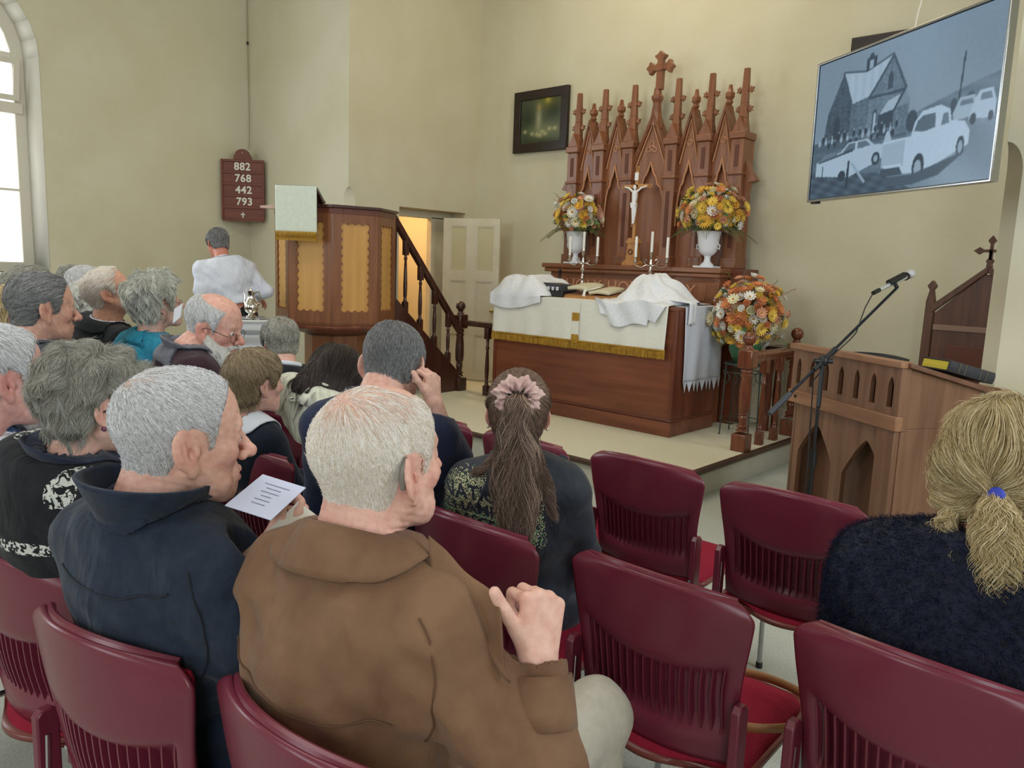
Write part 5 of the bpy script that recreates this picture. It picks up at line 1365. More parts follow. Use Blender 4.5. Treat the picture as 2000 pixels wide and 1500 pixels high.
# ------------------------------------------------------------------ implicit surface modelling (for bodies, clothes, hair)
def axis(lo, hi, h, fine):
    """coordinates from lo to hi with spacing h, finer inside the given (a,b,hf) spans"""
    out = [lo]; x = lo
    while x < hi:
        st = h
        for a, b, hf in fine:
            if a-hf <= x < b: st = min(st, hf)
            elif x < a < x+st: st = max(hf, a-x)
        x += st; out.append(x)
    return np.array(out, np.float32)
class Field:
    def __init__(s, xs, ys, zs):
        s.ax = (xs, ys, zs); s.F = np.full((len(xs), len(ys), len(zs)), .08, np.float32)
    def blk(s, lo, hi, m):
        sl = []
        for a, l, h in zip(s.ax, lo, hi):
            i = np.searchsorted(a, l-m); j = np.searchsorted(a, h+m); sl.append(slice(max(0, i-1), min(len(a), j+1)))
        return tuple(sl)
    def xyz(s, sl):
        return (s.ax[0][sl[0]][:, None, None], s.ax[1][sl[1]][None, :, None], s.ax[2][sl[2]][None, None, :])
    def add(s, pr, k=.02):
        fn, lo, hi = pr; sl = s.blk(lo, hi, .05+k)
        if any(q.stop <= q.start for q in sl): return
        d = fn(*s.xyz(sl)); a = s.F[sl]
        h = np.maximum(k-np.abs(a-d), 0)/k; s.F[sl] = np.minimum(a, d)-h*h*k*.25
    def sub(s, pr, k=.01):
        fn, lo, hi = pr; sl = s.blk(lo, hi, .03+k)
        if any(q.stop <= q.start for q in sl): return
        d = -fn(*s.xyz(sl)); a = s.F[sl]
        h = np.maximum(k-np.abs(a-d), 0)/k; s.F[sl] = np.maximum(a, d)+h*h*k*.25
    def mesh(s):
        F = s.F; neg = F < 0; nx, ny, nz = F.shape
        c = np.zeros((nx-1, ny-1, nz-1), np.uint8)
        for i in (0, 1):
            for j in (0, 1):
                for k in (0, 1): c += neg[i:nx-1+i, j:ny-1+j, k:nz-1+k]
        act = np.argwhere((c > 0) & (c < 8)); I, J, K = act.T
        idx = np.full((nx-1, ny-1, nz-1), -1, np.int32); idx[I, J, K] = np.arange(len(I))
        P = np.zeros((len(I), 3)); W = np.zeros(len(I))
        A = s.ax
        def pos(i, j, k): return np.stack([A[0][I+i], A[1][J+j], A[2][K+k]], -1)
        corners = [(i, j, k) for i in (0, 1) for j in (0, 1) for k in (0, 1)]
        for a in corners:
            for dim in range(3):
                if a[dim]: continue
                b = list(a); b[dim] = 1
                fa = F[I+a[0], J+a[1], K+a[2]]; fb = F[I+b[0], J+b[1], K+b[2]]
                m = (fa < 0) != (fb < 0)
                t = np.where(m, fa/np.where(m, fa-fb, 1), 0)[:, None]
                P += np.where(m[:, None], pos(*a)*(1-t)+pos(*b)*t, 0); W += m
        P /= W[:, None]
        quads = []
        for dim, (d1, d2) in enumerate(((1, 2), (2, 0), (0, 1))):
            n0 = [nx, ny, nz]; sl0 = [slice(None)]*3; sl1 = [slice(None)]*3
            sl0[dim] = slice(0, -1); sl1[dim] = slice(1, None)
            ch = neg[tuple(sl0)] != neg[tuple(sl1)]
            e = np.argwhere(ch)
            ok = (e[:, d1] > 0) & (e[:, d2] > 0) & (e[:, d1] < n0[d1]-1) & (e[:, d2] < n0[d2]-1); e = e[ok]
            def cell(o1, o2):
                q = e.copy(); q[:, d1] -= o1; q[:, d2] -= o2; return idx[q[:, 0], q[:, 1], q[:, 2]]
            q = np.stack([cell(1, 1), cell(0, 1), cell(0, 0), cell(1, 0)], -1)
            inside = neg[e[:, 0], e[:, 1], e[:, 2]]
            q[~inside] = q[~inside][:, ::-1]
            quads.append(q)
        Q = np.concatenate(quads); Q = Q[(Q >= 0).all(1)]
        return P, Q
    def sample(s, p):
        ii = [np.clip(np.searchsorted(a, p[:, d])-1, 1, len(a)-3) for d, a in enumerate(s.ax)]
        t = [np.clip((p[:, d]-a[ii[d]])/(a[ii[d]+1]-a[ii[d]]), 0, 1) for d, a in enumerate(s.ax)]
        v = 0
        for i in (0, 1):
            for j in (0, 1):
                for k in (0, 1):
                    w = (t[0] if i else 1-t[0])*(t[1] if j else 1-t[1])*(t[2] if k else 1-t[2]); v = v+w*s.F[ii[0]+i, ii[1]+j, ii[2]+k]
        return v
    def grad(s, p, e=.004):
        g = np.stack([s.sample(p+np.eye(3)[d]*e)-s.sample(p-np.eye(3)[d]*e) for d in range(3)], -1)
        return g/np.maximum(np.linalg.norm(g, axis=1, keepdims=True), 1e-9)
def V3(*a): return np.array(a, float)
def cap(a, b, ra, rb=None):
    a = np.asarray(a, float); b = np.asarray(b, float); rb = ra if rb is None else rb
    ab = b-a; L2 = max(float(ab@ab), 1e-9); r = max(ra, rb)
    def fn(X, Y, Z):
        t = np.clip(((X-a[0])*ab[0]+(Y-a[1])*ab[1]+(Z-a[2])*ab[2])/L2, 0, 1)
        return np.sqrt((X-a[0]-t*ab[0])**2+(Y-a[1]-t*ab[1])**2+(Z-a[2]-t*ab[2])**2)-(ra+(rb-ra)*t)
    return fn, np.minimum(a, b)-r, np.maximum(a, b)+r
def sph(c, r): return cap(c, np.asarray(c, float)+1e-4, r)
def ell(c, r, Rm=None):
    c = np.asarray(c, float); r = np.asarray(r, float); Rm = np.eye(3) if Rm is None else Rm
    ext = np.sqrt(((Rm*r[None, :])**2).sum(1))
    def fn(X, Y, Z):
        dx, dy, dz = X-c[0], Y-c[1], Z-c[2]
        q = [(dx*Rm[0, i]+dy*Rm[1, i]+dz*Rm[2, i]) for i in range(3)]
        k0 = np.sqrt(sum((q[i]/r[i])**2 for i in range(3))); k1 = np.sqrt(sum((q[i]/r[i]**2)**2 for i in range(3)))
        return k0*(k0-1)/np.maximum(k1, 1e-6)
    return fn, c-ext, c+ext
def npmesh(name, P, Q, m, parent=None, attr=None):
    me = bpy.data.meshes.new(name)
    me.vertices.add(len(P)); me.vertices.foreach_set('co', np.asarray(P, np.float32).ravel())
    me.loops.add(len(Q)*4); me.loops.foreach_set('vertex_index', np.asarray(Q, np.int32).ravel())
    me.polygons.add(len(Q)); me.polygons.foreach_set('loop_start', np.arange(len(Q), dtype=np.int32)*4)
    me.update(calc_edges=True); me.validate()
    me.shade_smooth()
    me.materials.append(m)
    if attr is not None:
        at = me.color_attributes.new('tint', 'FLOAT_COLOR', 'POINT')
        l = np.where(attr <= .04045, attr/12.92, ((attr+.055)/1.055)**2.4)
        at.data.foreach_set('color', np.concatenate([l, np.ones((len(l), 1))], 1).ravel().astype(np.float32))
    o = bpy.data.objects.new(name, me); COL.objects.link(o)
    if parent is not None: o.parent = parent
    return o
def strands_obj(name, pts, rad, m, parent, taper=True):
    """pts (n, k, 3)"""
    n, k, _ = pts.shape
    c = bpy.data.hair_curves.new(name); c.add_curves([k]*n)
    c.attributes['position'].data.foreach_set('vector', pts.astype(np.float32).ravel())
    ra = c.attributes.get('radius') or c.attributes.new('radius', 'FLOAT', 'POINT')
    r = np.full((n, k), rad, np.float32)
    if taper: r *= np.linspace(1, .45, k)[None, :]
    ra.data.foreach_set('value', r.ravel())
    c.materials.append(m)
    o = bpy.data.objects.new(name, c); COL.objects.link(o); o.parent = parent
    o['kind'] = 'stuff'
    return o
def skinmat(name):
    if name in _mats: return _mats[name]
    m = mat(name, (255, 255, 255), .5, vcol='tint', col2=(240, 228, 224), nscale=60, bump=.25, bscale=220, sss=.06, spec=.35, bdist=.003)
    return m
SKIN = skinmat('skin')
def cloth(name, col, col2=None, ns=40, bump=.3, bs=300, rough=.85, stretch=(1, 1, 1), sheen=.1, spec=.2, fold=.5):
    return mat(name, col, rough, fold=fold, col2=col2 or tuple(int(c*.9) for c in col), nscale=ns, bump=bump, bscale=bs, stretch=stretch, sheen=sheen, spec=spec, bdist=.002)
def hairmat(name, c1, c2, c3, rough=.45):
    if name in _mats: return _mats[name]
    m = bpy.data.materials.new(name); m.use_nodes = True; nt = m.node_tree; b = nt.nodes['Principled BSDF']
    hi = nt.nodes.new('ShaderNodeHairInfo'); rp = nt.nodes.new('ShaderNodeValToRGB'); rp.color_ramp.elements[0].color = lin(c1); rp.color_ramp.elements[1].color = lin(c3)
    e = rp.color_ramp.elements.new(.5); e.color = lin(c2)
    nt.links.new(hi.outputs['Random'], rp.inputs['Fac']); nt.links.new(rp.outputs['Color'], b.inputs['Base Color'])
    b.inputs['Roughness'].default_value = rough; b.inputs['Specular IOR Level'].default_value = .4 if rough < .7 else .05
    _mats[name] = m; return m
def ss(a, b, x):
    t = np.clip((x-a)/(b-a), 0, 1); return t*t*(3-2*t)
def wob(X, Y, Z, f, seed, n=5):
    r = np.random.RandomState(seed); s = 0
    for i in range(n):
        k = r.normal(size=3); k *= f*r.uniform(.6, 1.5)/np.linalg.norm(k); s = s+np.sin(X*k[0]+Y*k[1]+Z*k[2]+r.uniform(0, 6.28))
    return s/n**.5

# ------------------------------------------------------------------ head
def head_prims(F, T, s=1., sex='m', ear=1., nose=1., neck=None, old=0., child=False, jaw=1., earflare=28, mouth_open=0.):
    """T(p): head-local to field coordinates; rotation matrix in T.R"""
    Rm = T.R
    def C(a, b, ra, rb=None, k=.02): F.add(cap(T(a), T(b), ra*s, (rb if rb is not None else ra)*s), k*s)
    def S(c, r, k=.02): F.add(sph(T(c), r*s), k*s)
    def E(c, r, k=.02, R2=None): F.add(ell(T(c), V3(*r)*s, Rm if R2 is None else Rm@R2), k*s)
    E((0, -.012, .042), (.078, .098, .084)); E((0, .030, .037), (.065, .061, .076), .025); E((0, .038, -.025), (.058*jaw, .053, .062), .025)
    for x in (-1, 1):
        S((x*.041, .061, -.012), .023, .02)
        C((x*.052*jaw, .006, -.042), (x*.022*jaw, .066, -.086), .022, .019, .025)
        if old: S((x*.034, .058, -.068), .020*old, .02)
    S((0, .078, -.089), .0195, .02); E((0, .03, -.062), (.05*jaw, .052, .038), .02)
    C((-.03, .0835, .031), (.03, .0835, .031), .010 if sex == 'm' else .007, k=.018)
    n = nose
    C((0, .089, .024), (0, .089+.026*n, -.016), .0075, .0105*n, .012); S((0, .092+.027*n, -.021), .0115*n, .01)
    for x in (-1, 1): S((x*.0125*n, .103, -.026), .0088*n, .008)
    for x in (-1, 1):
        F.sub(sph(T((x*.032, .107, .010)), .019*s), .014*s)
        S((x*.032, .0785, .011), .0140, .003)
        F.sub(ell(T((x*.032, .0935, .0105)), V3(.0105, .008, .0042)*s, Rm), .002*s)
    E((0, .083, -.058), (.028, .016, .022), .015)
    for x in (-1, 1):
        C((0, .0985, -.053), (x*.021, .090, -.0575), .0058, .0035, .006); C((0, .097, -.0665), (x*.019, .090, -.0625), .0072, .004, .006)
    F.sub(ell(T((0, .103, -.0595)), V3(.022, .010, .0018+mouth_open)*s, Rm), .002*s)
    # ears
    for x in (-1, 1):
        a = R(earflare); f = V3(x*math.sin(a), -math.cos(a), 0); nn = V3(x*math.cos(a), math.sin(a), 0); tl = R(10)
        up = V3(0, -math.sin(tl), math.cos(tl))
        f2 = f-up*(f@up); f2 /= np.linalg.norm(f2); n2 = np.cross(f2, up); n2 = n2 if n2@nn > 0 else -n2
        Re = np.stack([f2, n2, up], 1)
        e0 = V3(x*.0735, .004, -.002)
        def eo(u, v, w): return tuple(e0+(f2*u+n2*v+up*w)*ear)
        F.add(ell(T(eo(.012, 0, .004)), V3(.0200, .0055, .030)*s*ear, Rm@Re), .006*s)
        F.add(ell(T(eo(.005, 0, -.024)), V3(.010, .0055, .012)*s*ear, Rm@Re), .006*s)
        F.sub(ell(T(eo(.010, .0065, .006)), V3(.0110, .005, .020)*s*ear, Rm@Re), .003*s)
        F.sub(ell(T(eo(.004, .004, -.002)), V3(.007, .007, .009)*s*ear, Rm@Re), .003*s)
        F.add(cap(T(eo(.013, .002, -.012)), T(eo(.015, .002, .018)), .0028*s*ear), .003*s)
        F.add(cap(T((x*.0745, .010, -.006)), T((x*.0745, .009, .0)), .005*s), .004*s)
    return F
class Xf:
    def __init__(s, Rm, o, sc): s.R = Rm; s.o = np.asarray(o, float); s.s = sc
    def __call__(s, p): return s.o+s.R@(np.asarray(p, float)*s.s)
    def inv(s, P): return ((P-s.o)@s.R)/s.s
def eul(yaw=0, pitch=0, roll=0):
    """yaw about z (+ = to the left), pitch + = looking up, roll + = tilting to own right"""
    return np.array((Euler((R(pitch), R(roll), 0)).to_matrix()).to_4x4().to_3x3()) if False else np.array(Matrix.Rotation(R(yaw), 3, 'Z') @ Matrix.Rotation(R(pitch), 3, 'X') @ Matrix.Rotation(R(roll), 3, 'Y'))
HL = {'short': ([-.13, -.06, -.035, -.022, -.012, .0, .018, .030, .040, .052, .066, .085, .12], [-.066, -.064, -.055, -.025, .020, .036, .030, -.012, -.010, .030, .060, .082, .086]),
      'reced': ([-.13, -.06, -.035, -.022, -.012, .0, .018, .030, .038, .046, .058, .075, .12], [-.066, -.064, -.055, -.025, .020, .036, .030, -.012, .0, .050, .078, .108, .14]),
      'fringe': ([-.13, -.06, -.035, -.022, -.012, .0, .018, .030, .040, .052, .066, .085, .12], [-.070, -.068, -.058, -.025, .020, .034, .028, -.015, -.012, .015, .035, .050, .055])}
def skull_field(h, pad=.05, ext=None):
    lo = V3(-.11, -.14, -.13)-pad; hi = V3(.11, .13, .15)+pad
    if ext is not None: lo = np.minimum(lo, ext[0]); hi = np.maximum(hi, ext[1])
    F = Field(*[np.arange(lo[i], hi[i], h, dtype=np.float32) for i in range(3)])
    I = Xf(np.eye(3), (0, 0, 0), 1.)
    F.add(ell((0, -.012, .042), (.078, .098, .084)), .02); F.add(ell((0, .030, .037), (.065, .061, .076)), .025); F.add(ell((0, .038, -.025), (.058, .053, .062)), .025)
    for x in (-1, 1):
        F.add(cap((x*.052, .006, -.042), (x*.022, .066, -.086), .022, .019), .025)
    F.add(ell((0, .03, -.062), (.05, .052, .038)), .02)
    F.add(cap((0, -.022, -.03), (0, -.045, -.16), .058, .06), .03)
    F.F = np.maximum(F.F, -.06)
    return F
def make_hair(root, T, sp, near):
    """hair shell following the skull + strands"""
    h = .0035 if near else .0055
    F = skull_field(h, ext=sp.get('ext'))
    X, Y, Z = [a for a in (F.ax[0][:, None, None], F.ax[1][None, :, None], F.ax[2][None, None, :])]
    D = F.F
    line = sp.get('line', 'short')
    ys, zs = HL[line]; g = Z-np.interp(np.broadcast_to(Y, (1, len(F.ax[1]), 1)), ys, zs)
    g = g+0*X
    if 'low' in sp: g = np.maximum(g, sp['low'](X, Y, Z))
    if 'bald' in sp:
        c, r = sp['bald']; q = np.sqrt(((X-c[0])/r[0])**2+((Y-c[1])/r[1])**2+((Z-c[2])/r[2])**2)-1; g = np.minimum(g, q*min(r))
    if 'region' in sp: g = sp['region'](X, Y, Z)
    t = sp.get('t', .008)
    th = t(X, Y, Z) if callable(t) else t
    th = th*(1+sp.get('lump', .15)*wob(X, Y, Z, sp.get('lf', 90), sp.get('seed', 1)))
    edge = sp.get('edge', .018)
    F.F = D-th*ss(-.002, edge, g)+.004*(1-ss(-.004, .003, g))
    for pr, k in sp.get('vol', []): F.add(pr, k)
    for pr, k in sp.get('cut', []): F.sub(pr, k)
    if sp.get('groove'):
        F.F = F.F+sp['groove']*wob(X, Y, Z, 260, 4)*(F.F < .02)
    P, Q = F.mesh()
    # drop everything lying under the skin, outside the hair
    gi = np.clip(np.searchsorted(F.ax[0], P[:, 0])-1, 0, g.shape[0]-1), np.clip(np.searchsorted(F.ax[1], P[:, 1])-1, 0, g.shape[1]-1), np.clip(np.searchsorted(F.ax[2], P[:, 2])-1, 0, g.shape[2]-1)
    gv = g[gi]; vis = gv > -.004
    if sp.get('vol') or sp.get('keepall'): vis = np.ones(len(P), bool) if sp.get('keepall') else (vis | (F.sample(P) < 1e9)*(np.abs(D[gi]) > .006))
    Qk = Q[vis[Q].all(1)]
    used = np.unique(Qk); rm = np.full(len(P), -1); rm[used] = np.arange(len(used))
    o = npmesh(sp.get('name', 'hair'), T.o+(P[used]*T.s)@T.R.T, rm[Qk], sp['shell'], root)
    ns = sp.get('n', 0)
    if ns:
        rs = np.random.RandomState(sp.get('seed', 1)+5)
        ok = np.where((gv > sp.get('gmin', .001)))[0] if not sp.get('vol') else used
        if 'dens' in sp:
            w = sp['dens'](P[ok])
        else: w = np.ones(len(ok))
        w = w*(.04+ss(.0, .024, gv[ok]+.006*np.sin(P[ok]@V3(310, 270, 290)))); w = w/w.sum(); ix = ok[np.minimum(np.searchsorted(np.cumsum(w), rs.rand(ns)*.999999), len(ok)-1)]
        p = P[ix]+rs.normal(0, h*.4, (ns, 3)); K = sp.get('k', 6); L = sp['len']*rs.uniform(.6, 1.15, ns)*(sp['lenfn'](p) if 'lenfn' in sp else 1); st = (L/(K-1))[:, None]
        pts = [p.copy()]; lift = sp.get('lift', .004); d = None
        for i in range(1, K):
            n_ = F.grad(p); fl = sp['flow'](p, rs); fl = fl-n_*(fl*n_).sum(1, keepdims=True); fl /= np.maximum(np.linalg.norm(fl, axis=1, keepdims=True), 1e-6)
            cu = sp.get('curl', 0)
            if cu:
                sd = np.cross(n_, fl); ph = p@V3(130, 90, 70)*sp.get('cfreq', 1.)
                fl = fl+sd*cu*np.sin(ph)[:, None]+n_*cu*.5*np.cos(ph*1.3)[:, None]
            fl = fl+rs.normal(0, sp.get('mess', .06), fl.shape)
            if d is not None: fl = fl*.6+d*.4
            d = fl
            p = p+fl*st+n_*(lift/K)
            v = F.sample(p); tgt = lift*i/K*.8
            p = p+n_*np.clip(tgt-v, -.002, .01)[:, None]
            pts.append(p.copy())
        A = np.stack(pts, 1)
        if sp.get('stray'):
            m_ = rs.rand(ns) < sp['stray']; A[m_] += (np.linspace(0, 1, K)[None, :, None]**1.5)*(F.grad(A[m_][:, 0])*.010+rs.normal(0, .004, (m_.sum(), 3)))[:, None, :]
        A = T.o+(A*T.s)@T.R.T
        strands_obj(sp.get('name', 'hair')+'_strands', A, sp.get('rad', .0005), sp['smat'], o)
    return o, F
def bundle(root, name, cen, rad, n, m, srad=.0005, wave=.01, wf=18., seed=1, K=None, flat=1., spread=.0, jit=.002, fill=None, lenvar=.25):
    """a lock of long hair along a centre line"""
    rs = np.random.RandomState(seed); cen = np.asarray(cen, float); K = K or 26
    t = np.linspace(0, 1, len(cen)); tt = np.linspace(0, 1, K)
    def cr(v):
        v = np.asarray(v, float)
        if v.ndim == 1: v = v[:, None]
        out = np.stack([np.interp(tt, t, v[:, i]) for i in range(v.shape[1])], -1)
        for _ in range(2): out[1:-1] = (out[:-2]+out[1:-1]*2+out[2:])/4
        return out
    C = cr(cen); Rr = cr(rad)[:, 0]
    tan = np.gradient(C, axis=0); tan /= np.linalg.norm(tan, axis=1, keepdims=True)
    ref = V3(1, 0, 0) if abs(tan[0][0]) < .8 else V3(0, 1, 0)
    u = ref-tan*(tan@ref)[:, None]; u /= np.linalg.norm(u, axis=1, keepdims=True); v = np.cross(tan, u)
    nc = max(6, n//60); cl = rs.rand(nc, 2); cid = rs.randint(0, nc, n)
    a = rs.rand(n)*2*PI; r = np.sqrt(rs.rand(n))
    ca = cl[cid, 0]*2*PI; crd = np.sqrt(cl[cid, 1])
    mixk = .55
    x = (1-mixk)*r*np.cos(a)+mixk*crd*np.cos(ca); y = (1-mixk)*r*np.sin(a)+mixk*crd*np.sin(ca)
    ph = ca*3; s_ = tt[None, :]
    wv = wave*np.sin(ph[:, None]+s_*wf+rs.normal(0, .3, n)[:, None])*ss(0, .3, s_)
    wv2 = wave*np.cos(ph[:, None]*1.7+s_*wf*.9)*ss(0, .3, s_)
    end = rs.uniform(1-lenvar, 1, n)
    sidx = s_*end[:, None]*(K-1); i0 = np.clip(sidx.astype(int), 0, K-2); fr = (sidx-i0)[..., None]
    def at(Q): return Q[i0]*(1-fr)+Q[i0+1]*fr
    RR = at(Rr[:, None])[..., 0]
    A = at(C)+at(u)*(x[:, None]*RR+wv)[..., None]+at(v)*((y[:, None]*RR)*flat+wv2*.6)[..., None]
    A += np.cumsum(rs.normal(0, jit*.3, A.shape), 1)
    o = None
    if fill is not None:
        o = MB().tube([tuple(p) for p in C[:-2]], [float(q)*(.72 if flat > .9 else flat*.8) for q in Rr[:-2]], 12).build(name, fill, root, smooth=80)
    strands_obj(name+'_strands', A, srad, m, o if o is not None else root)
    return o
# ------------------------------------------------------------------ people
def hand_prims(F, w, d, pn, side, curl=.6, s=1., spread=.1, k=.006, thumb_in=.6):
    """w wrist, d direction of fingers, pn palm normal (side the palm faces), side +1 right hand / -1 left"""
    w = np.asarray(w, float); d = np.asarray(d, float); d /= np.linalg.norm(d); pn = np.asarray(pn, float); pn -= d*(pn@d); pn /= np.linalg.norm(pn)
    x = np.cross(d, pn)*side       # towards the thumb
    def G(a, b, c): return w+(x*a+d*b+pn*c)*s
    for a, b in ((-.026, .080), (-.009, .088), (.010, .090), (.028, .084)):
        F.add(cap(G(a*.55, .006, 0), G(a, b, 0), .0135*s, .0105*s), .012)
    F.add(cap(G(.014, .016, .004), G(.034, .045, .010), .014*s, .012*s), .012)
    for (a, b, l, r_) in ((-.028, .080, .058, .0078), (-.0095, .088, .072, .0086), (.010, .090, .078, .0090), (.030, .084, .070, .0088)):
        p = G(a, b, 0); ang = 0; sp = a*spread*8
        for j, fr_ in enumerate((.45, .31, .24)):
            ang += curl*(.95, 1.15, .8)[j]
            dd = d*math.cos(ang)+pn*math.sin(ang)+x*sp*.3*(j == 0); dd /= np.linalg.norm(dd)
            q = p+dd*l*fr_*s; F.add(cap(p, q, (r_-.0006*j)*s, (r_-.0006*(j+1))*s), .003); p = q
    p = G(.034, .045, .010)
    d1 = x*(.75-.6*thumb_in)+d*.75+pn*.5*thumb_in; d1 /= np.linalg.norm(d1); q = p+d1*.034*s; F.add(cap(p, q, .0108*s, .0098*s), .005)
    d2 = d1*.8+d*.2-x*.35*thumb_in+pn*.25*thumb_in; d2 /= np.linalg.norm(d2); F.add(cap(q, q+d2*.028*s, .0098*s, .0082*s), .004)
def collar(parent, name, m, N, ax, r0, stand, fall, flare, gap, tilt_front=.03, squash=1.08, nose=V3(0, 1, 0), thick=.003, point=0.0, GF=None, flange=.024):
    """folded collar round the neck, open at the front by gap (radians)"""
    ax = ax/np.linalg.norm(ax); f = nose-ax*(nose@ax); f /= np.linalg.norm(f); x = np.cross(f, ax)
    def g(u, v):
        th = gap/2+(2*PI-gap)*u; c, s_ = math.cos(th), math.sin(th)       # th=0 is the front
        fr = .5*(1+c)
        ptx = max(0, 1-min(u, 1-u)*9)*point
        if fall > 0:
            if v < .5: t = v/.5; r = r0+.004*t; z = stand*t
            else: t = (v-.5)/.5; r = r0+.008+flare*t+.010*math.sin(t*PI)*.3; z = stand+.003-(fall*(1+ptx))*t
        else: t = v; r = r0+flare*t; z = stand*t
        if v < .22 and fall <= 0: q_ = (1-v/.22)*min(1, min(u, 1-u)*7 if gap > 0 else 1); r += flange*q_; z -= flange*1.7*q_
        z -= tilt_front*fr
        p = N+f*(c*r*squash+.0*fr)+x*(s_*r)+ax*z
        return tuple(p)
    mb = MB().grid(g, 64, 14)
    if GF is not None:
        P_ = np.array([tuple(v) for v in mb.v])
        for _ in range(4):
            v_ = GF.sample(P_); q_ = v_ < thick+.002
            if q_.any(): P_[q_] += GF.grad(P_[q_])*(thick+.003-np.maximum(v_[q_], -.03))[:, None]
        mb.v = [tuple(p) for p in P_]
    return mb.build(name, m, parent, solid=thick, smooth=80)
def person(sp):
    near = sp.get('near', 0); s = sp.get('s', 1.); hs = sp.get('hs', s)
    yaw = sp['yaw']; x0, y0 = sp['root']
    t = thing('person', sp['label'], 'person', (x0, y0, 0), R(yaw))
    W2 = np.array(Matrix.Rotation(R(-yaw), 3, 'Z'))
    def loc(p): return W2@(np.asarray(p, float)-V3(x0, y0, 0))
    hp = loc(at_d(*sp['head'])); Hr = eul(sp.get('hyaw', 0)-0, sp.get('hpitch', 0), sp.get('hroll', 0)); T = Xf(Hr, hp, hs)
    hz = sp.get('hipz', .53)
    hips = V3(0, 0, hz)+V3(*sp.get('hipoff', (0, 0, 0)))
    N = T((0, -.05, sp.get('neckd', -.118))); N = N*.75+V3(hp[0]*.9, hp[1]-.055*s, hp[2]-.17*hs)*.25
    if 'neck' in sp: N = hp+V3(*sp['neck'])
    b = sp.get('build', 1.); shw = sp.get('shw', .172)*s; sdrop = sp.get('sdrop', .062)*s
    syaw = R(sp.get('syaw', 0)); sx = V3(math.cos(syaw), math.sin(syaw), 0); sy = V3(-math.sin(syaw), math.cos(syaw), 0)
    up = (N-hips); up /= np.linalg.norm(up)
    back = np.cross(sx, up); fwd = -np.cross(up, sx)*-1  # up x sx = forward?
    fwd = np.cross(up, sx); fwd /= np.linalg.norm(fwd)
    S_ = {k: N+sx*(k*shw)-up*sdrop-fwd*.008+V3(*sp.get('shR' if k > 0 else 'shL', (0, 0, 0))) for k in (1, -1)}
    L = np.linalg.norm(N-hips)
    def tp(a, f, w=0): return hips+(N-hips)*a+fwd*f+sx*w
    seated = not sp.get('stand')
    if seated:
        kn = {k: V3(k*.11*s, .43*s, .53) for k in (1, -1)}; an = {k: V3(k*.115*s, .40*s, .10) for k in (1, -1)}; to = {k: V3(k*.125*s, .55*s, .035) for k in (1, -1)}
        if 'kneeR' in sp: kn[1] = loc(sp['kneeR']); an[1] = kn[1]+V3(.0, -.03, -.42); to[1] = an[1]+V3(0, .15, -.06)
        hj = {k: V3(k*.085*s, .02, hz-.01) for k in (1, -1)}
    else:
        kn = {k: V3(k*.09, .02, .50) for k in (1, -1)}; an = {k: V3(k*.095, -.01, .10) for k in (1, -1)}; to = {k: V3(k*.11, .15, .035) for k in (1, -1)}
        hj = {k: V3(k*.09, 0, hz-.02) for k in (1, -1)}
    arms = {}
    for k in (1, -1):
        key = 'armR' if k > 0 else 'armL'
        if key in sp:
            a = sp[key]; arms[k] = (loc(a[0]) if a[3:4] != ('L',) else V3(*a[0]), loc(a[1]) if a[3:4] != ('L',) else V3(*a[1]), a[2])
        elif seated: arms[k] = (S_[k]+V3(k*.055, .09, -.25*s), V3(k*.085, .31*s, .64), None)
        else: arms[k] = (S_[k]+V3(k*.075, -.02, -.27), S_[k]+V3(k*.09, .10, -.50), None)
    fine_h = (.0028, .0045, .0065)[2-near] if near else .0068
    ch = (.0085 if near == 2 else .011)
    R0_ = .115*hs
    hf = [(hp[i]-(.12, .13, .135)[i]*hs-.01, hp[i]+(.12, .14, .14)[i]*hs+.01, fine_h) for i in range(3)]
    fx, fy, fz = [hf[0]], [hf[1]], [hf[2]]
    if 'finehand' in sp:
        c = loc(sp['finehand']); r_ = .085
        for l, v in ((fx, c[0]), (fy, c[1]), (fz, c[2])): l.append((v-r_, v+r_, .004))
    pts = [hp]+list(S_.values())+list(kn.values())+list(an.values())+list(to.values())+[hips]+[arms[k][i] for k in (1, -1) for i in (0, 1)]
    lo = np.min(pts, 0)-.17; hi = np.max(pts, 0)+.17
    lo[2] = 0.; hi[2] = hp[2]+.16
    F = Field(axis(lo[0], hi[0], ch, fx), axis(lo[1], hi[1], ch, fy), axis(lo[2], hi[2], ch*1.1, fz))
    # skin body
    nr = sp.get('neckr', .054)*hs
    head_prims(F, T, hs, **sp.get('face', {}))
    F.add(cap(T((0, -.022, -.035)), N+up*.0, nr, nr*1.08), .03)
    F.add(cap(N-up*.08, tp(.55, 0), .055*s, .09*s), .04); F.add(cap(tp(.55, 0), hips, .09*s, .10*s), .05)
    for k in (1, -1):
        e, w, hd = arms[k]
        F.add(cap(N-up*.075, S_[k]-up*.01, .035*s, .036*s), .03)
        F.add(cap(S_[k], e, .040*s, .034*s), .02); F.add(cap(e, w, .036*s, .026*s), .02)
        if hd is None: d = (w-e); d /= np.linalg.norm(d); d = d*.6+V3(-k*.4, .3, -.25); hd = (d, V3(0, -.2, -1), .45)
        else: hd = (W2@np.asarray(hd[0], float), W2@np.asarray(hd[1], float))+tuple(hd[2:])
        hand_prims(F, w, hd[0], hd[1], k*1, curl=hd[2], s=sp.get('hands', s), **(hd[3] if len(hd) > 3 else {}))
        F.add(cap(hips, hj[k], .09*s), .04); F.add(cap(hj[k], kn[k], .066*s, .048*s), .03); F.add(cap(kn[k], an[k], .046*s, .032*s), .02); F.add(cap(an[k], to[k], .032*s, .026*s), .02)
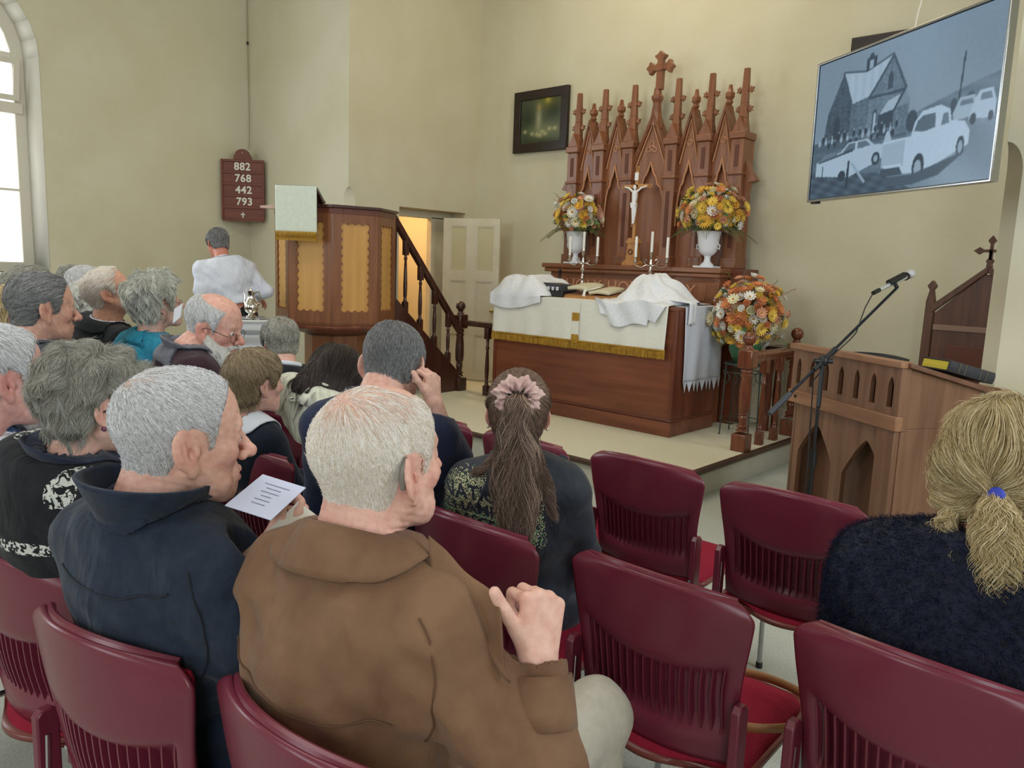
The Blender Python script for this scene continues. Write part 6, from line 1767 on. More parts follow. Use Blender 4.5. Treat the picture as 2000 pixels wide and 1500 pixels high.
    if sp.get('wrink'):
        sl = F.blk(hp-.14*hs, hp+.14*hs, 0)
        X, Y, Z = F.xyz(sl); F.F[sl] += .0006*wob(X, Y, Z, 420, 3)
        # neck creases
        q = T.R.T
        zz = q[2, 0]*(X-hp[0])+q[2, 1]*(Y-hp[1])+q[2, 2]*(Z-hp[2]); yy = q[1, 0]*(X-hp[0])+q[1, 1]*(Y-hp[1])+q[1, 2]*(Z-hp[2]); xx = q[0, 0]*(X-hp[0])+q[0, 1]*(Y-hp[1])+q[0, 2]*(Z-hp[2])
        m_ = ss(-.075, -.095, zz)*ss(.03, -.01, yy)
        F.F[sl] += sp['wrink']*.0022*m_*np.sin(zz*520+yy*110+3*np.sin(xx*60))
    P, Q = F.mesh()
    q = T.inv(P); sk = np.array(sp.get('skin', (226, 186, 170)))/255.
    col_ = np.tile(sk, (len(P), 1))
    def tint(c, r_, cc, a):
        d2 = (((q-np.array(c))/np.array(r_))**2).sum(1); w = (a*np.exp(-d2))[:, None]; col_[:] = col_*(1-w)+np.array(cc)/255.*w
    red = sp.get('red', (214, 140, 128)); ra = sp.get('reda', .35)
    for k in (1, -1):
        tint((k*.045, .07, -.02), (.03, .03, .025), red, ra); tint((k*.085, -.005, .0), (.016, .022, .034), red, ra*1.1); tint((k*.032, .09, .012), (.013, .02, .008), (170, 110, 100), .4)
    tint((0, .115, -.02), (.018, .018, .02), red, ra*1.2); tint((0, .102, -.060), (.022, .012, .009), (180, 96, 92), .75)
    tint((0, -.08, -.10), (.08, .07, .05), red, ra*.6)
    if 'scalp' in sp: tint((0, -.02, .12), (.07, .09, .07), sp['scalp'], .8)
    hm = np.abs(q).max(1) > .2
    body = npmesh('body', P, Q, SKIN, t, np.clip(col_, 0, 1))
    # eyes and brows
    for k in (1, -1):
        eb = MB().ball((0, 0, 0), .0125*hs, 14, 10).build('eye', mat('eye white', (226, 220, 214), .2), body, smooth=80); eb.location = T((k*.032, .0805, .0105))
        ir = MB().ball((0, 0, 0), (.0058*hs,)*3, 10, 8).build('iris', mat('iris', sp.get('iris', (84, 96, 110)), .15), body, smooth=80); ir.location = T((k*.032+.0, .0885, .0105))
        bc = sp.get('brow', (150, 140, 130))
        pts_ = [T((k*(.014+.036*j/5), .0935-.018*(j/5)**2, .0345+.004*math.sin(j/5*PI))) for j in range(6)]
        MB().tube([tuple(p) for p in pts_], [.0015*hs, .0032*hs, .0036*hs, .0034*hs, .0028*hs, .0012*hs], 6, flat=.9).build('eyebrow', mat('brow %d %d %d' % bc, bc, .8, bump=.6, bscale=600), body, smooth=80)
    # garment
    cm = sp['cloth']; cj = sp.get('loose', 1.); gh = ch if near else .012
    if near == 2: gh = .0075
    G = Field(axis(lo[0]-.05, hi[0]+.05, gh, []), axis(lo[1]-.05, hi[1]+.05, gh, []), axis(.30, max(hp[2]+.02, N[2]+.12), gh, []))
    A = .135*b*s*cj
    for k in (1, -1):
        e, w, hd = arms[k]; wc = w-(w-e)/np.linalg.norm(w-e)*sp.get('cuff', .012)
        G.add(cap(N-up*.035-fwd*.01+sx*k*.03, S_[k]+sx*k*-.01, .055*s, .064*s*cj), .045)
        G.add(cap(S_[k]-up*.02, e, .066*s*b*cj, .055*s*cj*b), .045); G.add(cap(e, wc, .056*s*cj*b, .042*s*cj), .03)
    Rt = np.stack([sx, fwd, up], 1)
    G.add(ell(tp(.74, .012), V3(.180*s*b, .118*s*b, L*.34), Rt), .06)
    G.add(ell(tp(.62, -.02), V3(.165*s*b, .115*s*b, L*.34), Rt), .05)
    G.add(ell(tp(.30, .03*b), V3(.165*s*b*cj, .135*s*b*cj, L*.34), Rt), .06)
    G.add(ell(tp(.03, .01), V3(.175*s*b*cj, .135*s*b*cj, .13), Rt), .06)
    if sp.get('bust'): 
        for k in (1, -1): G.add(sph(tp(.66, .10, k*.07), .06*s), .05)
    if sp.get('hump'): G.add(ell(tp(.88, -.06), V3(.14, .07, .12)*s, Rt), .06)
    for pr, kk in sp.get('gextra', lambda **k: [])(loc=loc, N=N, S=S_, tp=tp, up=up, fwd=fwd, sx=sx): G.add(pr, kk)
    wr = sp.get('folds', .004)
    X, Y, Z = [a for a in (G.ax[0][:, None, None], G.ax[1][None, :, None], G.ax[2][None, None, :])]
    G.F = G.F+wr*(np.abs(wob(X, Y, Z*.8, 26, sp.get('seed', 1), 4))**.8-.5)*.8+wr*.35*wob(X, Y, Z, 70, 9)
    # drag folds towards the armpits and the waist
    for k in (1, -1):
        c = S_[k]-up*.10-fwd*.03
        dd = np.sqrt((X-c[0])**2+(Y-c[1])**2+(Z-c[2])**2); an_ = np.arctan2((Z-c[2])+0*X+0*Y, (X-c[0])*sx[0]+(Y-c[1])*sx[1]+0*Z)
        G.F = G.F+wr*.35*np.exp(-(dd/.16)**2)*np.sin(dd*95+an_*2+sp.get('seed', 1))*ss(.02, .06, dd)
        e = arms[k][0]; de = np.sqrt((X-e[0])**2+(Y-e[1])**2+(Z-e[2])**2); G.F = G.F+wr*.35*np.exp(-(de/.09)**2)*np.sin(de*120+Z*40)
    G.F = G.F+wr*.6*np.sin(Z*75+5*np.sin(X*9+sp.get('seed', 1))+4*np.sin(Y*11))*ss(hips[2]+.30, hips[2]+.05, Z)
    # neck hole
    G.sub(cap(N-up*.004+fwd*.012, N+up*.12+fwd*.03, nr*.96*sp.get('hole', 1.), nr*1.2*sp.get('hole', 1.)), .008)
    G.sub((lambda X, Y, Z: -(up[0]*(X-N[0])+up[1]*(Y-N[1])+up[2]*(Z-N[2])-sp.get('neckcut', .032)), N-V3(.14, .14, .12), N+V3(.14, .14, .12)), .012)
    for k in (1, -1):
        e, w, hd = arms[k]; ax_ = (w-e)/np.linalg.norm(w-e); c0 = w-ax_*sp.get('cuff', .012)
        G.sub(cap(c0+ax_*.05, c0+ax_*.16, .065*s), .004)
    if 'hem' in sp: G.F = np.maximum(G.F, sp['hem']+.008*np.sin(X*20)-Z)
    GP, GQ = G.mesh()
    top = npmesh(sp.get('gname', 'jacket'), GP, GQ, cm, t)
    # trousers / skirt
    Tf = Field(axis(lo[0], hi[0], .012, []), axis(lo[1], hi[1], .012, []), axis(.05, hz+.14, .012, []))
    lb = sp.get('legs', 1.)
    for k in (1, -1):
        Tf.add(cap(hj[k], kn[k], .092*s*lb, .070*s*lb), .04); Tf.add(cap(kn[k], an[k]+V3(0, 0, .01), .068*s*lb, .052*s), .03)
    Tf.add(ell(hips-V3(0, 0, .02), V3(.165*s, .12*s, .12), None), .05)
    X, Y, Z = Tf.ax[0][:, None, None], Tf.ax[1][None, :, None], Tf.ax[2][None, None, :]
    Tf.F = Tf.F+.003*wob(X, Y, Z, 50, 3)
    TP, TQ = Tf.mesh(); npmesh(sp.get('lname', 'trousers'), TP, TQ, sp.get('leg', cloth('dark trousers', (34, 36, 42))), t)
    for k in (1, -1):
        sf = Field(*[np.arange(min(an[k][i], to[k][i])-.06, max(an[k][i], to[k][i])+.07, .009, dtype=np.float32) for i in range(3)])
        sf.add(cap(an[k]-V3(0, .02, .05), to[k], .040*s, .036*s), .02); sf.add(cap(an[k]-V3(0, .02, .02), an[k]-V3(0, .03, .06), .042*s, .038*s), .02)
        sf.F = np.maximum(sf.F, .004-sf.ax[2][None, None, :])
        SP, SQ = sf.mesh(); npmesh('shoe', SP, SQ, mat('black shoe', (30, 28, 28), .35), t)
    ctx = dict(t=t, T=T, N=N, up=up, fwd=fwd, sx=sx, S=S_, loc=loc, body=body, top=top, nr=nr, arms=arms, GF=G, hips=hips, tp=tp)
    nf = Hr@V3(0, 1, 0); nf = nf-up*(nf@up); nf /= np.linalg.norm(nf)
    bf = fwd
    cfr = dict(shirt=dict(stand=.036, fall=.062, flare=.030, gap=.9, point=.25), suit=dict(stand=.030, fall=.052, flare=.032, gap=1.1), stand=dict(stand=.06, fall=0, flare=.012, gap=.8), crew=dict(stand=.018, fall=0, flare=-.002, gap=0.))
    for cn, cmt, kw in sp.get('collars', []):
        kk = dict(cfr[cn]); kk.update(kw or {}); nm = kk.pop('name', 'collar'); r_ = kk.pop('r', nr*1.16); zo = kk.pop('z', .0); ax_ = kk.pop('ax', None)
        axv = up*.75+((hp-N)/np.linalg.norm(hp-N))*.25
        collar(top if nm == 'collar' else t, nm, cmt, N+up*zo+fwd*.008, axv, r_, kk['stand'], kk['fall'], kk['flare'], kk['gap'], nose=bf, tilt_front=kk.get('tilt', .03), point=kk.get('point', 0), thick=kk.get('thick', .0035), GF=G, flange=kk.get('flange', .024))
    if 'hair' in sp:
        for hsd in (sp['hair'] if isinstance(sp['hair'], list) else [sp['hair']]):
            hh = dict(hsd); o, FF = make_hair(t, T, hh, near == 2)
    if sp.get('glasses'):
        gc = mat('thin spectacle metal', (96, 84, 78), .3, .8) if sp['glasses'] != 'dark' else M['black']
        gl = MB()
        for k in (1, -1):
            gl.tube([tuple(T((k*.033+.022*math.cos(a*PI/10), .104-.006*abs(math.cos(a*PI/10)), -.004+.017*math.sin(a*PI/10)))) for a in range(21)], .0011*hs if sp['glasses'] != 'dark' else .0018, 6)
            gl.tube([tuple(T(p)) for p in ((k*.055, .100, .002), (k*.072, .085, .006), (k*.079, .01, .014), (k*.080, -.006, .004))], .0013*hs if sp['glasses'] != 'dark' else .002, 6)
        gl.tube([tuple(T((-.011, .106, .004))), tuple(T((0, .109, .007))), tuple(T((.011, .106, .004)))], .0012, 6)
        gl.build('glasses', gc, t)
    return ctx
def flow_down(whorl=(0, -.07, .10), grav=.5):
    w = V3(*whorl)
    def f(p, rs):
        d = p-w; d /= np.maximum(np.linalg.norm(d, axis=1, keepdims=True), 1e-4); return d*1.0+V3(0, 0, -grav)
    return f
def flow_back(grav=.5, side=.2):
    def f(p, rs): return np.stack([np.sign(p[:, 0])*side+0*p[:, 0], -1+0*p[:, 0], -grav+0*p[:, 0]], -1)
    return f
def flow_to(c, grav=0):
    c = V3(*c)
    def f(p, rs): d = c-p; return d/np.maximum(np.linalg.norm(d, axis=1, keepdims=True), .01)+V3(0, 0, -grav)
    return f
# ------------------------------------------------------------------ the congregation
def print_mat(name, base, ink, blobs, scale, thr, kind='noise'):
    """cloth with a printed pattern that keeps to rounded patches (centre, radii)"""
    m = cloth(name, base); nt = m.node_tree; N = nt.nodes; L = nt.links; b = N['Principled BSDF']
    tc = N.new('ShaderNodeTexCoord'); tot = None
    for c, r in blobs:
        s = N.new('ShaderNodeVectorMath'); s.operation = 'SUBTRACT'; s.inputs[1].default_value = c; L.new(tc.outputs['Object'], s.inputs[0])
        d = N.new('ShaderNodeVectorMath'); d.operation = 'DIVIDE'; d.inputs[1].default_value = r; L.new(s.outputs[0], d.inputs[0])
        l = N.new('ShaderNodeVectorMath'); l.operation = 'LENGTH'; L.new(d.outputs[0], l.inputs[0])
        q = N.new('ShaderNodeMath'); q.operation = 'LESS_THAN'; q.inputs[1].default_value = 1; L.new(l.outputs['Value'], q.inputs[0])
        if tot is None: tot = q.outputs[0]
        else:
            a = N.new('ShaderNodeMath'); a.operation = 'MAXIMUM'; L.new(tot, a.inputs[0]); L.new(q.outputs[0], a.inputs[1]); tot = a.outputs[0]
    if kind == 'noise': n = N.new('ShaderNodeTexNoise'); n.inputs['Scale'].default_value = scale; n.inputs['Detail'].default_value = 3; n.inputs['Distortion'].default_value = 1.2; out = n.outputs['Fac']
    else: n = N.new('ShaderNodeTexVoronoi'); n.feature = 'DISTANCE_TO_EDGE'; n.inputs['Scale'].default_value = scale; out = n.outputs['Distance']
    L.new(tc.outputs['Object'], n.inputs['Vector'])
    g = N.new('ShaderNodeMath'); g.operation = 'GREATER_THAN'; g.inputs[1].default_value = thr; L.new(out, g.inputs[0])
    mu = N.new('ShaderNodeMath'); mu.operation = 'MULTIPLY'; L.new(g.outputs[0], mu.inputs[0]); L.new(tot, mu.inputs[1])
    mx = N.new('ShaderNodeMix'); mx.data_type = 'RGBA'; L.new(mu.outputs[0], mx.inputs['Factor'])
    src = b.inputs['Base Color'].links[0].from_socket; L.new(src, mx.inputs['A']); mx.inputs['B'].default_value = lin(ink); L.new(mx.outputs['Result'], b.inputs['Base Color'])
    return m
def shell(name, c): return mat('hair base '+name, c, .7, col2=tuple(int(v*.86) for v in c), nscale=120, bump=.5, bscale=240, bdist=.004, spec=.2)
HA = dict(
    whiteblond=(shell('whiteblond', (226, 184, 168)), hairmat('h whiteblond', (206, 184, 156), (232, 224, 214), (250, 248, 246))),
    silverB=(shell('silverB', (206, 176, 158)), hairmat('h silverB', (132, 130, 126), (206, 206, 208), (246, 246, 250))),
    silver=(shell('silver', (196, 192, 188)), hairmat('h silver', (176, 176, 178), (214, 214, 216), (238, 238, 240))),
    grey=(shell('grey', (138, 136, 128)), hairmat('h grey', (112, 110, 104), (152, 150, 140), (198, 196, 184))),
    white=(shell('white', (216, 214, 206)), hairmat('h white', (206, 204, 196), (226, 224, 218), (242, 240, 236))),
    steel=(shell('steel', (104, 104, 104)), hairmat('h steel', (84, 84, 86), (116, 116, 118), (160, 160, 160))),
    brown=(shell('brown', (124, 106, 82)), hairmat('h brown', (108, 92, 70), (142, 124, 98), (178, 158, 126))),
    dark=(shell('dark', (44, 38, 36)), hairmat('h dark', (30, 26, 25), (50, 42, 38), (84, 70, 64))),
    long=(shell('long', (78, 62, 54)), hairmat('h long', (70, 54, 46), (108, 86, 74), (156, 130, 114))),
    blonde=(shell('blonde', (166, 146, 104)), hairmat('h blonde', (142, 120, 78), (192, 170, 122), (228, 214, 178))),
    palegrey=(shell('palegrey', (178, 178, 166)), hairmat('h palegrey', (150, 150, 140), (186, 186, 174), (222, 222, 212))),
)
NAPE = lambda p: .45+.55*ss(-.03, .04, p[:, 2])
def H(kind, **k): s, m = HA[kind]; d = dict(shell=s, smat=m); d.update(k); return d
rndv = lambda a, b: None
suitdk = cloth('charcoal suit', (44, 48, 54)); suitgrey = cloth('dark grey suit', (62, 70, 76)); blacksuit = cloth('black suit', (34, 36, 40))
navy = cloth('navy fleece', (40, 50, 66), (34, 42, 56)); shirtw = cloth('white shirt', (226, 230, 240), (218, 223, 234), ns=12, bump=.1, fold=.8)
beige = cloth('beige trousers', (190, 184, 170), (180, 174, 160))

# A: man in brown jacket, nearest the camera
brownj = mat('brown nubuck', (128, 97, 73), .75, col2=(104, 75, 54), nscale=9, fold=.5, fscale=8, bump=.35, bscale=160, sheen=.08, spec=.25, bdist=.002)
wA = at_d(1052, 1300, 1.15); eA = at_d(1062, 1560, 1.10)
A = person(dict(label='man in brown jacket with short white hair and hearing aid, clutching his lapel', near=2, yaw=10, root=(-.95, .70), head=(738, 912, 1.27), hs=1.07, hyaw=-8, hpitch=2, neckd=-.108, s=1.04, build=1.08,
    shw=.165, cloth=brownj, gname='jacket', leg=beige, folds=.010, seed=3, finehand=at_d(1020, 1215, 1.13), hands=1.12, wrink=1., neckr=.060, skin=(228, 184, 168), red=(220, 142, 130), reda=.45, scalp=(234, 186, 170), kneeR=at_z(1165, 1395, .56),
    face=dict(old=1., ear=1.2, earflare=38), brow=(220, 214, 206),
    armR=(eA, wA, (Vector((-.25, .35, 1)), Vector((-1, .25, -.05)), 1.45, dict(thumb_in=-.1, spread=.02))), cuff=-.012,
    collars=[('shirt', brownj, dict(r=.070, stand=.050, fall=.078, flare=.036, gap=.7, tilt=.045, thick=.005, z=.012))],
    hair=[H('whiteblond', line='short', t=.0022, lump=.1, n=30000, k=6, len=.027, rad=.00030, lift=.0014, mess=.07, lenfn=NAPE, gmin=.006, flow=flow_down((0, -.060, .105), .35),
            bald=((0, .045, .150), (.05, .05, .045)), dens=lambda p: .13+ss(.105, .05, p[:, 2])*.9+.3*ss(.0, .06, p[:, 1]))]))
t = A['t']
_e, _w, _ = A['arms'][1]; _ax = (_w-_e)/np.linalg.norm(_w-_e)
MB().tube([tuple(_w-_ax*q) for q in (.085, .06, .03, .012)], [.052, .051, .049, .047], 28, cap=False).build('cuff', brownj, A['top'], solid=.005, smooth=80)
# lapel pulled forward by the hand, hearing aid, dark lining
P0 = A['N']+A['fwd']*.075+A['sx']*.03+V3(0, 0, .0); hnd = A['loc'](at_d(978, 1190, 1.155)); 
LC = [A['loc'](at_d(*q)) for q in ((838, 1046, 1.20), (905, 1108, 1.16), (972, 1178, 1.135), (840, 1105, 1.175), (925, 1230, 1.12), (1000, 1330, 1.09))]
def lap(u, v):
    def q3(a, b, c, t): return a*(1-t)**2+2*b*t*(1-t)+c*t*t
    p = q3(LC[0], LC[1], LC[2], u)*(1-v)+q3(LC[3], LC[4], LC[5], u)*v
    return tuple(p+A['up']*(.010*math.sin(v*PI*2)*u)+A['fwd']*.008*math.sin(u*9+v*3)*u)
MB().grid(lap, 26, 16).build('lapel', brownj, A['top'], solid=.006, smooth=80)
ht = A['T']
MB().tube([tuple(ht(p)) for p in ((.083, -.016, .034), (.0865, -.024, .022), (.087, -.027, .004), (.086, -.025, -.012))], [.004, .0055, .006, .004], 10).build('hearing_aid', mat('grey hearing aid', (120, 112, 104), .35), t, smooth=80)
# jacket yoke seam and back seam lines
GT = BVHTree.FromPolygons([tuple(v.co) for v in A['top'].data.vertices], [tuple(p.vertices) for p in A['top'].data.polygons])
def seam(ctx, bvh, pts, name, m, r_=.0018, off=.0014):
    out = []
    for p in pts:
        h = bvh.find_nearest(Vector(p)); out.append(h[0]+h[1]*off)
    MB().tube(out, r_, 5).build(name, m, ctx['top'])
def backline(ctx, za, zb, wa, wb, n=24, sag=0.):
    return [ctx['N']+ctx['sx']*(wa+(wb-wa)*i/n)+ctx['up']*(za+(zb-za)*i/n-sag*math.sin(PI*i/n))-ctx['fwd']*.14 for i in range(n+1)]
seamm = mat('brown seam', (92, 64, 44), .8)
seam(A, GT, backline(A, -.16, -.20, -.20, .19, sag=.015), 'yoke_seam', seamm)
seam(A, GT, [A['S'][1]+A['sx']*(.02+.03*math.sin(i/12*PI))-A['fwd']*(.06-.02*i/12)+V3(0, 0, .03-.20*i/12) for i in range(13)], 'sleeve_seam', seamm)

# B: man in dark fleece, white hair
wB = at_d(520, 1080, 1.36); eB = at_d(500, 1300, 1.36)
B = person(dict(label='man in dark navy fleece with short white hair, holding a booklet', near=2, yaw=12, root=(-1.44, .71), head=(352, 862, 1.41), hs=1.07, neckd=-.112, hyaw=-24, hpitch=-4, hroll=0, s=1.06, build=1.12, shw=.175, sdrop=.07,
    cloth=navy, gname='fleece', leg=cloth('dark trousers b', (30, 34, 42)), folds=.008, seed=8, neckr=.060, neckcut=.05, hole=.86, skin=(226, 182, 164), red=(214, 140, 126), reda=.35, wrink=.4,
    face=dict(old=.9, ear=1.22, nose=1.0, earflare=24), brow=(190, 180, 170), armR=(eB, wB, (Vector((-.3, .9, .25)), Vector((-1, -.2, .2)), .5)), 
    collars=[('stand', navy, dict(r=.074, stand=.10, flare=.030, gap=.9, tilt=.06, thick=.007, z=.004, flange=.0))],
    hair=[H('silverB', line='reced', t=.0025, lump=.1, n=32000, k=6, len=.028, rad=.00032, lift=.0013, mess=.06, lenfn=NAPE, gmin=.005, flow=flow_down((0, -.075, .085), .2),
            dens=lambda p: .10+1.2*np.clip((((p-np.array([0, -.055, .105]))**2).sum(1)/.0028), 0, 1))]))
GB = BVHTree.FromPolygons([tuple(v.co) for v in B['top'].data.vertices], [tuple(p.vertices) for p in B['top'].data.polygons])
seam(B, GB, backline(B, -.045, -.045, -.13, .16, sag=.02), 'collar_seam', mat('navy seam', (26, 30, 40), .8))
seam(B, GB, [B['S'][1]+B['sx']*(.0+.03*math.sin(i/12*PI))-B['fwd']*.07+V3(0, 0, .05-.22*i/12) for i in range(13)], 'sleeve_seam', mat('navy seam', (26, 30, 40), .8))
bk_ = thing('booklet', 'open white and blue printed booklet held by man in dark fleece', 'booklet', at_d(515, 985, 1.36))
bx = (at_d(555, 1000, 1.40)-at_d(445, 965, 1.42)); bx.normalize(); by = (at_d(487, 925, 1.46)-at_d(515, 1045, 1.30)); by = (by-bx*by.dot(bx)).normalized(); bz_ = bx.cross(by)
BM = Matrix(((bx.x, by.x, bz_.x), (bx.y, by.y, bz_.y), (bx.z, by.z, bz_.z))).to_4x4()
bk_.matrix_world = Matrix.Translation(at_d(512, 978, 1.38)) @ BM
MB().box(-.045, .045, -.045, .075, 0, .0015).build('page', mat('bluish page', (206, 214, 240), .7), bk_)
MB().box(.045, .105, -.060, .060, -.006, -.0045, T=Matrix.Rotation(R(24), 4, 'Y')).build('page', mat('cream page', (222, 218, 206), .7), bk_)
for j, w in enumerate((.05, .03, .036, .02, .03, .026)):
    MB().box(-w/2, w/2, .05-.013*j, .052-.013*j, .0016, .002).build('print_line', mat('print grey', (120, 124, 150), .8), bk_)

# C: woman with curly grey hair and black patterned top
cpat = cloth('black knit', (30, 32, 36))
C = person(dict(label='woman with curly grey hair, glasses and black top printed in white', near=2, yaw=12, root=(-1.93, .60), head=(184, 798, 1.70), hs=.94, neckd=-.104, hyaw=-14, hpitch=-6, s=.98, build=1.08, shw=.15, bust=1,
    cloth=cpat, gname='top', leg=cloth('black skirt', (28, 28, 32)), folds=.004, seed=12, neckr=.050, skin=(224, 184, 166), face=dict(ear=1.0, jaw=.95, nose=.9, earflare=20, old=.6), glasses='dark', hump=1,
    collars=[('stand', cloth('navy lined collar', (44, 52, 70)), dict(r=.066, stand=.06, flare=.03, gap=1.3, tilt=.05, z=-.01, flange=.012))],
    hair=[H('grey', line='short', t=lambda X, Y, Z: .010+.012*ss(-.02, .09, Z)+.006*ss(.0, -.09, Y)+0*X, lump=.35, lf=75, edge=.022, n=30000, k=8, len=.045, rad=.00035, lift=.005, curl=.7, cfreq=.8, mess=.15, stray=.10, flow=flow_down((0, -.03, .14), .35), seed=4, cut=[(sph((k_*.088, .006, -.006), .030), .012) for k_ in (1, -1)])]))
GC = BVHTree.FromPolygons([tuple(v.co) for v in C['top'].data.vertices], [tuple(p.vertices) for p in C['top'].data.polygons])
def hit(ctx, bv, px, py):
    o_ = ctx['loc'](EYE); d_ = ctx['loc'](EYE+ray(px, py))-o_; h = bv.ray_cast(Vector(o_), Vector(d_)); return tuple(h[0]) if h[0] is not None else (0, 0, -9)
C['top'].data.materials[0] = print_mat('black printed knit', (30, 32, 36), (200, 202, 196), [(hit(C, GC, 150, 935), (.035, .05, .045)), (hit(C, GC, 120, 965), (.035, .05, .04)), (hit(C, GC, 95, 865), (.05, .05, .018)), (hit(C, GC, 75, 845), (.03, .05, .02)), (hit(C, GC, 40, 1072), (.12, .12, .014))], 75, .52)
MB().ball(tuple(C['T']((.0845, -.004, -.034))), .0055, 10, 8).build('earring', mat('dark pearl', (130, 80, 110), .2, .4), C['t'], smooth=80)

# D: man with white goatee at the left edge
D_ = person(dict(label='pink faced man with white goatee in blue ribbed jumper at left edge', near=1, yaw=14, root=(-2.50, .56), head=(-8, 745, 1.98), hs=1.12, hyaw=-10, hpitch=-2, s=1.05, build=1.1,
    cloth=mat('blue ribbed jumper', (74, 98, 134), .9, col2=(52, 72, 104), nscale=60, stretch=(1, 1, .05), bump=.5, bscale=60), gname='jumper', skin=(226, 176, 166), red=(216, 136, 130), reda=.5, face=dict(old=.9, ear=1.1), brow=(226, 222, 216),
    collars=[('shirt', shirtw, dict(name='shirt_collar', r=.070, stand=.032, fall=.03, gap=.9)), ('crew', mat('blue ribbed jumper', (74, 98, 134)), dict(r=.082, z=-.02))],
    hair=[H('silver', line='reced', t=.006, n=9000, k=5, len=.03, rad=.0007, flow=flow_down(), mess=.12),
          H('white', name='beard', region=lambda X, Y, Z: np.minimum(np.minimum(-.040-Z+0*X, Y-.055), .030-np.abs(X))*np.ones_like(Z), t=.013, edge=.02, lump=.2, n=3000, k=4, len=.016, rad=.0007, flow=flow_to((0, .09, -.14)), mess=.2)]))

# E: girl with ponytail
ej = cloth('black softshell', (38, 44, 54), (34, 40, 50), bump=.15, rough=.6, spec=.35)
E = person(dict(label='girl with long brown ponytail, pink scrunchie and black jacket with glittery lettering', near=2, yaw=36, root=(-1.41, 1.68), head=(1012, 812, 2.12), hs=.99, hyaw=4, hpitch=-2, s=.94, build=.90, shw=.150,
    cloth=ej, gname='jacket', leg=ej, folds=.004, seed=5, neckr=.045, skin=(228, 178, 158), reda=.35, face=dict(ear=.95, nose=.8, jaw=.92, sex='f', earflare=32), brow=(90, 70, 60), bust=0,
    collars=[('stand', ej, dict(r=.066, stand=.035, flare=.004, gap=.5, z=-.01))],
    hair=[H('long', line='short', t=.007, lump=.05, n=9000, k=7, len=.075, rad=.0006, lift=.002, mess=.03, flow=flow_to((0, -.118, .085)), seed=6)]))
T = E['T']
tie = T((0, -.112, .070))
def Wl(*p): return np.array(T(p))
cen = [tie, Wl(0, -.150, .060), Wl(.003, -.158, .0), Wl(.006, -.165, -.08), Wl(.008, -.172, -.17), Wl(.012, -.185, -.25), Wl(.016, -.20, -.32)]
for nm_, sd_, nn_, cl_ in (('hp1', 4, 2300, ((52, 40, 34), (76, 60, 50), (100, 80, 68))), ('hp2', 5, 1900, ((96, 76, 64), (120, 98, 84), (142, 118, 102))), ('hp3', 6, 1000, ((140, 114, 98), (166, 142, 124), (190, 166, 148)))):
    bundle(E['t'], 'ponytail', cen, [.018, .034, .046, .068, .074, .056, .026], nn_, hairmat(nm_, *cl_), srad=.0006, wave=.009, wf=15+sd_, flat=.55, fill=HA['long'][0] if sd_ == 4 else None, jit=.0016, seed=sd_)
bundle(E['t'], 'ponytail_lock', [Wl(.02, -.14, .02), Wl(.06, -.14, -.09), Wl(.09, -.13, -.17), Wl(.11, -.17, -.25)], [.01, .012, .014, .006], 320, HA['long'][1], srad=.00055, wave=.008, seed=9)
bundle(E['t'], 'ponytail_lock', [Wl(-.01, -.14, .0), Wl(-.05, -.13, -.09), Wl(-.08, -.12, -.13), Wl(-.12, -.10, -.15)], [.01, .014, .012, .004], 320, HA['long'][1], srad=.00055, wave=.006, seed=10)
sc = MB()
def scr(u, v):
    a = 2*PI*u; b_ = 2*PI*v; R_ = .044+.005*math.sin(a*7); r_ = .019*(1+.25*math.sin(a*11+b_*2)+.16*math.sin(a*17-b_*3))
    return tuple(np.array(tie)+(np.array(Wl(math.cos(a)*(R_+r_*math.cos(b_)), -.122-r_*math.sin(b_)+.01, .070+math.sin(a)*(R_*.75+r_*math.cos(b_))))-np.array(Wl(0, -.112, .070))))
sc.grid(scr, 90, 16, closeu=True).build('scrunchie', mat('pink satin', (206, 176, 168), .35, col2=(188, 150, 144), nscale=30, sheen=.3), E['t'], smooth=80)
GE = BVHTree.FromPolygons([tuple(v.co) for v in E['top'].data.vertices], [tuple(p.vertices) for p in E['top'].data.polygons])
# glitter print on the back of the jacket: sequins everywhere in the patch except where letters stand
def letter_tester(lines):
    bv = []
    for s_, size, y in lines:
        cu = bpy.data.curves.new('tmp', 'FONT'); cu.body = s_; cu.size = size; cu.align_x = 'CENTER'; cu.align_y = 'CENTER'; cu.offset = .0012
        o = bpy.data.objects.new('tmp', cu); COL.objects.link(o)
        me = bpy.data.meshes.new_from_object(o.evaluated_get(bpy.context.evaluated_depsgraph_get())); bpy.data.objects.remove(o)
        bv.append((BVHTree.FromPolygons([(v.co.x, v.co.y*1.0+y, 0) for v in me.vertices], [tuple(p.vertices) for p in me.polygons]), y, size)); bpy.data.meshes.remove(me)
    return lambda x, y: any(abs(y-yy) < sz and b_.ray_cast(Vector((x, y, 1)), Vector((0, 0, -1)))[0] is not None for b_, yy, sz in bv)
lt = letter_tester([('NATIONAL', .052, .044), ('CHAMPIONS', .048, .0), ('AASCF 2022', .042, -.040)])
q1, q2 = MB(), MB(); rs = random.Random(4)
cx0 = -.070
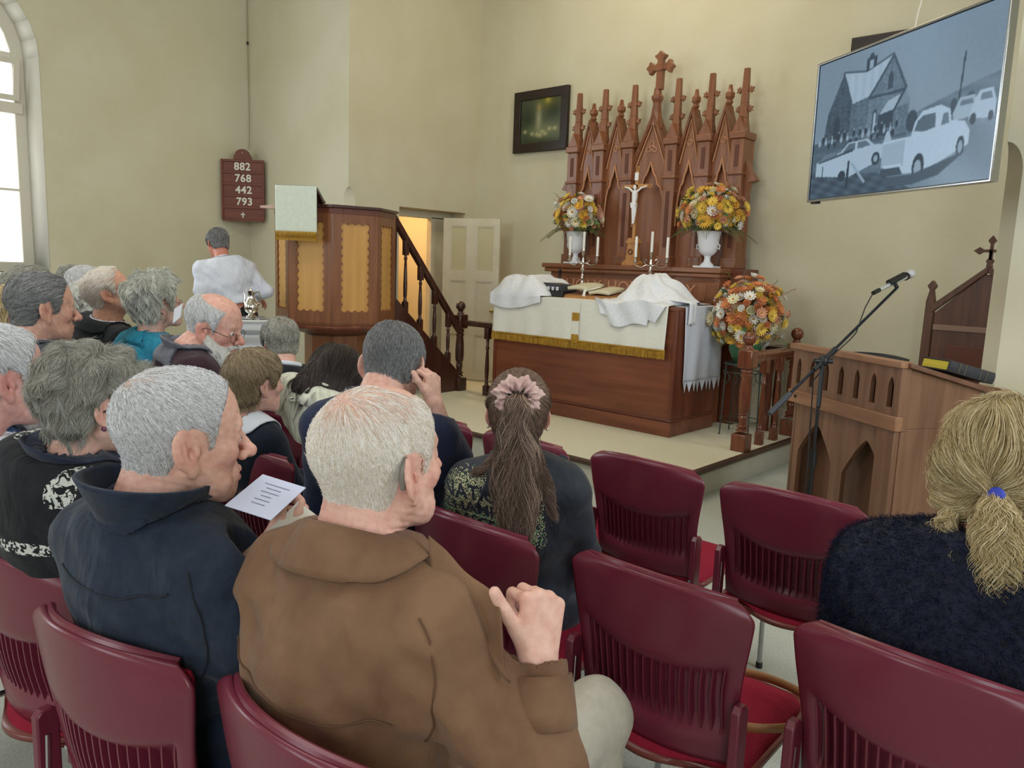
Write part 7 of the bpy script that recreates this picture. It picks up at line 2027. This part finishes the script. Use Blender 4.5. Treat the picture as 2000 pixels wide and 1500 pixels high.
for i in range(15000):
    x = rs.uniform(-.15, .15); y = rs.uniform(-.095, .115)
    ed = max(abs(x)/.125, abs(y-.004)/.078)
    if ed > 1:
        if rs.random() > max(0, 1-(ed-1)*3.2)*.45: continue
    if ed <= 1.0 and lt(x, y): continue
    p = E['N']+E['sx']*(x+cx0)+E['up']*(y-.092)-E['fwd']*.30
    h = GE.ray_cast(Vector(p), Vector(E['fwd']))
    if h[0] is None: continue
    n = (h[1]+Vector((rs.uniform(-.35, .35), rs.uniform(-.35, .35), rs.uniform(-.35, .35)))).normalized()
    if n.dot(Vector(E['fwd'])) > 0: n = -n
    c = h[0]+n*.0012; a = n.orthogonal().normalized(); b_ = n.cross(a); r_ = rs.uniform(.0008, .0012)*(1.3 if ed > 1 else 1)
    (q2 if (y < -.01 and rs.random() < .25) or rs.random() < .06 else q1).add([c+a*r_*math.cos(k*PI/2.5)+b_*r_*math.sin(k*PI/2.5) for k in range(5)], [(0, 1, 2, 3, 4)])
for q, m_ in ((q1, M['sequin']), (q2, M['sequing'])):
    o = q.build('sequin_lettering', m_, E['top'], smooth=0); o['kind'] = 'stuff'
for k in (-1, 1): MB().ball(tuple(T((k*.082, -.004, -.034))), .004, 8, 6).build('earring', M['silver'], E['t'], smooth=80)

# F: woman with blonde ponytail in fluffy navy jumper
fj = mat('fluffy navy knit', (34, 40, 62), .95, col2=(24, 28, 44), nscale=45, bump=1., bscale=180, sheen=.05, bdist=.01)
F_ = person(dict(label='woman with blonde grey ponytail in fluffy navy jumper at right', near=2, yaw=2, root=(-.27, 1.63), head=(1950, 930, 1.50), hs=1.02, hyaw=-4, hpitch=-4, s=1.0, build=1.28, shw=.175, sdrop=.075, loose=1.08,
    cloth=fj, gname='jumper', leg=cloth('navy skirt', (30, 34, 48)), folds=.004, seed=15, neckr=.052, face=dict(sex='f', nose=.85), hump=1,
    neckcut=.035,
    hair=[H('blonde', line='short', t=lambda X, Y, Z: .014+.022*ss(.05, -.03, Z)*ss(.11, .03, np.abs(Y-.0))+.006*ss(.02, .1, Z), lump=.28, lf=60, edge=.02, low=lambda X, Y, Z: np.minimum(np.minimum(.055-Y, Z+.085), .2)+0*X, n=24000, k=9, len=.11, rad=.00055, lift=.007, curl=.38, cfreq=.35, mess=.05, stray=.12, flow=flow_to((.02, -.122, -.020), .1), seed=7)]))
T = F_['T']
Wl = lambda *p: np.array(T(p))
MB().lathe([(.012, -.008), (.016, 0), (.012, .008)], 16).build('hair_tie', mat('royal blue tie', (48, 62, 170), .6), F_['t'], smooth=80)
tieo = [o for o in F_['t'].children if o.name.startswith('hair_tie')][0]; tieo.location = Vector(Wl(.026, -.135, -.015)); tieo.rotation_euler = (R(60), 0, 0)
bundle(F_['t'], 'ponytail', [Wl(.022, -.125, -.012), Wl(.035, -.150, -.05), Wl(.045, -.160, -.11), Wl(.058, -.158, -.17), Wl(.072, -.165, -.215)], [.018, .036, .046, .040, .014], 3600, HA['blonde'][1], srad=.00055, wave=.010, wf=22, flat=.7, fill=HA['blonde'][0], seed=14, K=30, jit=.0022)
bundle(F_['t'], 'loose_curl', [Wl(-.045, -.095, -.07), Wl(-.055, -.120, -.11), Wl(-.01, -.150, -.14), Wl(.03, -.165, -.17)], [.018, .026, .026, .012], 900, HA['blonde'][1], srad=.00055, wave=.009, wf=24, seed=15)
# fluffy pile on the jumper
me = F_['top'].data; nv = len(me.vertices); co = np.empty(nv*3); me.vertices.foreach_get('co', co); no = np.empty(nv*3); me.vertices.foreach_get('normal', no)
co = co.reshape(-1, 3); no = no.reshape(-1, 3); rs_ = np.random.RandomState(3)
okk = np.where((co@F_['fwd'] < (F_['tp'](.5, .06)@F_['fwd'])) & (co[:, 2] > .6))[0]; ix = rs_.choice(okk, 30000)
p = co[ix]+rs_.normal(0, .003, (30000, 3)); d = no[ix]*.6+rs_.normal(0, .5, (30000, 3))+V3(0, 0, -.5); d /= np.linalg.norm(d, axis=1, keepdims=True)
ff = np.stack([p, p+d*.004+no[ix]*.003, p+d*.010+no[ix]*.003], 1)
strands_obj('wool_pile', ff, .0004, hairmat('h navy wool', (14, 17, 28), (24, 30, 48), (44, 52, 78), .9), F_['top'])

# G: boy
G_ = person(dict(label='boy with brown hair, white collar and navy jumper', near=1, yaw=8, root=(-2.47, 1.44), head=(497, 752, 2.72), hs=.94, hyaw=-8, hpitch=0, s=.80, build=.95, shw=.15, hipz=.52, cloth=cloth('navy school jumper', (30, 38, 52)), gname='jumper',
    skin=(226, 182, 166), reda=.25, neckr=.043, face=dict(nose=.78, jaw=.9, sex='f', ear=1.05), brow=(120, 96, 72),
    collars=[('shirt', shirtw, dict(name='shirt_collar', r=.062, stand=.03, fall=.05, flare=.04, gap=1., thick=.003))],
    hair=[H('brown', line='fringe', t=.013, lump=.12, n=12000, k=6, len=.05, rad=.0007, lift=.003, mess=.05, flow=lambda p, rs: np.stack([0*p[:, 0], .9+0*p[:, 0], -.8-2*(p[:, 1] < 0)], -1), seed=3)]))
# H: woman in white cable knit, bending forward
knit = mat('white cable knit', (222, 222, 204), .95, col2=(196, 196, 176), nscale=55, stretch=(1, 1, .12), bump=1., bscale=46, sheen=.3, bdist=.012)
H_ = person(dict(label='woman in white cable knit jumper with dark hair bending forward', near=1, yaw=20, root=(-2.98, 1.86), head=(655, 738, 3.40), hs=1.0, hyaw=-8, hpitch=-38, neck=(0, -.12, -.055), neckcut=.10, hole=.7, s=1.0, build=1.1, shw=.16, cloth=knit, gname='jumper', folds=.004, hump=1, bust=0, face=dict(sex='f'),
    collars=[('crew', knit, dict(r=.06, stand=.025, thick=.008))], legs=1.,
    hair=[H('dark', line='short', t=.022, lump=.12, vol=[(cap((0, -.085, .0), (0, -.135, -.14), .062, .055), .03), (cap((.04, -.03, -.06), (.05, .0, -.14), .04, .03), .03), (cap((-.03, -.06, -.06), (-.05, -.08, -.15), .045, .035), .03)], low=lambda X, Y, Z: np.minimum(.05-Y, Z+.12)+0*X, n=12000, k=8, len=.12, rad=.0008, lift=.004, mess=.03, flow=lambda p, rs: np.stack([np.sign(p[:, 0])*.5, .2-.3*(p[:, 1] < 0), -1+0*p[:, 0]], -1))]))
# I: man in navy with hand at his face
wI = at_d(848, 790, 2.22); eI = at_d(880, 900, 2.25)
I_ = person(dict(label='man with grey cropped hair in navy jacket resting hand against face', near=2, yaw=24, root=(-1.88, 1.58), head=(768, 718, 2.28), hs=1.06, hyaw=8, hpitch=-22, neck=(0, -.105, -.115), s=1.03, build=1.08, shw=.17, cloth=cloth('navy jacket', (38, 46, 72)), gname='jacket', skin=(226, 184, 168), reda=.45,
    neckr=.062, face=dict(ear=1.15, earflare=36, old=.6), hands=.95, finehand=at_d(835, 735, 2.22),
    armR=(eI, wI, (Vector((-.25, .1, 1)), Vector((-.9, -.2, .0)), 1.0, dict(thumb_in=.3, spread=.03))), cuff=.05,
    collars=[('stand', cloth('navy jacket', (38, 46, 72)), dict(r=.080, stand=.06, flare=.02, gap=.9, tilt=.05, z=-.02, thick=.007))],
    hair=[H('steel', line='short', t=.0035, lump=.05, n=14000, k=4, len=.014, rad=.0005, lift=.003, mess=.15, flow=flow_down((0, -.05, .11), .5), bald=((0, .02, .135), (.045, .06, .03)))]))
# J: man with hearing aid in dark suit
J_ = person(dict(label='grey haired man with white hearing aid in dark suit, seen from behind', near=1, yaw=75, root=(-3.70, 2.14), head=(548, 672, 4.15), hs=1.05, hyaw=4, hpitch=-14, neck=(0, -.09, -.12), s=1.0, cloth=blacksuit, gname='suit_jacket',
    neckr=.055, collars=[('shirt', shirtw, dict(name='shirt_collar', r=.068, stand=.035, fall=.02, flare=.004, gap=.8, z=.008)), ('suit', blacksuit, dict(r=.075, stand=.022))],
    hair=[H('grey', line='short', t=.012, lump=.15, n=9000, k=6, len=.035, rad=.0009, lift=.003, curl=.3, mess=.08, flow=flow_down((0, -.04, .12), .5))]))
MB().ball(tuple(J_['T']((-.084, -.022, .01))), (.005, .008, .014), 8, 6).build('hearing_aid', M['white'], J_['t'], smooth=80)
# K: bearded man with glasses
K_ = person(dict(label='balding man with white beard and spectacles in dark maroon jacket', near=1, yaw=-12, root=(-3.12, 1.44), head=(418, 640, 3.15), hs=1.08, hyaw=-42, hpitch=-16, hroll=4, neck=(-.01, -.105, -.095), s=1.04, build=1.15, cloth=cloth('dark maroon jacket', (58, 38, 48)), gname='jacket', skin=(224, 176, 160), red=(208, 124, 112), reda=.4,
    glasses='wire', face=dict(old=.8, ear=1.1, mouth_open=.003), brow=(210, 204, 196), iris=(60, 60, 66),
    collars=[('stand', cloth('grey hood lining', (110, 112, 122)), dict(name='hood_collar', r=.078, stand=.055, flare=.03, gap=1.2, z=-.01, thick=.008))],
    hair=[H('silver', line='reced', t=.006, n=6000, k=5, len=.022, rad=.0008, flow=flow_down(), mess=.1, bald=((0, .02, .12), (.062, .085, .07))),
          H('white', name='beard', region=lambda X, Y, Z: np.minimum(np.minimum(-.043-Z+.55*np.clip(.07-Y, 0, .1)+0*X, Y-.005), np.sqrt(X*X+((Z+.060)*1.6)**2)-.017)*np.ones_like(Z), t=lambda X, Y, Z: .020+.022*ss(-.06, -.12, Z)+0*X+0*Y, edge=.03, lump=.18, n=7000, k=5, len=.03, rad=.0009, lift=.006, flow=flow_to((0, .10, -.25)), mess=.12),
          H('white', name='moustache', region=lambda X, Y, Z: np.minimum(np.minimum(.009-np.abs(Z+.0435+np.abs(X)*.25), .032-np.abs(X)), Y-.06)*np.ones_like(Z), t=.012, edge=.008, lump=.1, n=700, k=4, len=.014, rad=.0008, flow=flow_to((0, .1, -.2)), mess=.1)]))
# L: woman in teal
teal = cloth('teal knit top', (42, 134, 160), (34, 118, 146))
L_ = person(dict(label='woman with short pale grey hair and glasses in teal top', near=1, yaw=10, root=(-3.93, 1.60), head=(306, 598, 3.80), hs=1.05, hyaw=-14, hpitch=10, s=1.0, build=1.08, shw=.155, cloth=teal, gname='top', folds=.005, bust=1, glasses='wire', face=dict(sex='f', ear=1.), skin=(226, 184, 168),
    collars=[('crew', teal, dict(r=.068))],
    hair=[H('palegrey', line='short', t=lambda X, Y, Z: .020+.014*ss(.0, .1, Z)+0*X+0*Y, lump=.3, lf=80, edge=.022, n=9000, k=6, len=.05, rad=.001, lift=.008, curl=.8, mess=.12, flow=flow_down((0, -.02, .14), .4))]))
hk = thing('paper_leaflet', 'small white folded leaflet held near chin by woman in teal', 'paper', at_d(345, 612, 3.72), R(30))
MB().prism([(-.02, -.05), (.02, -.02), (.035, .05), (-.01, .02)], -.004, .004).build('folded_sheet', M['paper'], hk)
# M: ruddy man looking up
M_ = person(dict(label='ruddy man with thin white hair in black suit, looking upward', near=1, yaw=6, root=(-4.50, 1.60), head=(216, 576, 4.1), hs=1.12, hyaw=-34, hpitch=20, s=1.08, build=1.15, cloth=blacksuit, gname='suit_jacket', skin=(216, 168, 146), red=(200, 126, 106), reda=.45, hump=1,
    face=dict(old=1., ear=1.15), neckr=.062, collars=[('shirt', shirtw, dict(name='shirt_collar', r=.074, stand=.03, fall=.02, flare=.004, z=.006)), ('suit', blacksuit, dict(r=.082, stand=.02))],
    hair=[H('whiteblond', line='reced', t=.007, n=7000, k=5, len=.035, rad=.0009, flow=flow_back(.5), mess=.1)]))
# N: woman behind M
N_ = person(dict(label='woman with white blonde curls in dark patterned top, behind the man looking up', near=0, yaw=8, root=(-5.02, 1.70), head=(186, 592, 4.65), hs=1.0, hyaw=-8, s=.98, build=1.05, shw=.155, cloth=print_mat('navy speckled knit', (48, 54, 70), (110, 116, 132), [((0, 0, .8), (.5, .5, .5))], 120, .62), gname='top', face=dict(sex='f'),
    hair=[H('white', line='short', t=.026, lump=.35, n=4000, k=6, len=.05, rad=.0012, curl=.9, mess=.15, flow=flow_down((0, -.02, .14), .4))]))
# O, P: further men
O_ = person(dict(label='white haired man in dark jacket beyond the woman with white curls', near=0, yaw=16, root=(-5.58, 1.86), head=(168, 562, 5.1), hs=1.10, hyaw=-6, s=1.06, build=1.1, cloth=cloth('dark slate jacket', (52, 56, 68)), gname='jacket', hump=1, face=dict(old=.8), skin=(214, 160, 140),
    hair=[H('silver', line='short', t=.007, n=4000, k=5, len=.03, rad=.0012, flow=flow_down(), mess=.1)]))
P_ = person(dict(label='grey haired man in plum jumper, farthest in the row by the window wall', near=0, yaw=14, root=(-6.16, 1.98), head=(144, 556, 5.6), hs=1.06, hyaw=-10, hpitch=-12, s=1.04, cloth=cloth('plum jumper', (104, 52, 78)), gname='jumper', face=dict(old=.6), skin=(206, 148, 124),
    collars=[('crew', cloth('plum jumper', (104, 52, 78)), dict(r=.075, stand=.05))],
    hair=[H('grey', line='short', t=.008, n=4000, k=5, len=.03, rad=.0013, flow=flow_down(), mess=.08)]))
# Q: man in grey suit
Q_ = person(dict(label='man with slicked grey hair and pale blue shirt collar in dark grey suit', near=1, yaw=8, root=(-3.42, .96), head=(82, 606, 3.0), hs=1.10, hyaw=-12, hpitch=-4, s=1.08, build=1.1, cloth=suitgrey, gname='suit_jacket', skin=(214, 170, 150), red=(196, 120, 104), wrink=.4, face=dict(old=1., ear=1.15), neckr=.060,
    collars=[('shirt', cloth('pale blue shirt', (176, 194, 224), bump=.1), dict(name='shirt_collar', r=.072, stand=.036, fall=.03, flare=.008, gap=.8, z=.008)), ('suit', suitgrey, dict(r=.080, stand=.022))],
    hair=[H('steel', line='reced', t=.007, n=10000, k=6, len=.045, rad=.0008, lift=.002, flow=flow_back(.45), mess=.04)]))
# R, S: behind Q
R_ = person(dict(label='taller man with thin fair hair behind the grey suited man', near=0, yaw=8, root=(-4.28, 1.26), head=(62, 578, 3.75), hs=1.12, hyaw=-10, s=1.1, cloth=cloth('mid grey jacket', (84, 88, 96)), gname='jacket', face=dict(old=.8),
    hair=[H('grey', line='reced', t=.007, n=4000, k=5, len=.04, rad=.001, flow=flow_back(.4), mess=.12)]))
S__ = person(dict(label='fair haired woman in grey green cardigan behind man in grey suit at left', near=0, yaw=6, root=(-4.0, .98), head=(12, 622, 3.35), hs=1.0, hyaw=-8, s=.96, build=1.05, shw=.155, cloth=cloth('grey green cardigan', (96, 106, 106)), gname='cardigan', face=dict(sex='f'),
    hair=[H('blonde', line='short', t=.020, n=3500, k=6, len=.05, rad=.001, flow=flow_down((0, -.02, .14), .6), mess=.12)]))
# T: standing man in white shirt
T_ = person(dict(label='standing man in white shirt and black trousers, back turned, head bowed', near=1, stand=1, yaw=72, root=tuple(at_d(458, 600, 6.6))[:2], hipz=1.01, head=(426, 477, 6.6), hs=1.05, hyaw=14, hpitch=-24, neck=(.02, -.105, -.14), s=1.06, build=1.08, shw=.175, cloth=shirtw, gname='shirt', hem=1.10, folds=.007, lname='trousers', leg=cloth('black trousers', (30, 32, 38)),
    hump=1, skin=(206, 142, 120), armL=((-.26, .00, 1.21), (-.22, .20, 1.14), (Vector((0, 1, -.4)), Vector((0, 0, -1)), .5), 'L'), armR=((.26, .00, 1.21), (.20, .20, 1.14), (Vector((0, 1, -.4)), Vector((0, 0, -1)), .5), 'L'),
    collars=[('shirt', shirtw, dict(r=.068, stand=.035, fall=.035, flare=.006, gap=.8))],
    hair=[H('steel', line='short', t=.006, n=6000, k=4, len=.02, rad=.0011, flow=flow_down((0, -.04, .11), .6), mess=.1)]))
MB().tube([tuple(T_['arms'][-1][1]+V3(.024*math.cos(a*PI/6), -.02, .024*math.sin(a*PI/6))) for a in range(13)], .006, 6).build('watch', M['black'], T_['t'])
